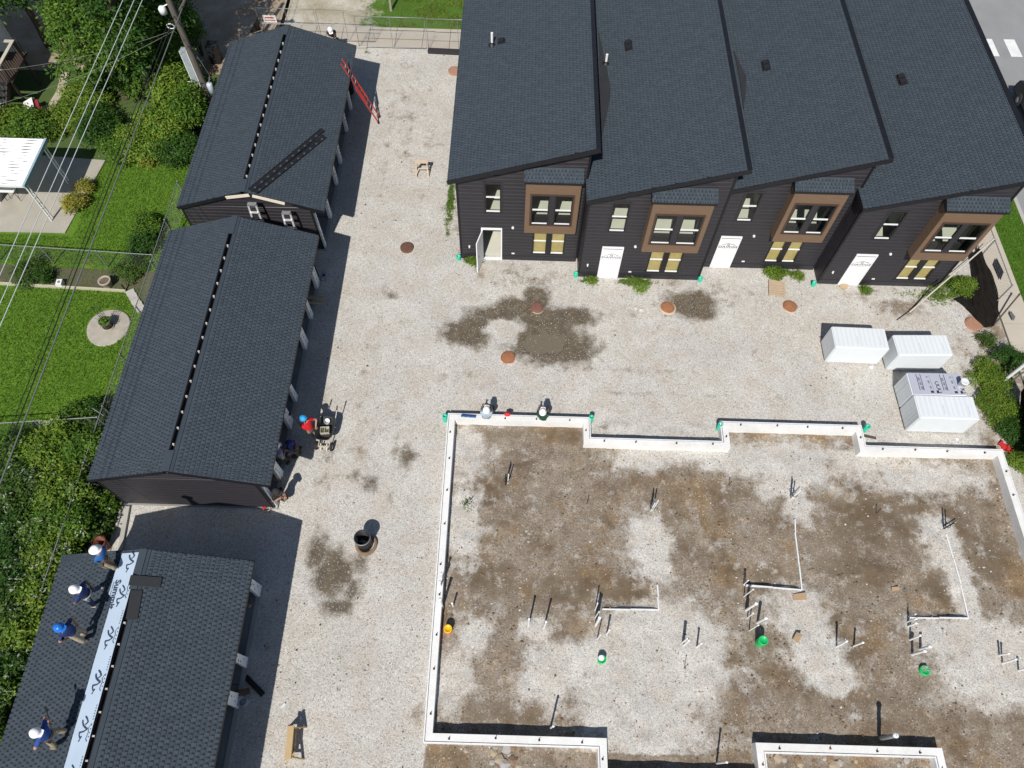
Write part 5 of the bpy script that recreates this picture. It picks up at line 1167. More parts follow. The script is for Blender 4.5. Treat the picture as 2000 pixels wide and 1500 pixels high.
temp_panel(-11.0, -8.1, 36.05, 1.8, 'temporary fence panel behind the ridge end of the far garage')
temp_panel(-8.9, -5.2, 35.60, 1.8, 'temporary fence panel across the top of the gravel drive')
temp_panel(-5.1, -1.8, 35.55, 1.8, 'temporary fence panel running behind the first townhouse')
t_ = thing('fence_sign', 'small white sign on the temporary fence by the dirt track', 'sign', P(527, 37, 1.1)); MB().box((0, 0, 0), (.7, .02, .42)).build('board', m_white, t_); MB().box((0, -.012, .08), (.5, .004, .08)).box((0, -.012, -.07), (.56, .004, .05)).build('print', M('red_print', (.5, .08, .06), None, 9, .6), t_)
# black cloth by the temporary fence
t_ = thing('black_tarp', 'torn black tarp hanging on the temporary fence beyond the far garage', 'tarp', P(505, 60, .5)); q = [P(503, 32, 1.75), P(512, 58, .4), P(500, 62, .2), P(487, 64, .2), P(495, 50, .7)]; MB().prism(q, .03, 0, (0, -.4, .2)).build('cloth', m_black, t_, world=True)
# black fabric slumped off the street fence
m_fab = M('black_mesh_fabric', (.008, .0075, .007), (.020, .016, .013), 3, .9, .4, fine=30, spec=.08, stretch=(4, 1, 1))
def fabric(name, label, right, left, zr_, zl_, nv=16, nu=10, amp=.05):
    t_ = thing(name, label, 'fence fabric', (right[0][0] and P(*right[0]).x, P(*right[0]).y, 0))
    def ip(lst, f, z):
        x = f*(len(lst)-1); k = min(int(x), len(lst)-2); a, b_ = lst[k], lst[k+1]; g = x-k; zz = z(f) if callable(z) else z; return P(a[0]+(b_[0]-a[0])*g, a[1]+(b_[1]-a[1])*g, zz)
    vs = []
    for i in range(nv*2+1):
        f = i/(nv*2); A, B = ip(right, f, zr_), ip(left, f, zl_)
        for j in range(nu+1):
            g = j/nu; p = A.lerp(B, g); p.z += amp*math.sin(g*17+f*7+2*math.sin(f*9))*(1-.4*g)+.05*math.sin(g*3.14)+random.uniform(0, .015); vs.append(p)
    fs = [(i*(nu+1)+j, i*(nu+1)+j+1, (i+1)*(nu+1)+j+1, (i+1)*(nu+1)+j) for i in range(nv*2) for j in range(nu)]
    o = MB().add(vs, fs, 0, True).build('cloth', m_fab, t_, world=True); s_ = o.modifiers.new('thick', 'SOLIDIFY'); s_.thickness = .012; return t_
fabric('fence_fabric', 'black fence fabric slumped in a heap at the street end of the townhouses', [(1912, 486), (1922, 505), (1934, 530), (1944, 562), (1952, 590), (1948, 618), (1938, 638)], [(1893, 498), (1897, 520), (1900, 545), (1903, 560), (1897, 590), (1905, 622), (1926, 640)], lambda f: .65-.45*f, lambda f: .12, amp=.07)
fabric('fence_fabric', 'tongue of black fabric lying on the gravel below the weeds', [(1902, 575), (1903, 600), (1908, 625)], [(1862, 584), (1880, 596), (1896, 612)], .14, .06, 6, 8, .03)
fabric('fence_fabric', 'black fence fabric at the right edge of the photo below the white pole', [(2010, 740), (2012, 800), (2014, 900)], [(1994, 765), (1990, 815), (1999, 880)], 1.2, .05, 10, 8, .03)
def pole(p0, p1, r, lab, mat, name='pole', n=8): p0, p1 = Vector(p0), Vector(p1); t_ = thing(name, lab, 'pole', (p0.x, p0.y, 0)); MB().tube([p0, p1], r, n).build('tube', mat, t_, world=True); MB().tube([p1-(p1-p0).normalized()*.06, p1+(p1-p0).normalized()*.04], r*1.25, n).build('cap', mat, t_, world=True); return t_
pole(P(1776, 610, .04), P(1940, 468, 1.5), .035, 'long pale fallen fence rail slanting before the last townhouse window', m_pale, 'fallen_rail')
c_ = thing('black_cable', 'black cable running along the fallen rail to the townhouse corner', 'cable', P(1785, 606)); MB().tube([P(1752, 625, .04), P(1775, 608, .05), P(1800, 582, .05), P(1820, 560, .35), P(1832, 548, .5), P(1860, 530, .8), P(1890, 505, 1.1), P(1920, 476, 1.4)], .018, 6).build('cable', m_black, c_, world=True); MB().lathe([(.05, 0), (.06, .05), (.02, .09)], P(1831, 550, .5), 8).build('clip', m_black, c_, world=True)
pole(P(1962, 742, .1), P(2006, 708, 1.5), .07, 'white leaning pole at the right edge of the photo', m_pvc, 'leaning_pole'); pole(P(1975, 745, .1), P(2006, 722, 1.2), .03, 'thin dark rail under the white leaning pole', m_gal, 'leaning_pole')
pole(P(1940, 636, .1), P(1991, 575, .55), .035, 'dark fallen post lying across the street sidewalk', m_beam, 'fallen_post')
chain_fence('chain_link_fence', 'chain link fence along the street sidewalk on the right', [(21.15, 9), (21.15, 14.8)], 1.2)
chain_fence('chain_link_fence', 'street side chain link fence beyond the slumped black fabric', [(21.18, 19.5), (21.2, 27)], 1.4)
t_ = thing('sidewalk_mat', 'black rectangular mat lying on the street sidewalk', 'mat', P(1950, 526)); q = [P(1946.5, 504, .14), P(1960, 532, .14), P(1954, 547, .14), P(1941, 517, .14)]; MB().prism(q, .02).build('mat_sheet', m_black, t_, world=True); 
t_ = thing('access_cover', 'small dark access cover in the street sidewalk', 'access cover', P(1977, 617)); q = [P(1974, 607, .14), P(1983, 619, .14), P(1979, 627, .14), P(1972, 613, .14)]; MB().prism(q, .012).build('cover_plate', M('lid_grey', (.14, .14, .15), None, 9, .6), t_, world=True)
t_ = thing('yellow_paint_patch', 'worn yellow paint patch on the street sidewalk', 'paint mark', P(1985, 708)); MB().poly([P(u, v, .131) for u, v in ((1972, 690), (1986, 694), (1995, 716), (1982, 726))]).build('paint', M('worn_yellow', (.62, .46, .12), (.52, .44, .30), 6, .8, fine=18), t_, world=True)

# ================================================================= STREET: dark car roof corner
cc = P(2004, 166, .9); t_ = thing('parked_car', 'dark parked car cut off by the right edge of the photo', 'car', (cc.x+.75, cc.y-1.7, -.09))
m_car = M('black_car_paint', (.012, .013, .016), None, 9, .25); bmx = bmesh.new()
prof = [(-2.2, .35), (-2.25, .62), (-2.1, .82), (-1.1, .95), (-.55, 1.40), (.9, 1.45), (1.55, 1.02), (2.15, .92), (2.25, .6), (2.2, .35)]
vs = []
for sx, sc in ((-.86, 1), (-.88, 1), (.88, 1), (.86, 1)): vs.append([(sx*(1 if z < .96 else .84), y, z) for y, z in prof])
mb = MB(); n = len(prof)
for k in range(3): mb.add(vs[k]+vs[k+1], [(i, n+i, n+(i+1) % n, (i+1) % n) for i in range(n)], 0, False)
mb.add(vs[0], [tuple(range(n))]); mb.add(vs[3], [tuple(reversed(range(n)))]); mb.build('body', m_car, t_)
m_cg = M('car_glass', (.02, .025, .03), None, 9, .08); MB().add([(-.70, -1.02, .98), (.70, -1.02, .98), (.66, -.60, 1.37), (-.66, -.60, 1.37)], [(0, 1, 2, 3)]).build('windscreen', m_cg, t_); MB().add([(-.70, 1.50, 1.07), (.70, 1.50, 1.07), (.66, .96, 1.435), (-.66, .96, 1.435)], [(3, 2, 1, 0)]).build('rear_window', m_cg, t_)
for x in (-.82, .82):
    for y in (-1.38, 1.38):
        wl = MB(); wl.lathe([(.2, -.1), (.31, -.1), (.33, 0), (.31, .1), (.2, .1)], (0, 0, 0), 18); wl.v = [(x+z, y+a, .33+b_) for a, b_, z in wl.v]; w_ = wl.build('wheel', M('rubber', (.025, .025, .025)), t_); hb = MB(); hb.lathe([(.001, -.09), (.2, -.08), (.2, .08), (.001, .09)], (0, 0, 0), 14); hb.v = [(x+z, y+a, .33+b_) for a, b_, z in hb.v]; hb.build('rim', m_grey, w_)
    MB().box((x*.8, 2.22, .68), (.3, .06, .14)).build('tail_light', m_red, t_); MB().box((x*.8, -2.22, .66), (.3, .06, .12)).build('headlight', m_pvc, t_); MB().box((x*1.16, -.75, 1.0), (.16, .1, .12)).build('wing_mirror', m_car, t_)

# ================================================================= UTILITY POLE AND WIRES
pb = P(417, 210); m_polew = M('grey_pole_timber', (.15, .13, .11), (.085, .075, .06), 3, .9, .3, stretch=(6, 6, .6))
t_ = thing('utility_pole', 'weathered timber utility pole with metal box, bracket frame and meter can', 'utility pole', pb)
MB().tube([(0, 0, -.2), (0, 0, 4), (0, 0, 10.5)], [.17, .15, .11], 12).build('pole_shaft', m_polew, t_)
MB().box((-.30, .05, 2.35), (.34, .34, 2.0)).build('equipment_box', M('dull_steel', (.36, .40, .42), (.26, .29, .31), 4, .5), t_)
MB().box((-.47, -.10, 2.35), (.03, .05, 2.04)).box((-.13, -.10, 2.35), (.03, .05, 2.04)).build('box_flange', m_white, t_)
fr = MB(); A = [(-.95, -.25, .95), (-.45, -.25, .95), (-.45, -.25, 1.75), (-.95, -.25, 1.75)]
for a, b_ in ((0, 1), (1, 2), (2, 3), (3, 0), (0, 2), (1, 3)): fr.bar(A[a], A[b_], .035, .035)
for a in A: fr.bar(a, (a[0], .2, a[2]), .03, .03)
fr.build('bracket_frame', m_white, t_)
MB().lathe([(.001, .95), (.16, .95), (.16, 1.5), (.12, 1.58), (.001, 1.6)], (.33, -.1, 0), 14).build('meter_can', M('pale_blue_steel', (.52, .60, .66), None, 5, .4), t_)
MB().tube([(.33, -.1, 1.58), (.42, .1, 1.9), (.25, .15, 2.6), (.12, .1, 3.2)], .018, 6).build('service_cable', m_grey, t_)
MB().bar((-1.2, 0, 8.6), (1.3, 0, 8.6), .09, .12).build('crossarm', m_polew, t_)
for x in (-1.1, -.1, 1.1): MB().lathe([(.05, 0), (.09, .05), (.05, .09), (.08, .13), (.03, .17)], (x, 0, 8.66), 10).build('insulator', m_pvc, t_)
MB().lathe([(.001, 0), (.16, 0), (.17, .25), (.10, .34), (.001, .36)], (-.42, -.1, 5.3), 14).tube([(-.42, -.1, 5.6), (-.1, 0, 5.7)], .03, 6).build('junction_can', m_pvc, t_)
MB().tube([(-.3+.17*math.cos(a), -.22, 4.75+.12*math.sin(a)) for a in np.linspace(0, 6.0, 14)], .022, 6).build('cable_loop', m_pvc, t_)
MB().bar((0, 0, 5.1), (.5, .5, 5.6), .06, .06).build('stand_off', m_polew, t_)
m_wire = M('bare_aluminium_wire', (.62, .66, .64), None, 9, .4); m_cab = M('dark_cable', (.018, .022, .018), None, 9, .6)
def wire(label, a, b_, z, r, mat, sag=.0, ext=1.0):
    p, q = P(*a, z), P(*b_, z); d = q-p; p, q = p-d*.55*ext, q+d*.6*ext; t_ = thing('overhead_wire', label, 'wire', ((p.x+q.x)/2, (p.y+q.y)/2, z), 0, 'overhead wires and cables'); n = 24
    MB().tube([p.lerp(q, k/n)-Vector((0, 0, sag*4*(k/n)*(1-k/n)-sag)) for k in range(n+1)], r, 6).build('wire', mat, t_, world=True); MB().tube([p, p.lerp(q, .004)], r*2, 6).build('splice', mat, t_, world=True)
wire('leftmost of the three pale overhead wires', (240, 0), (0, 537), 8.7, .014, m_wire); wire('middle one of the three pale overhead wires', (262, 0), (0, 593), 8.7, .014, m_wire); wire('rightmost of the three pale overhead wires', (278, 0), (0, 637), 8.7, .014, m_wire)
wire('thick grey cable of the dark bundle above the lawns', (362, 0), (0, 945), 5.3, .026, M('grey_cable', (.16, .17, .16), None, 9, .5)); wire('dark cable left of the thick grey one', (345, 20), (0, 915), 5.2, .02, m_cab); wire('thin dark cable at the left of the bundle', (338, 20), (0, 890), 5.1, .013, m_cab)
for a, b_, z0, z1, lab in (((0, 137), (330, 62), 3.8, 5.0, 'thin drop wire from the pole over the timber deck'), ((0, 203), (340, 60), 3.0, 5.2, 'drop wire from the pole to the grey house corner'), ((0, 126), (100, 124), 4.0, 4.2, 'short dark drop wire at the deck')):
    p, q = P(*a, z0), P(*b_, z1); t_ = thing('drop_wire', lab, 'wire', ((p.x+q.x)/2, (p.y+q.y)/2, 4), 0, 'drop wires'); MB().tube([p.lerp(q, k/14)-Vector((0, 0, .25*4*(k/14)*(1-k/14))) for k in range(15)], .007, 5).build('wire', m_cab if 'short' in lab else M('dull_wire', (.22, .23, .22), None, 9, .6), t_, world=True); MB().tube([p, p.lerp(q, .01)], .025, 6).build('clamp', m_grey, t_, world=True)

# ================================================================= NEIGHBOUR'S YARD
# pale house
hx, hy0, hy1 = -26.9, 22, 34.0
t_ = thing('grey_house', 'pale blue grey house at the left edge with a timber deck', 'house', (hx-3.5, 30, 0))
m_hs = M('pale_blue_siding', (.78, .84, .90), (.72, .78, .85), 4, .6)
siding(t_, (hx, 28.2, 0), (0, 1, 0), hy1-28.2, .3, lambda q: 6.2, expo=.22, mat=m_hs, outward=(1, 0, 0)); MB().b2(hx-7, hx-.02, 28.2, hy1, 0, 6.2).build('wall', m_hs, t_, world=True)
MB().b2(hx+.0, hx+.05, 31.3, 32.2, 2.0, 4.0).build('door', M('dark_door', (.05, .06, .07), None, 5, .5), t_, world=True)
rf = MB(); rf.prism([(hx+.35, 27.9, 6.15), (hx-7.35, 27.9, 6.15), (hx-3.5, 27.9, 8.2)], 6.4, 0, (0, 1, 0)); rf.build('roof', M('dark_roof', (.06, .06, .065), None, 9, .9), t_, world=True)
MB().b2(hx-.06, hx+.06, 28.1, 28.22, 0, 6.15).b2(hx-.06, hx+.06, hy1-.02, hy1+.1, 0, 6.15).build('corner_board', m_white, t_, world=True)
m_deck = M('dark_deck_timber', (.070, .045, .035), (.045, .032, .026), 3, .8); m_deck2 = M('weathered_deck', (.055, .055, .056), (.038, .038, .038), 3, .8)
t_ = thing('timber_deck', 'dark timber deck with stairs beside the pale house', 'deck', (hx+.9, 32, 0))
dx0, dx1, dy0, dy1, dz = hx+.08, hx+1.8, 30.1, 32.0, 1.6
for k in range(12): MB().b2(dx0, dx1, dy0+k*.19, dy0+k*.19+.175, dz-.04, dz).build('deck_board', m_deck, t_, world=True)
for x, y in ((dx0+.1, dy0+.1), (dx1-.1, dy0+.1), (dx1-.1, dy1-.1), (dx0+.1, dy1-.1)): MB().b2(x-.05, x+.05, y-.05, y+.05, 0, dz+.95).build('deck_post', m_deck, t_, world=True)
MB().b2(dx1-.18, dx1-.02, dy0, dy1, dz+.92, dz+.97).b2(dx1-.5, dx1-.18, dy1-.16, dy1, dz+.92, dz+.97).build('hand_rail', M('pale_rail', (.55, .50, .42), (.45, .40, .33), 3, .7), t_, world=True)
for k in range(12): MB().b2(dx1-.08, dx1-.05, dy0+.1+k*.18, dy0+.13+k*.18, dz, dz+.92).build('baluster', m_deck, t_, world=True)
for k in range(9): MB().b2(dx0+.1, dx1-.3, dy0-.05-(k+1)*.27, dy0-.05-k*.27-.02, dz-(k+1)*.17-.04, dz-(k+1)*.17).build('stair_tread', m_deck2, t_, world=True)
for x in (dx0+.08, dx1-.26): MB().bar((x, dy0, dz-.1), (x, dy0-2.5, .05), .05, .25).build('stringer', m_deck, t_, world=True)
for k in range(12): f = k/11; MB().b2(dx1-.24, dx1-.21, dy0-2.5*f-.02, dy0-2.5*f+.02, dz-1.5*f, dz-1.5*f+.9).build('baluster', m_deck2, t_, world=True)
MB().bar((dx1-.22, dy0, dz+.9), (dx1-.22, dy0-2.5, .98), .06, .05).build('hand_rail', m_deck2, t_, world=True)
# curved paver walk
t_ = thing('paver_walk', 'curved narrow paver walk along the grass beside the deck', 'paver path', P(112, 185)); q = [P(u, v, .05) for u, v in ((128, 140), (124, 160), (118, 180), (108, 196), (98, 212), (80, 232))]; m_pv = M('tan_paver', (.46, .39, .30), (.38, .32, .25), 4, .9)
for a, b_ in zip(q, q[1:]):
    for k in range(3): p, r_ = a.lerp(b_, k/3), a.lerp(b_, (k+.93)/3); MB().bar(p, r_, .42, .06).build('paver', m_pv, t_, world=True)
# doghouse
db = P(78, 222); t_ = thing('dog_house', 'small red dog house with a white roof on a tan board', 'dog house', db, math.radians(28)); m_dr = M('red_paint', (.34, .03, .05), (.26, .025, .04), 5, .6)
MB().box((0, -.05, .06), (1.15, .9, .06)).build('base_board', M('tan_board', (.50, .36, .24), (.42, .30, .20), 3, .8), t_); MB().box((-.08, .05, .34), (.62, .52, .5)).build('walls', m_dr, t_)
MB().add([(-.46, -.30, .56), (.02, -.30, .70), (.02, .42, .70), (-.46, .42, .56), (-.46, -.30, .53), (.02, -.30, .665), (.02, .42, .665), (-.46, .42, .53)], [(0, 1, 2, 3), (7, 6, 5, 4), (0, 4, 5, 1), (2, 6, 7, 3), (3, 7, 4, 0), (1, 5, 6, 2)]).build('roof_board', m_white, t_); MB().box((.24, .05, .45), (.02, .3, .3)).build('doorway', m_ink, t_)
# awning
m_met = M('white_roof_metal', (.86, .87, .87), (.78, .79, .79), 1.5, .45)
m_dirt = M('roof_grime', (.16, .155, .14), (.30, .29, .27), 9, .9)
ac = [P(0, 268, 2.45), P(88, 272, 2.45), P(46, 365, 2.45), P(0, 367, 2.45)]; ax1, ay1, ay0 = ac[1].x, ac[1].y-.05, ac[2].y+.05
t_ = thing('patio_awning', 'white corrugated metal patio awning on slim white posts', 'awning', (ax1-2, (ay0+ay1)/2, 0))
n = 15; pw = (ay1-ay0)/n
for k in range(n):
    y = ay0+k*pw; p = MB(); p.add([(ax1-5, y, 2.45), (ax1, y, 2.45), (ax1, y+pw*.72, 2.47), (ax1-5, y+pw*.72, 2.47), (ax1, y+pw*.80, 2.53), (ax1-5, y+pw*.80, 2.53), (ax1, y+pw*.92, 2.53), (ax1-5, y+pw*.92, 2.53), (ax1, y+pw, 2.45), (ax1-5, y+pw, 2.45)], [(0, 1, 2, 3), (3, 2, 4, 5), (5, 4, 6, 7), (7, 6, 8, 9)])
    po = p.build('roof_panel', m_met, t_, world=True); r = random.Random(k); x = ax1-r.uniform(.1, .5)
    while x > ax1-2.6:
        l = r.uniform(.2, 1.1); w0 = r.uniform(.02, .075)
        MB().add([(x, y+pw*.70, 2.4745), (x-l*.5, y+pw*(.68)-w0, 2.4742), (x-l, y+pw*.71, 2.4745), (x-l*.5, y+pw*.72, 2.475)], [(0, 3, 2, 1)]).build('grime_streak', m_dirt, po, world=True); x -= l+r.uniform(.05, .6)
MB().b2(ax1, ax1+.10, ay0-.05, ay1+.05, 2.36, 2.52).build('gutter', M('blue_grey_gutter', (.34, .45, .50), (.28, .38, .43), 4, .4), t_, world=True)
MB().b2(ax1-5, ax1, ay0-.04, ay0-.005, 2.38, 2.5).build('fascia', m_white, t_, world=True)
for y in (ay1-.3, ay0+.15):
    for dy in (0, .17): MB().b2(ax1-.10, ax1-.05, y+dy-.02, y+dy+.02, .05, 2.44).build('post', m_white, t_, world=True)
    sc = MB()
    for k in range(6): sc.tube([(ax1-.075, y+.085+.06*math.cos(a), .4+k*.33+.10*math.sin(a)) for a in np.linspace(0, 5, 8)], .008, 5)
    sc.build('scroll_work', m_white, t_, world=True)
t_ = thing('folding_table', 'white folding table with wire legs on the patio', 'table', P(30, 392)); R = .0
MB().box((0, .12, .70), (.74, .52, .03)).build('table_top', m_white, t_)
for x in (-.3, .3): MB().tube([(x, .3, .69), (x*.6, .05, .02), (x*1.1, -.05, .02), (x, -.08, .69)], .012, 6).build('leg', m_black, t_)
t_ = thing('grey_cabinet', 'grey cabinet with white end cut off by the left edge, on the patio', 'cabinet', P(-6, 392)); MB().box((0, .2, .45), (.55, .7, .9)).build('body', m_grey, t_); MB().box((0, -.155, .45), (.55, .01, .86)).build('door', m_white, t_)
t_ = thing('hose_wand', 'white hose wand lying at the patio edge', 'hose', P(151, 372)); MB().tube([P(145, 366, .08), P(149, 369, .08), P(156, 378, .08)], .012, 6).build('wand', m_pvc, t_, world=True); MB().tube([P(144, 365, .08), P(146, 367, .08)], .03, 6).build('head', m_black, t_, world=True)
# bed edging, pots, pavers, round pad with planter
m_tim = M('pale_edging', (.50, .46, .32), (.40, .38, .27), 3, .8)
timber(P(-10, 553, .06), P(246, 568.5, .06), .09, .14, 'pale timber edging along the planting bed', m_tim, 'bed_edging')
for k, (u, v) in enumerate(((256, 573), (261, 581), (266, 590), (271, 597), (276, 605))): t_ = tag(MB().box((0, 0, .04), (.27, .36, .10+.006*k), math.radians(-58)).build('paving_stone', m_conc), ('first', 'second', 'third', 'fourth', 'last')[k]+' grey paving stone of the short row from the timber edging', 'stone', 'paving stones at the bed corner'); t_.location = P(u, v)
m_pot = M('weathered_pot', (.42, .36, .29), (.33, .28, .22), 6, .9, .2)
t_ = thing('planter_pot', 'round concrete planter pot standing in the planting bed', 'planter', P(213, 560)); MB().lathe([(.17, 0), (.24, .40), (.27, .42), (.27, .48), (.21, .48), (.20, .42), (.001, .41)], (0, 0, 0), 22).build('pot', m_pot, t_); MB().disc((0, 0, .43), .195, 16).build('soil', m_soil, t_)
t_ = thing('white_block', 'white box standing in the planting bed', 'box', P(121, 558), .1); MB().box((0, 0, .14), (.24, .3, .28)).build('box_body', m_pvc, t_); MB().box((0, 0, .286), (.10, .12, .012)).build('opening', M('grey_hole', (.2, .2, .2), None, 9, .9), t_)
t_ = thing('black_stake', 'short dark stake standing at the end of the timber edging', 'stake', P(246, 568)); MB().box((0, 0, .2), (.05, .05, .45)).build('stake_post', m_black, t_); MB().box((0, 0, .43), (.06, .06, .02)).build('stake_cap', m_black, t_)
pc = P(212, 640); t_ = thing('round_pad', 'round concrete pad in the lower lawn', 'concrete pad', pc); MB().lathe([(.90, -.08), (.88, .055), (.84, .06), (.001, .06)], (0, 0, 0), 36, wob=.025, sy=1.05).build('slab', M('pad_concrete', (.44, .40, .33), (.30, .275, .23), 3, .9, .15), t_)
t_ = thing('flower_planter', 'dark planter with wire trellis standing on the round pad', 'planter', pc+Vector((.03, .02, .06))); MB().lathe([(.15, 0), (.17, .03), (.22, .36), (.24, .38), (.24, .44), (.20, .44), (.19, .38), (.001, .37)], (0, 0, 0), 20).build('pot', M('dark_pot', (.05, .045, .04), (.09, .08, .065), 6, .6), t_); MB().lathe([(.24, .0), (.25, .05), (.22, .06)], (0, 0, 0), 20).build('saucer', m_pot, t_)
tr = MB()
for k in range(4): tr.tube([(-.12+k*.08, .08, .38), (-.20+k*.13, .12, 1.3)], .008, 5)
for z in (.6, .8, 1.0, 1.2): tr.tube([(-.17, .1, z), (.17, .1, z)], .007, 5)
tr.build('trellis', m_black, t_); planter_ = t_
for u, v, lab in ((90, 827, 'left pale landscape timber lying by the lower fence'), (113, 823, 'right pale landscape timber lying by the lower fence')): p = P(u, v, .08); timber(p-Vector((.28, 0, 0)), p+Vector((.28, .02, 0)), .16, .14, lab, m_tim, 'landscape_timber')
pole(P(180, 797, .9), P(203, 812, 1.0), .02, 'grey rail sticking out at the fence corner of the lower lawn', m_gal, 'loose_rail')
t_ = thing('orange_bin', 'rust orange bin behind the nearest garage corner', 'bin', P(209, 1068)); MB().lathe([(.15, 0), (.21, .5), (.23, .62), (.19, .62), (.14, .08), (.001, .07)], (0, 0, 0), 18).build('bin_body', M('orange_bin_plastic', (.16, .045, .02), (.11, .035, .018), 6, .6), t_); MB().lathe([(.24, .58), (.24, .64), (.22, .65)], (0, 0, 0), 18).build('rim', M('orange_bin_rim', (.19, .055, .025), None, 6, .6), t_)
t_ = thing('concrete_curb', 'narrow concrete curb between the side bed and the gap of the garages', 'curb', P(245, 1030)); MB().bar(P(250, 990, .05), P(234, 1080, .05), .16, .12).build('curb_stone', m_conc, t_, world=True)
t_ = thing('black_bin', 'black bin by the far garage wall under the utility pole', 'bin', P(424, 118)); MB().box((0, 0, .45), (.5, .6, .9)).build('body', m_black, t_); MB().box((0, 0, .93), (.56, .66, .07)).build('lid', m_black, t_)

# ================================================================= TREES AND SHRUBS
LF = {'deep': [leafmat('leaf_deep', (0.046, 0.119, 0.018)), leafmat('leaf_forest', (0.070, 0.163, 0.022)), leafmat('leaf_darkest', (0.032, 0.080, 0.012))],  # three deep greens, mixed at random over the sprigs
      'mid': [leafmat('leaf_mid', (0.102, 0.206, 0.024)), leafmat('leaf_green', (0.070, 0.156, 0.020)), leafmat('leaf_lime', (0.181, 0.294, 0.033))],
      'lime': [leafmat('leaf_lime', (0.123, 0.231, 0.024)), leafmat('leaf_mid', (0.080, 0.181, 0.020)), leafmat('leaf_yellow', (0.275, 0.350, 0.044))],
      'dull': [leafmat('leaf_dull', (0.080, 0.119, 0.033)), leafmat('leaf_mid', (0.080, 0.181, 0.020)), leafmat('leaf_green', (0.058, 0.138, 0.017))],
      'gold': [leafmat('leaf_gold', (0.435, 0.350, 0.044)), leafmat('leaf_yellow', (0.217, 0.288, 0.033)), leafmat('blade_straw', (.25, .24, .08))]}
m_blos = leafmat('pale_blossom', (.42, .48, .36)); m_bark = M('bark', (.11, .085, .065), (.07, .055, .045), 6, .9, .4)
def leaves(name, lobes, n, size, mats, parent, seed, extra=None, drop=.55):
    """leaf-sized faces gathered in sprigs through the crown's outer volume"""
    r = np.random.default_rng(seed); w_ = np.array([l[3]**2*l[4] for l in lobes]); w_ = w_/w_.sum(); ns = max(8, n//11); li = r.choice(len(lobes), ns, p=w_); C = np.array([l[:3] for l in lobes])[li]; R_ = np.array([(l[3], l[3], l[4]) for l in lobes])[li]
    d = r.normal(size=(ns, 3)); d[:, 2] = np.abs(d[:, 2])*1.0-.25*(r.random(ns) < .3); d /= np.linalg.norm(d, axis=1)[:, None]
    rad = (drop+(1-drop)*r.random(ns)**.6)*(1+.22*np.sin(d[:, 0]*7+li*1.7)*np.cos(d[:, 1]*6+li)); S = C+d*R_*rad[:, None]
    sp = np.repeat(np.arange(ns), 11)[:n]; n = len(sp); sd = d[sp]
    off = r.normal(size=(n, 3))*size*1.15; c = S[sp]+off; c[:, 2] = np.maximum(c[:, 2], .03)
    nm = sd*.5+np.array([0, 0, .75])+r.normal(size=(n, 3))*.55; nm /= np.linalg.norm(nm, axis=1)[:, None]
    ax_ = off+r.normal(size=(n, 3))*size*.5; ax_ -= nm*(ax_*nm).sum(1)[:, None]; ax_ /= np.linalg.norm(ax_, axis=1)[:, None]+1e-9; by = np.cross(nm, ax_); s = size*(.55+.8*r.random(n))[:, None]
    V = np.stack([c-ax_*s*.6, c+by*s*.30-nm*s*.08, c+ax_*s*.75-nm*s*.15, c-by*s*.30-nm*s*.08], 1).reshape(-1, 3)
    F = (np.array([(0, 1, 2), (0, 2, 3)])[None]+4*np.arange(n)[:, None, None]).reshape(-1, 3)
    mats = list(mats); mi = r.choice(3, ns, p=[.45, .33, .22])[sp]; flip = r.random(n) < .25; mi = np.where(flip, r.integers(0, 3, n), mi)
    if extra is not None: mats.append(extra[0]); bl = (r.random(ns) < extra[1])[sp] & (r.random(n) < .8); mi = np.where(bl, 3, mi)
    me = bpy.data.meshes.new(name); me.from_pydata(V.tolist(), [], F.tolist())
    for mm in mats: me.materials.append(mm)
    me.polygons.foreach_set('material_index', np.repeat(mi, 2).astype(np.int32)); me.update(); o = bpy.data.objects.new(name, me); COL.objects.link(o); o.parent = parent; return o
def tree(label, x, y, trunk_h, lobes, n, size, kind, seed, group='trees behind the far lawn'):
    t_ = thing('tree', label, 'tree', (x, y, 0), 0, group); r = random.Random(seed)
    tk = MB(); tk.tube([(0, 0, -.2), (.05, .03, trunk_h*.5), (-.03, .05, trunk_h)], [.24, .18, .14], 10)
    for l in lobes: tk.tube([(-.03, .05, trunk_h*.85), (l[0]*.5, l[1]*.5, (trunk_h+l[2])*.5), (l[0]*.9, l[1]*.9, l[2])], [.11, .07, .025], 7)
    tk.build('trunk', m_bark, t_); leaves('crown', lobes, n, size, LF[kind], t_, seed); return t_
def shrub(label, u, v, z, r, h, n, size, kind, seed, extra=None, group='shrubs in the overgrown yards', nl=4, name='shrub'):
    c = P(u, v, z); t_ = thing(name, label, 'shrub', (c.x, c.y, 0), 0, group); rr = random.Random(seed); lobes = [(0, 0, h*.5, r*.75, h*.5)]
    for k in range(nl): a = k*6.28/nl+rr.uniform(-.5, .5); q = rr.uniform(.35, .75)*r; lobes.append((math.cos(a)*q, math.sin(a)*q, h*rr.uniform(.3, .6), r*rr.uniform(.35, .6), h*rr.uniform(.3, .55)))
    st = MB()
    for l in lobes: st.tube([(l[0]*.2, l[1]*.2, 0), (l[0]*.7, l[1]*.7, l[2])], [.035, .012], 5)
    st.build('stems', m_bark, t_); leaves('foliage', lobes, n, size, LF[kind], t_, seed, extra); return t_
a = P(168, 48, 4.2); tree('broad tree at the top left behind the deck', a.x, a.y, 2.6, [(0, 0, 4.0, 1.9, 1.8), (-.9, 1.1, 3.8, 1.3, 1.4), (1.3, -.6, 3.5, 1.5, 1.4), (.6, 1.5, 4.2, 1.6, 1.4), (-.2, -1.3, 3.0, 1.3, 1.1), (1.8, 1.0, 3.6, 1.4, 1.3)], 22000, .13, 'mid', 1)
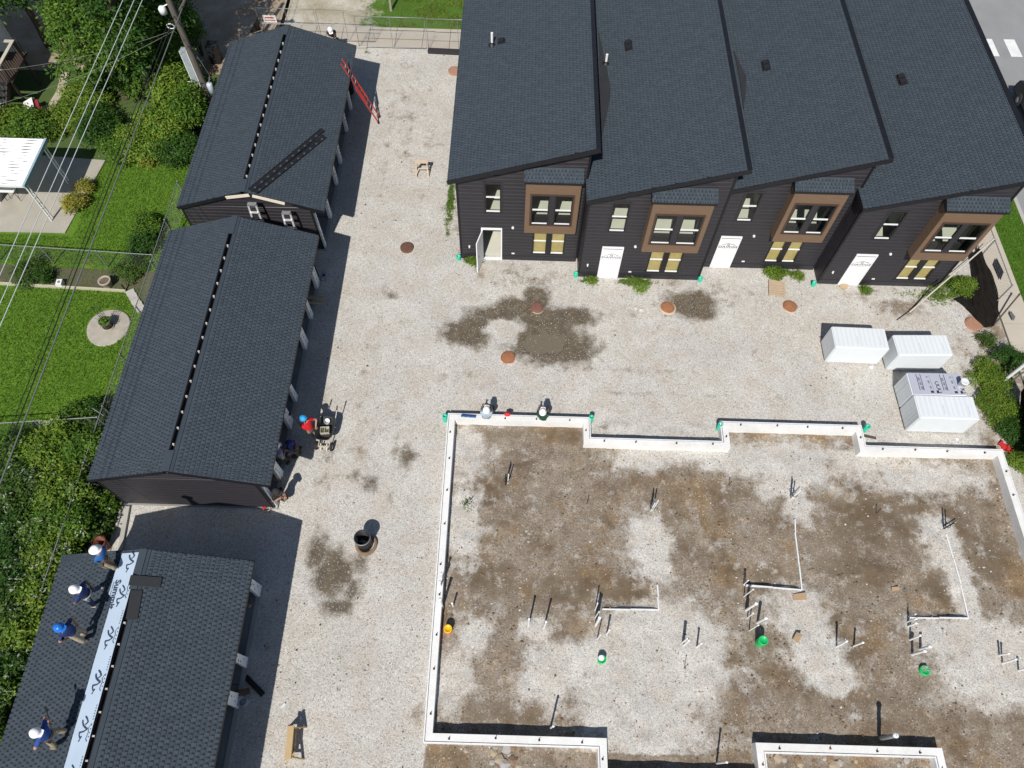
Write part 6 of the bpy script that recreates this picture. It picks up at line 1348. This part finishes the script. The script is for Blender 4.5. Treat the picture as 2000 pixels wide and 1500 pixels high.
a = Vector((-18.6, 30.6, 0)); tree('tall tree whose crown rises out of the photo above the wires', a.x, a.y, 6.0, [(0, 0, 5.6, 1.2, 1.2), (.3, -.5, 4.2, 1.1, 1.2), (-.5, .3, 6.8, 1.2, 1.1), (0, -.4, 2.8, 1.0, 1.0), (0, 0, 8.6, 2.0, 1.7), (-1.3, .8, 8.4, 1.7, 1.5), (1.2, 1.2, 8.2, 1.6, 1.4), (.9, -.5, 8.0, 1.4, 1.2)], 14000, .15, 'deep', 4)
a = P(0, -70, 4.5); tree('tree at the very top left corner above the grey house', a.x, a.y, 2.8, [(0, 0, 4.2, 2.3, 1.8), (-1.6, .2, 4.0, 1.9, 1.6), (1.4, .8, 4.2, 1.8, 1.5), (.3, -1.0, 3.6, 1.5, 1.2)], 16000, .15, 'deep', 2)
a = P(275, -5, 3.6); tree('tree under the overhead wires at the top of the photo', a.x, a.y, 2.2, [(0, 0, 3.4, 2.1, 1.6), (1.3, -.6, 3.0, 1.4, 1.2), (-1.0, .8, 3.3, 1.5, 1.3), (-.2, 2, 3.3, 1.7, 1.3)], 15000, .14, 'deep', 3)
for lab, u, v, z, r, h, n, s, k in (
    ('dark shrub just left of the utility pole top', 310, 75, 1.2, 1.5, 2.4, 7000, .12, 'deep'), ('bushy green shrub left of the metal box on the pole', 330, 120, 1.2, 1.3, 2.6, 7000, .12, 'mid'),
    ('bright shrub below the metal box on the pole', 345, 185, 1.0, 1.3, 2.4, 8000, .12, 'lime'), ('leafy shrub left of the dark cable bundle', 275, 160, .8, 1.5, 2.0, 8000, .12, 'mid'),
    ('shrub against the far garage wall below the pole foot', 375, 225, .8, 1.0, 2.0, 6000, .11, 'mid'), ('wide shrub where the dark cables cross the bushes', 330, 245, .7, 1.5, 1.7, 9000, .11, 'lime'),
    ('shrub at the bottom of the thicket above the upper lawn', 290, 285, .5, 1.3, 1.4, 7000, .10, 'lime'), ('dark shrub beside the far garage at the lawn corner', 355, 300, .5, 1.0, 1.4, 5000, .10, 'deep'),
    ('dark shrub right of the awning', 195, 255, .5, 1.4, 1.3, 7000, .10, 'deep'), ('low shrub between the patio and the thicket', 235, 290, .4, 1.0, 1.0, 5000, .09, 'mid'),
    ('low rough bush on the slope beside the pale wires', 170, 190, .3, 1.6, .8, 6000, .09, 'lime'), ('rough bush right of the dog house', 130, 230, .25, 1.4, .7, 6000, .09, 'lime'), ('bush above the awning roof', 60, 248, .6, 1.2, 1.3, 6000, .10, 'mid'), ('rough bush between the trees and the thicket', 215, 150, .5, 1.5, 1.3, 7000, .11, 'deep'), ('bright bush at the left edge below the grey house', 22, 236, .6, .9, 1.2, 4000, .10, 'lime'),
    ('small leafy shrub right of the utility pole shaft', 365, 35, 2.2, .6, 3.0, 2500, .11, 'mid'), ('yellow ornamental grass at the patio corner', 150, 400, .2, .55, .7, 2500, .08, 'gold'), ('small yellow bush at the thicket edge', 290, 312, .3, .5, .7, 1800, .07, 'gold'), ('yellow tuft beside the upper patio edge', 168, 366, .2, .4, .5, 1500, .07, 'gold'),
    ('rough weeds beside the middle garage on the upper lawn', 290, 445, .3, .7, .8, 4000, .08, 'mid'), ('dark weed clump below the rough weeds on the upper lawn', 282, 478, .3, .75, .7, 4000, .08, 'deep'), ('small dark plant in the planting bed', 88, 543, .2, .35, .5, 1500, .07, 'deep'), ('weeds trailing along the upper lawn fence', 255, 525, .2, .7, .4, 2500, .07, 'dull'), ('weeds under the left part of the lawn fence', 60, 528, .2, .9, .4, 3000, .07, 'dull'),
    ('bushy plant at the lower lawn corner beside the fence', 155, 820, .3, .8, .9, 4000, .09, 'mid'), ('dark plant at the very corner of the lower lawn', 190, 806, .3, .5, .8, 2500, .08, 'deep')):
    shrub(lab, u, v, z, r, h, n, s, k, int(u*3+v))
for lab, u, v, r, h, n, k, bl in (
    ('shrub at the left edge under the lower lawn fence', 20, 890, 1.3, 1.5, 8000, 'mid', .05), ('bright shrub below the landscape timbers', 95, 880, 1.3, 1.4, 8000, 'lime', .02), ('fern leaved shrub against the fence by the middle garage', 165, 880, 1.0, 1.4, 7000, 'mid', 0),
    ('white flecked shrub at the left edge, upper one', 45, 950, 1.4, 1.5, 9000, 'dull', .14), ('green shrub left of the middle garage corner', 130, 950, 1.2, 1.5, 8000, 'lime', .05), ('white flecked shrub in the middle of the thicket', 80, 1020, 1.4, 1.4, 9000, 'mid', .10),
    ('dark shrub at the left edge of the lower thicket', 10, 1030, 1.3, 1.4, 7000, 'deep', .03), ('shrub left of the fenced strip', 140, 1020, .9, 1.3, 6000, 'mid', .05), ('white flecked shrub above the roof worker', 95, 1085, 1.2, 1.3, 8000, 'lime', .12),
    ('shrub at the left edge level with the upper roof workers', 25, 1110, 1.3, 1.3, 8000, 'deep', .05), ('bright shrub touching the garage eave', 75, 1150, 1.1, 1.3, 7000, 'lime', .10), ('shrub at the left edge beside the white flecked one', 15, 1190, 1.1, 1.3, 7000, 'dull', .10),
    ('bright flecked shrub left of the blue helmet worker', 40, 1235, 1.0, 1.3, 7000, 'lime', .08), ('dark shrub at the left edge near the lowest roof worker', 8, 1290, 1.0, 1.2, 6000, 'deep', .08), ('shrub at the left edge along the roof of the nearest garage', -20, 1345, 1.0, 1.3, 6000, 'mid', .1), ('shrub mostly hidden at the lower left edge of the photo', -45, 1420, 1.1, 1.3, 6000, 'mid', .08), ('low growth inside the fenced strip behind the garages', 195, 985, .7, .6, 5000, 'mid', .04), ('low growth at the end of the fenced strip', 190, 1025, .55, .5, 3500, 'dull', .05)):
    shrub(lab, u, v, .8 if h > 1 else .3, r*.82, h, int(n*.8), .095, k, int(u*5+v), (m_blos, bl) if bl else None, 'shrubs in the lower thicket')
for lab, u, v, r, h, n, k in (('bright weed bush at the last townhouse corner', 1880, 562, .55, .45, 2600, 'lime'), ('low weeds along the wall of the last townhouse', 1835, 572, .6, .16, 800, 'mid'), ('weed bush behind the pallet', 1514, 534, .5, .22, 1300, 'mid'), ('weed tuft right of the pallet near the wall', 1560, 537, .3, .14, 400, 'lime'), ('weed strip between the second door and window', 1248, 552, .6, .14, 900, 'mid'), ('weed tuft left of the second white door', 1156, 547, .35, .12, 450, 'mid'), ('weed tuft beside the open white door', 924, 507, .36, .16, 700, 'mid'), ('weed tuft at the last white door', 1692, 566, .25, .14, 350, 'lime'),
                              ('wide green weed bush beside the front insulation bundle', 1950, 798, 1.05, .5, 6000, 'mid'), ('green weed bush beside the bucket bundle', 1930, 738, .8, .4, 3600, 'lime'), ('dark weed strip along the sidewalk fence', 1968, 705, .6, .6, 3500, 'deep'), ('dark weed bush by the fence fabric at right', 1976, 850, .7, .6, 4000, 'deep'), ('weed bush at the right edge beside the foundation', 1990, 905, .5, .4, 2200, 'lime'), ('sparse weed tuft at the wide manhole cover', 1928, 662, .5, .2, 900, 'dull'), ('small weed on the gravel inside the left foundation wall', 914, 985, .25, .06, 90, 'dull')):
    shrub(lab, u, v, .1, r, h, int(n*1.7), .052, 'lime' if k == 'mid' else k, int(u*7+v), None, 'weeds round the building site')
leaves('plant', [(0, 0, .38, .17, .16)], 260, .07, [g1, g2, g3], planter_, 19)
# young tree on the parkway
b = P(764, 20); t_ = thing('young_tree', 'slim young tree on the parkway lawn at the top of the photo', 'tree', b); MB().tube([(0, 0, -.1), (.02, .02, 1.5), (0, 0, 3.2)], [.085, .07, .05], 8).build('trunk', M('pale_bark', (.36, .34, .27), (.28, .26, .20), 6, .9), t_); leaves('crown', [(0, 0, 4.2, 1.2, 1.3), (.5, .3, 3.8, .8, .8), (-.4, -.1, 3.7, .8, .8)], 5000, .12, LF['deep'], t_, 91)
a = P(420, -40, 0); tree('tree out of frame shading the dirt track beside the pole', a.x-.5, a.y-1.5, 3.4, [(0, 0, 5.2, 2.6, 1.8), (1.4, .4, 5.0, 1.8, 1.5), (-1.5, -.3, 5.0, 1.8, 1.4)], 12000, .16, 'deep', 5) if False else None
# ================================================================= PEOPLE
m_skin = M('skin', (.42, .25, .17), (.36, .21, .14), 9, .6); m_skind = M('brown_skin', (.20, .11, .07), (.17, .095, .06), 9, .6); m_boot = M('boots', (.13, .10, .075), (.09, .07, .05), 9, .8); m_boot2 = M('pale_boots', (.40, .36, .31), None, 9, .8); m_hair = M('dark_hair', (.025, .018, .012), None, 9, .7)
m_hatw = M('white_hard_hat', (.88, .88, .88), (.84, .84, .84), 2, .25); m_hatb = M('blue_hard_hat', (.012, .17, .62), (.015, .15, .55), 2, .3); m_hatlb = M('sky_blue_hat', (.03, .33, .70), (.03, .28, .62), 2, .5); m_hatd = M('dark_cap', (.03, .028, .026), None, 5, .8); m_hatn = M('navy_cap', (.025, .04, .22), (.02, .03, .17), 9, .7)
def ik(a, b_, l1, l2, pole_):
    d = b_-a; L_ = min(d.length, (l1+l2)*.995); d = d.normalized(); x = (l1*l1-l2*l2+L_*L_)/(2*L_); h = math.sqrt(max(l1*l1-x*x, 0.0)); p = pole_-d*pole_.dot(d)
    if p.length < 1e-4: p = d.orthogonal()
    return a+d*x+p.normalized()*h, a+d*L_
def person(label, feet, pelvis, head, hands, face, shirt, pants, hat, skin=m_skin, boots=m_boot, brim='front', vest=None, knee=None):
    """all joints are points in the world; face = horizontal heading the person looks along"""
    F_ = Vector((face[0], face[1], 0)).normalized(); Rt = Vector((F_.y, -F_.x, 0)); base = (feet[0]+feet[1])/2
    t_ = thing('person', label, 'person', (base.x, base.y, min(feet[0].z, feet[1].z)))
    up = (head-pelvis).normalized(); neck = head-up*.20; chest = pelvis.lerp(neck, .62); waist = pelvis.lerp(neck, .28)
    sh = [neck-up*.07+Rt*s*.19 for s in (-1, 1)]; hip = [pelvis+Rt*s*.10-up*.04 for s in (-1, 1)]
    V = [pelvis, waist, chest, neck, head-up*.10, head, head+up*.09]; Rr = [.145, .135, .155, .07, .062, .098, .07]; E = [(0, 1), (1, 2), (2, 3), (3, 4), (4, 5), (5, 6)]; K = ['p', 's', 's', 's', 'k', 'k', 'k']
    legs = []; arms = []
    def addv(p, r, k, par): V.append(p); Rr.append(r); K.append(k); E.append((par, len(V)-1)); return len(V)-1
    hd = []
    for i, s in enumerate((-1, 1)):
        kn, an = ik(hip[i], feet[i]+Vector((0, 0, .09)), .43, .42, (knee or F_)+Rt*s*.25); a = addv(hip[i], .095, 'p', 0); b_ = addv(kn, .068, 'p', a); c = addv(an, .050, 'p', b_); d = addv(an-Vector((0, 0, .045))+F_*.02, .050, 'b', c); addv(feet[i]+F_*.17+Vector((0, 0, .035)), .042, 'b', d)
        el, wr = ik(sh[i], hands[i], .29, .26, -F_*.5+Rt*s*.8-Vector((0, 0, .6))); a = addv(sh[i], .075, 's', 2); b_ = addv(sh[i].lerp(el, .55), .060, 's', a); c = addv(el, .046, 'k', b_); d = addv(wr, .030, 'k', c); fd_ = (wr-el).normalized(); addv(wr+fd_*.07, .038, 'k', d); hd.append((wr, fd_, s))
    me = bpy.data.meshes.new('body'); L0 = t_.location; me.from_pydata([tuple(p-L0) for p in V], E, []); o = bpy.data.objects.new('body', me); COL.objects.link(o)
    md = o.modifiers.new('skin', 'SKIN'); md.use_smooth_shade = True
    lay = me.skin_vertices[0].data if me.skin_vertices else None
    if lay:
        for k, r in enumerate(Rr): lay[k].radius = (r, r); lay[k].use_root = (k == 0)
    sb = o.modifiers.new('sub', 'SUBSURF'); sb.levels = 2; sb.render_levels = 2
    dg = bpy.context.evaluated_depsgraph_get(); me2 = bpy.data.meshes.new_from_object(o.evaluated_get(dg)); bpy.data.objects.remove(o)
    mats = {'s': 0, 'p': 1, 'k': 2, 'b': 3}; VS = np.array([tuple(p-L0) for p in V]); segs = [(VS[a], VS[b_], K[b_]) for a, b_ in E]
    mb = MB(); vs = [tuple(v.co) for v in me2.vertices]; fs = []; mi = []
    for p in me2.polygons:
        c = np.array(p.center); best = 9; kk = 's'
        for a, b_, k in segs:
            ab = b_-a; tt = np.clip(np.dot(c-a, ab)/(np.dot(ab, ab)+1e-9), 0, 1); dd = np.linalg.norm(c-a-ab*tt)
            if dd < best: best = dd; kk = k
        fs.append(tuple(p.vertices)); mi.append(mats[kk])
    mb.v = vs; mb.f = fs; mb.m = mi; mb.sm = [True]*len(fs)
    for wr, fd_, s in hd:                         # palm is in the skin; five fingers close round what they hold
        side = fd_.cross(Vector((0, 0, 1))); side = side.normalized() if side.length > .1 else Rt; dn_ = side.cross(fd_).normalized()*-1
        if dn_.z > 0: dn_ = -dn_
        for k, ln in enumerate((.070, .080, .075, .058)): r0 = wr+fd_*.085+side*(-.030+k*.020)-L0; mb.tube([r0, r0+fd_*ln*.5+dn_*.012, r0+fd_*ln*.75+dn_*.045], [.0095, .009, .007], 6, 2)
        r0 = wr+fd_*.035+side*(-.034)*s-L0; mb.tube([r0, r0-side*.028*s+fd_*.03, r0-side*.025*s+fd_*.062+dn_*.012], [.011, .010, .008], 6, 2)
    # face: nose, eyes, mouth, ears
    hc = head-L0-up*.01; fw = (F_-up*F_.dot(up)).normalized(); rt = fw.cross(up).normalized()
    mb.add([hc+fw*.088+up*.012, hc+fw*.086-rt*.016-up*.030, hc+fw*.116-up*.026, hc+fw*.086+rt*.016-up*.030], [(0, 1, 2), (0, 2, 3), (1, 3, 2)], 2)
    for s in (-1, 1): mb.box(hc+fw*.090+rt*s*.032+up*.012, (.016, .016, .009), 0, 4); mb.lathe([(.001, -.03), (.018, -.015), (.02, .012), (.001, .03)], hc+rt*s*.098-up*.012, 6, 2)
    mb.box(hc+fw*.090-up*.058, (.03, .03, .008), math.atan2(rt.y, rt.x), 4)
    body = mb.build('body', [shirt, pants, skin, boots, m_hair], t_)
    R = Matrix((rt, fw, up)).transposed()
    def hatv(m_): m_.v = [tuple(hc+R @ Vector(v)) for v in m_.v]; return m_
    hr = MB(); hr.lathe([(.104, -.045), (.110, .0), (.108, .035)], (0, -.012, 0), 16); hatv(hr).build('hair', m_hair, t_)
    hm = MB(); hm.lathe([(.128, .030), (.132, .055), (.124, .10), (.095, .145), (.05, .168), (.001, .173)], (0, 0, 0), 20, sx=.95, sy=1.12)
    if brim == 'full': hm.lathe([(.128, .045), (.185, .030), (.187, .036), (.128, .056)], (0, 0, 0), 22, sx=.97, sy=1.1)
    else:
        hm.lathe([(.126, .040), (.146, .032), (.147, .038), (.126, .050)], (0, 0, 0), 22, sx=.97, sy=1.12); hm.add([(-.11, .09, .044), (.11, .09, .044), (.085, .20, .028), (-.085, .20, .028), (0, .215, .026)], [(0, 1, 2, 4, 3)], 0)
    for x in (-.03, 0, .03): hm.tube([(x, .10, .115), (x, .05, .163), (x, -.05, .163), (x, -.10, .115)], .010, 5)
    hatv(hm).build('hard_hat' if hat in (m_hatw, m_hatb) else 'cap', hat, t_)
    if vest is not None: vest(t_, dict(pelvis=pelvis, chest=chest, neck=neck, up=up, F=F_, Rt=Rt, L0=L0))
    return t_
def belt(mat):
    def f(t_, d):
        c = d['pelvis'].lerp(d['neck'], .1)-d['L0']; fw = (d['F']-d['up']*d['F'].dot(d['up'])).normalized(); R = Matrix((fw.cross(d['up']), fw, d['up'])).transposed(); m_ = MB(); m_.lathe([(.160, -.04), (.170, 0), (.160, .04)], (0, 0, 0), 16); m_.v = [tuple(c+R @ Vector(v)) for v in m_.v]; m_.build('tool_belt', mat, t_)
        m_ = MB(); m_.box((.15, .05, -.08), (.07, .12, .16)); m_.v = [tuple(c+R @ Vector(v)) for v in m_.v]; m_.build('tool_pouch', mat, t_)
    return f
m_navy = M('navy_shirt', (.02, .045, .16), (.015, .03, .10), 6, .85, .6); m_blues = M('blue_shirt', (.03, .16, .42), (.02, .07, .25), 5, .85, .6); m_khaki = M('khaki_camo', (.33, .28, .19), (.13, .11, .07), 9, .9, fine=14); m_khaki2 = M('khaki_trousers', (.36, .30, .21), (.29, .24, .17), 5, .9, .6); m_jean = M('dark_jeans', (.035, .05, .11), (.025, .035, .08), 6, .9); m_leath = M('pale_belt', (.42, .40, .36), None, 9, .8)
m_redt = M('red_tshirt', (.62, .012, .022), (.50, .010, .018), 5, .85, .6); m_plaid = M('plaid_shirt', (.50, .58, .64), (.22, .28, .36), 24, .9, .6); m_dgreen = M('green_tshirt', (.015, .075, .042), (.012, .055, .032), 5, .85); m_dkp = M('dark_trousers', (.045, .042, .045), (.03, .03, .032), 6, .9); m_blackc = M('black_clothes', (.014, .013, .013), (.02, .018, .017), 6, .9)
def RF(u, v): p = onPlane(u, v, Vector((GX0, 0, GZE+.022)), n3); return p
def up_(p, h): return Vector((p.x, p.y, p.z+h))
def at(u, v, base, h): return P(u, v, base.z+h)
# four workers on the nearest garage roof (facing the ridge)
f0, f1 = RF(203, 1108), RF(222, 1103); b = (f0+f1)/2
person('person in white hard hat, blue shirt and camo trousers crouching at the far roof end', (f0, f1), at(201, 1092, b, .62), at(187, 1074, b, 1.12), (at(207, 1082, b, .62), at(216, 1095, b, .35)), (1, -.2), m_blues, m_khaki, m_hatw, brim='full', vest=belt(M('tool_leather', (.10, .07, .05), None, 9, .8)))
f0, f1 = RF(193, 1147), RF(179, 1184); b = (f0+f1)/2
person('person in white hard hat and navy shirt with a pale belt on the roof', (f0, f1), at(169, 1160, b, .84), at(146, 1151, b, 1.45), (at(178, 1146, b, .75), at(154, 1172, b, .75)), (1, -.12), m_navy, m_jean, m_hatw, skin=m_skind, boots=m_boot2, vest=belt(m_leath))
f0, f1 = RF(162, 1240), RF(164, 1250); b = (f0+f1)/2
person('person in blue hard hat and khaki trousers standing on the garage roof', (f0, f1), at(143, 1235, b, .86), at(116, 1226, b, 1.50), (at(149, 1217, b, .80), at(131, 1248, b, .78)), (1, -.2), m_navy, m_khaki2, m_hatb)
f0, f1 = RF(120, 1430), RF(103, 1461); b = (f0+f1)/2
pw = person('person in white hard hat and blue shirt with a hammer, lowest on the garage roof', (f0, f1), at(93, 1436, b, .80), at(70, 1431, b, 1.36), (at(97, 1411, b, .78), at(83, 1450, b, .72)), (1, -.1), M('royal_shirt', (.025, .075, .30), (.02, .055, .22), 5, .85, .6), m_khaki, m_hatw, vest=belt(M('tool_leather', (.10, .07, .05))))
hp = at(97, 1411, b, .80); t_ = thing('hammer', 'dark hammer held by the lowest roof worker', 'hammer', hp); MB().tube([(0, 0, 0), (-.08, .16, .04), (-.16, .30, .06)], .016, 6).build('shaft', m_black, t_); MB().box((-.17, .31, .06), (.05, .13, .05), .5).build('head', m_black, t_)
# worker in red
f0, f1 = P(606, 848), P(618, 853); b = Vector((0, 0, 0))
person('person in red t-shirt and bright blue cap painting a wrapped garage post', (f0, f1), P(606, 838, .92), P(593, 818, 1.52), (P(574, 812, 1.35), P(617, 832, .95)), (-.9, .45), m_redt, m_khaki, m_hatlb, vest=belt(M('tool_leather', (.10, .07, .05))))
hp = P(572, 812, 1.38); t_ = thing('paint_brush', 'dark brush in the hand of the worker in red', 'brush', hp); MB().tube([(0, 0, 0), (-.06, .02, .05)], .012, 6).build('handle', m_wood, t_); MB().box((-.10, .03, .08), (.06, .10, .10)).build('bristles', m_navy, t_)
# two under the eave of the middle garage
f0, f1 = P(583, 884), P(572, 893); person('person in navy shirt and navy cap kneeling under the middle garage eave', (f0, f1), P(566, 877, .42), P(566, 866, .98), (P(580, 873, .50), P(577, 884, .35)), (1, -.35), M('navy_tee', (.025, .035, .12), None, 6, .9), m_dkp, m_hatn)
f0, f1 = P(557, 898), P(561, 908); person('person in white hard hat half hidden by the middle garage roof', (f0, f1), P(548, 890, .80), P(540, 872, 1.42), (P(556, 879, .95), P(555, 886, .8)), (.7, .6), M('blue_white_shirt', (.06, .13, .34), (.40, .44, .52), 5, .85), m_dkp, m_hatw)
f0, f1 = P(550, 976), P(556, 968); person('person in black clothes and cap bending at the middle garage corner', (f0, f1), P(545, 965, .78), P(540, 960, 1.28), (P(556, 972, .5), P(546, 974, .75)), (.9, -.5), m_blackc, m_blackc, m_hatd)
f0, f1 = P(651, 74), P(658, 72); person('person in white hard hat standing behind the far garage at the temporary fence', (f0, f1), P(650, 68, .92), P(645, 58.5, 1.62), (P(655, 68, .95), P(643, 70, .9)), (.3, -1), m_dkp, m_jean, m_hatw)
# two sitting on the foundation wall, facing the townhouses
def sitter(label, hu, hv, shirt, pants, lean, hands_dz):
    s = P(hu, hv+18, FT); s.y = yA-.10; pel = s+Vector((0, 0, .13)); hd_ = P(hu, hv+2, FT+.78)
    ft = [Vector((s.x+dx, yA+.50, .0)) for dx in (-.10, .22)]; hn = [Vector((s.x-.16, yA+.34, .66)), Vector((s.x+.20, yA+.30, .60))]
    return person(label, ft, pel, hd_, hn, (.1, 1), shirt, pants, m_hatw)
sitter('person in white hard hat and pale plaid shirt sitting on the foundation wall', 950, 799, m_plaid, m_dkp, 0, 0)
sitter('person in white hard hat and dark green t-shirt sitting on the foundation wall', 1060, 803, m_dgreen, m_khaki2, 0, 0)
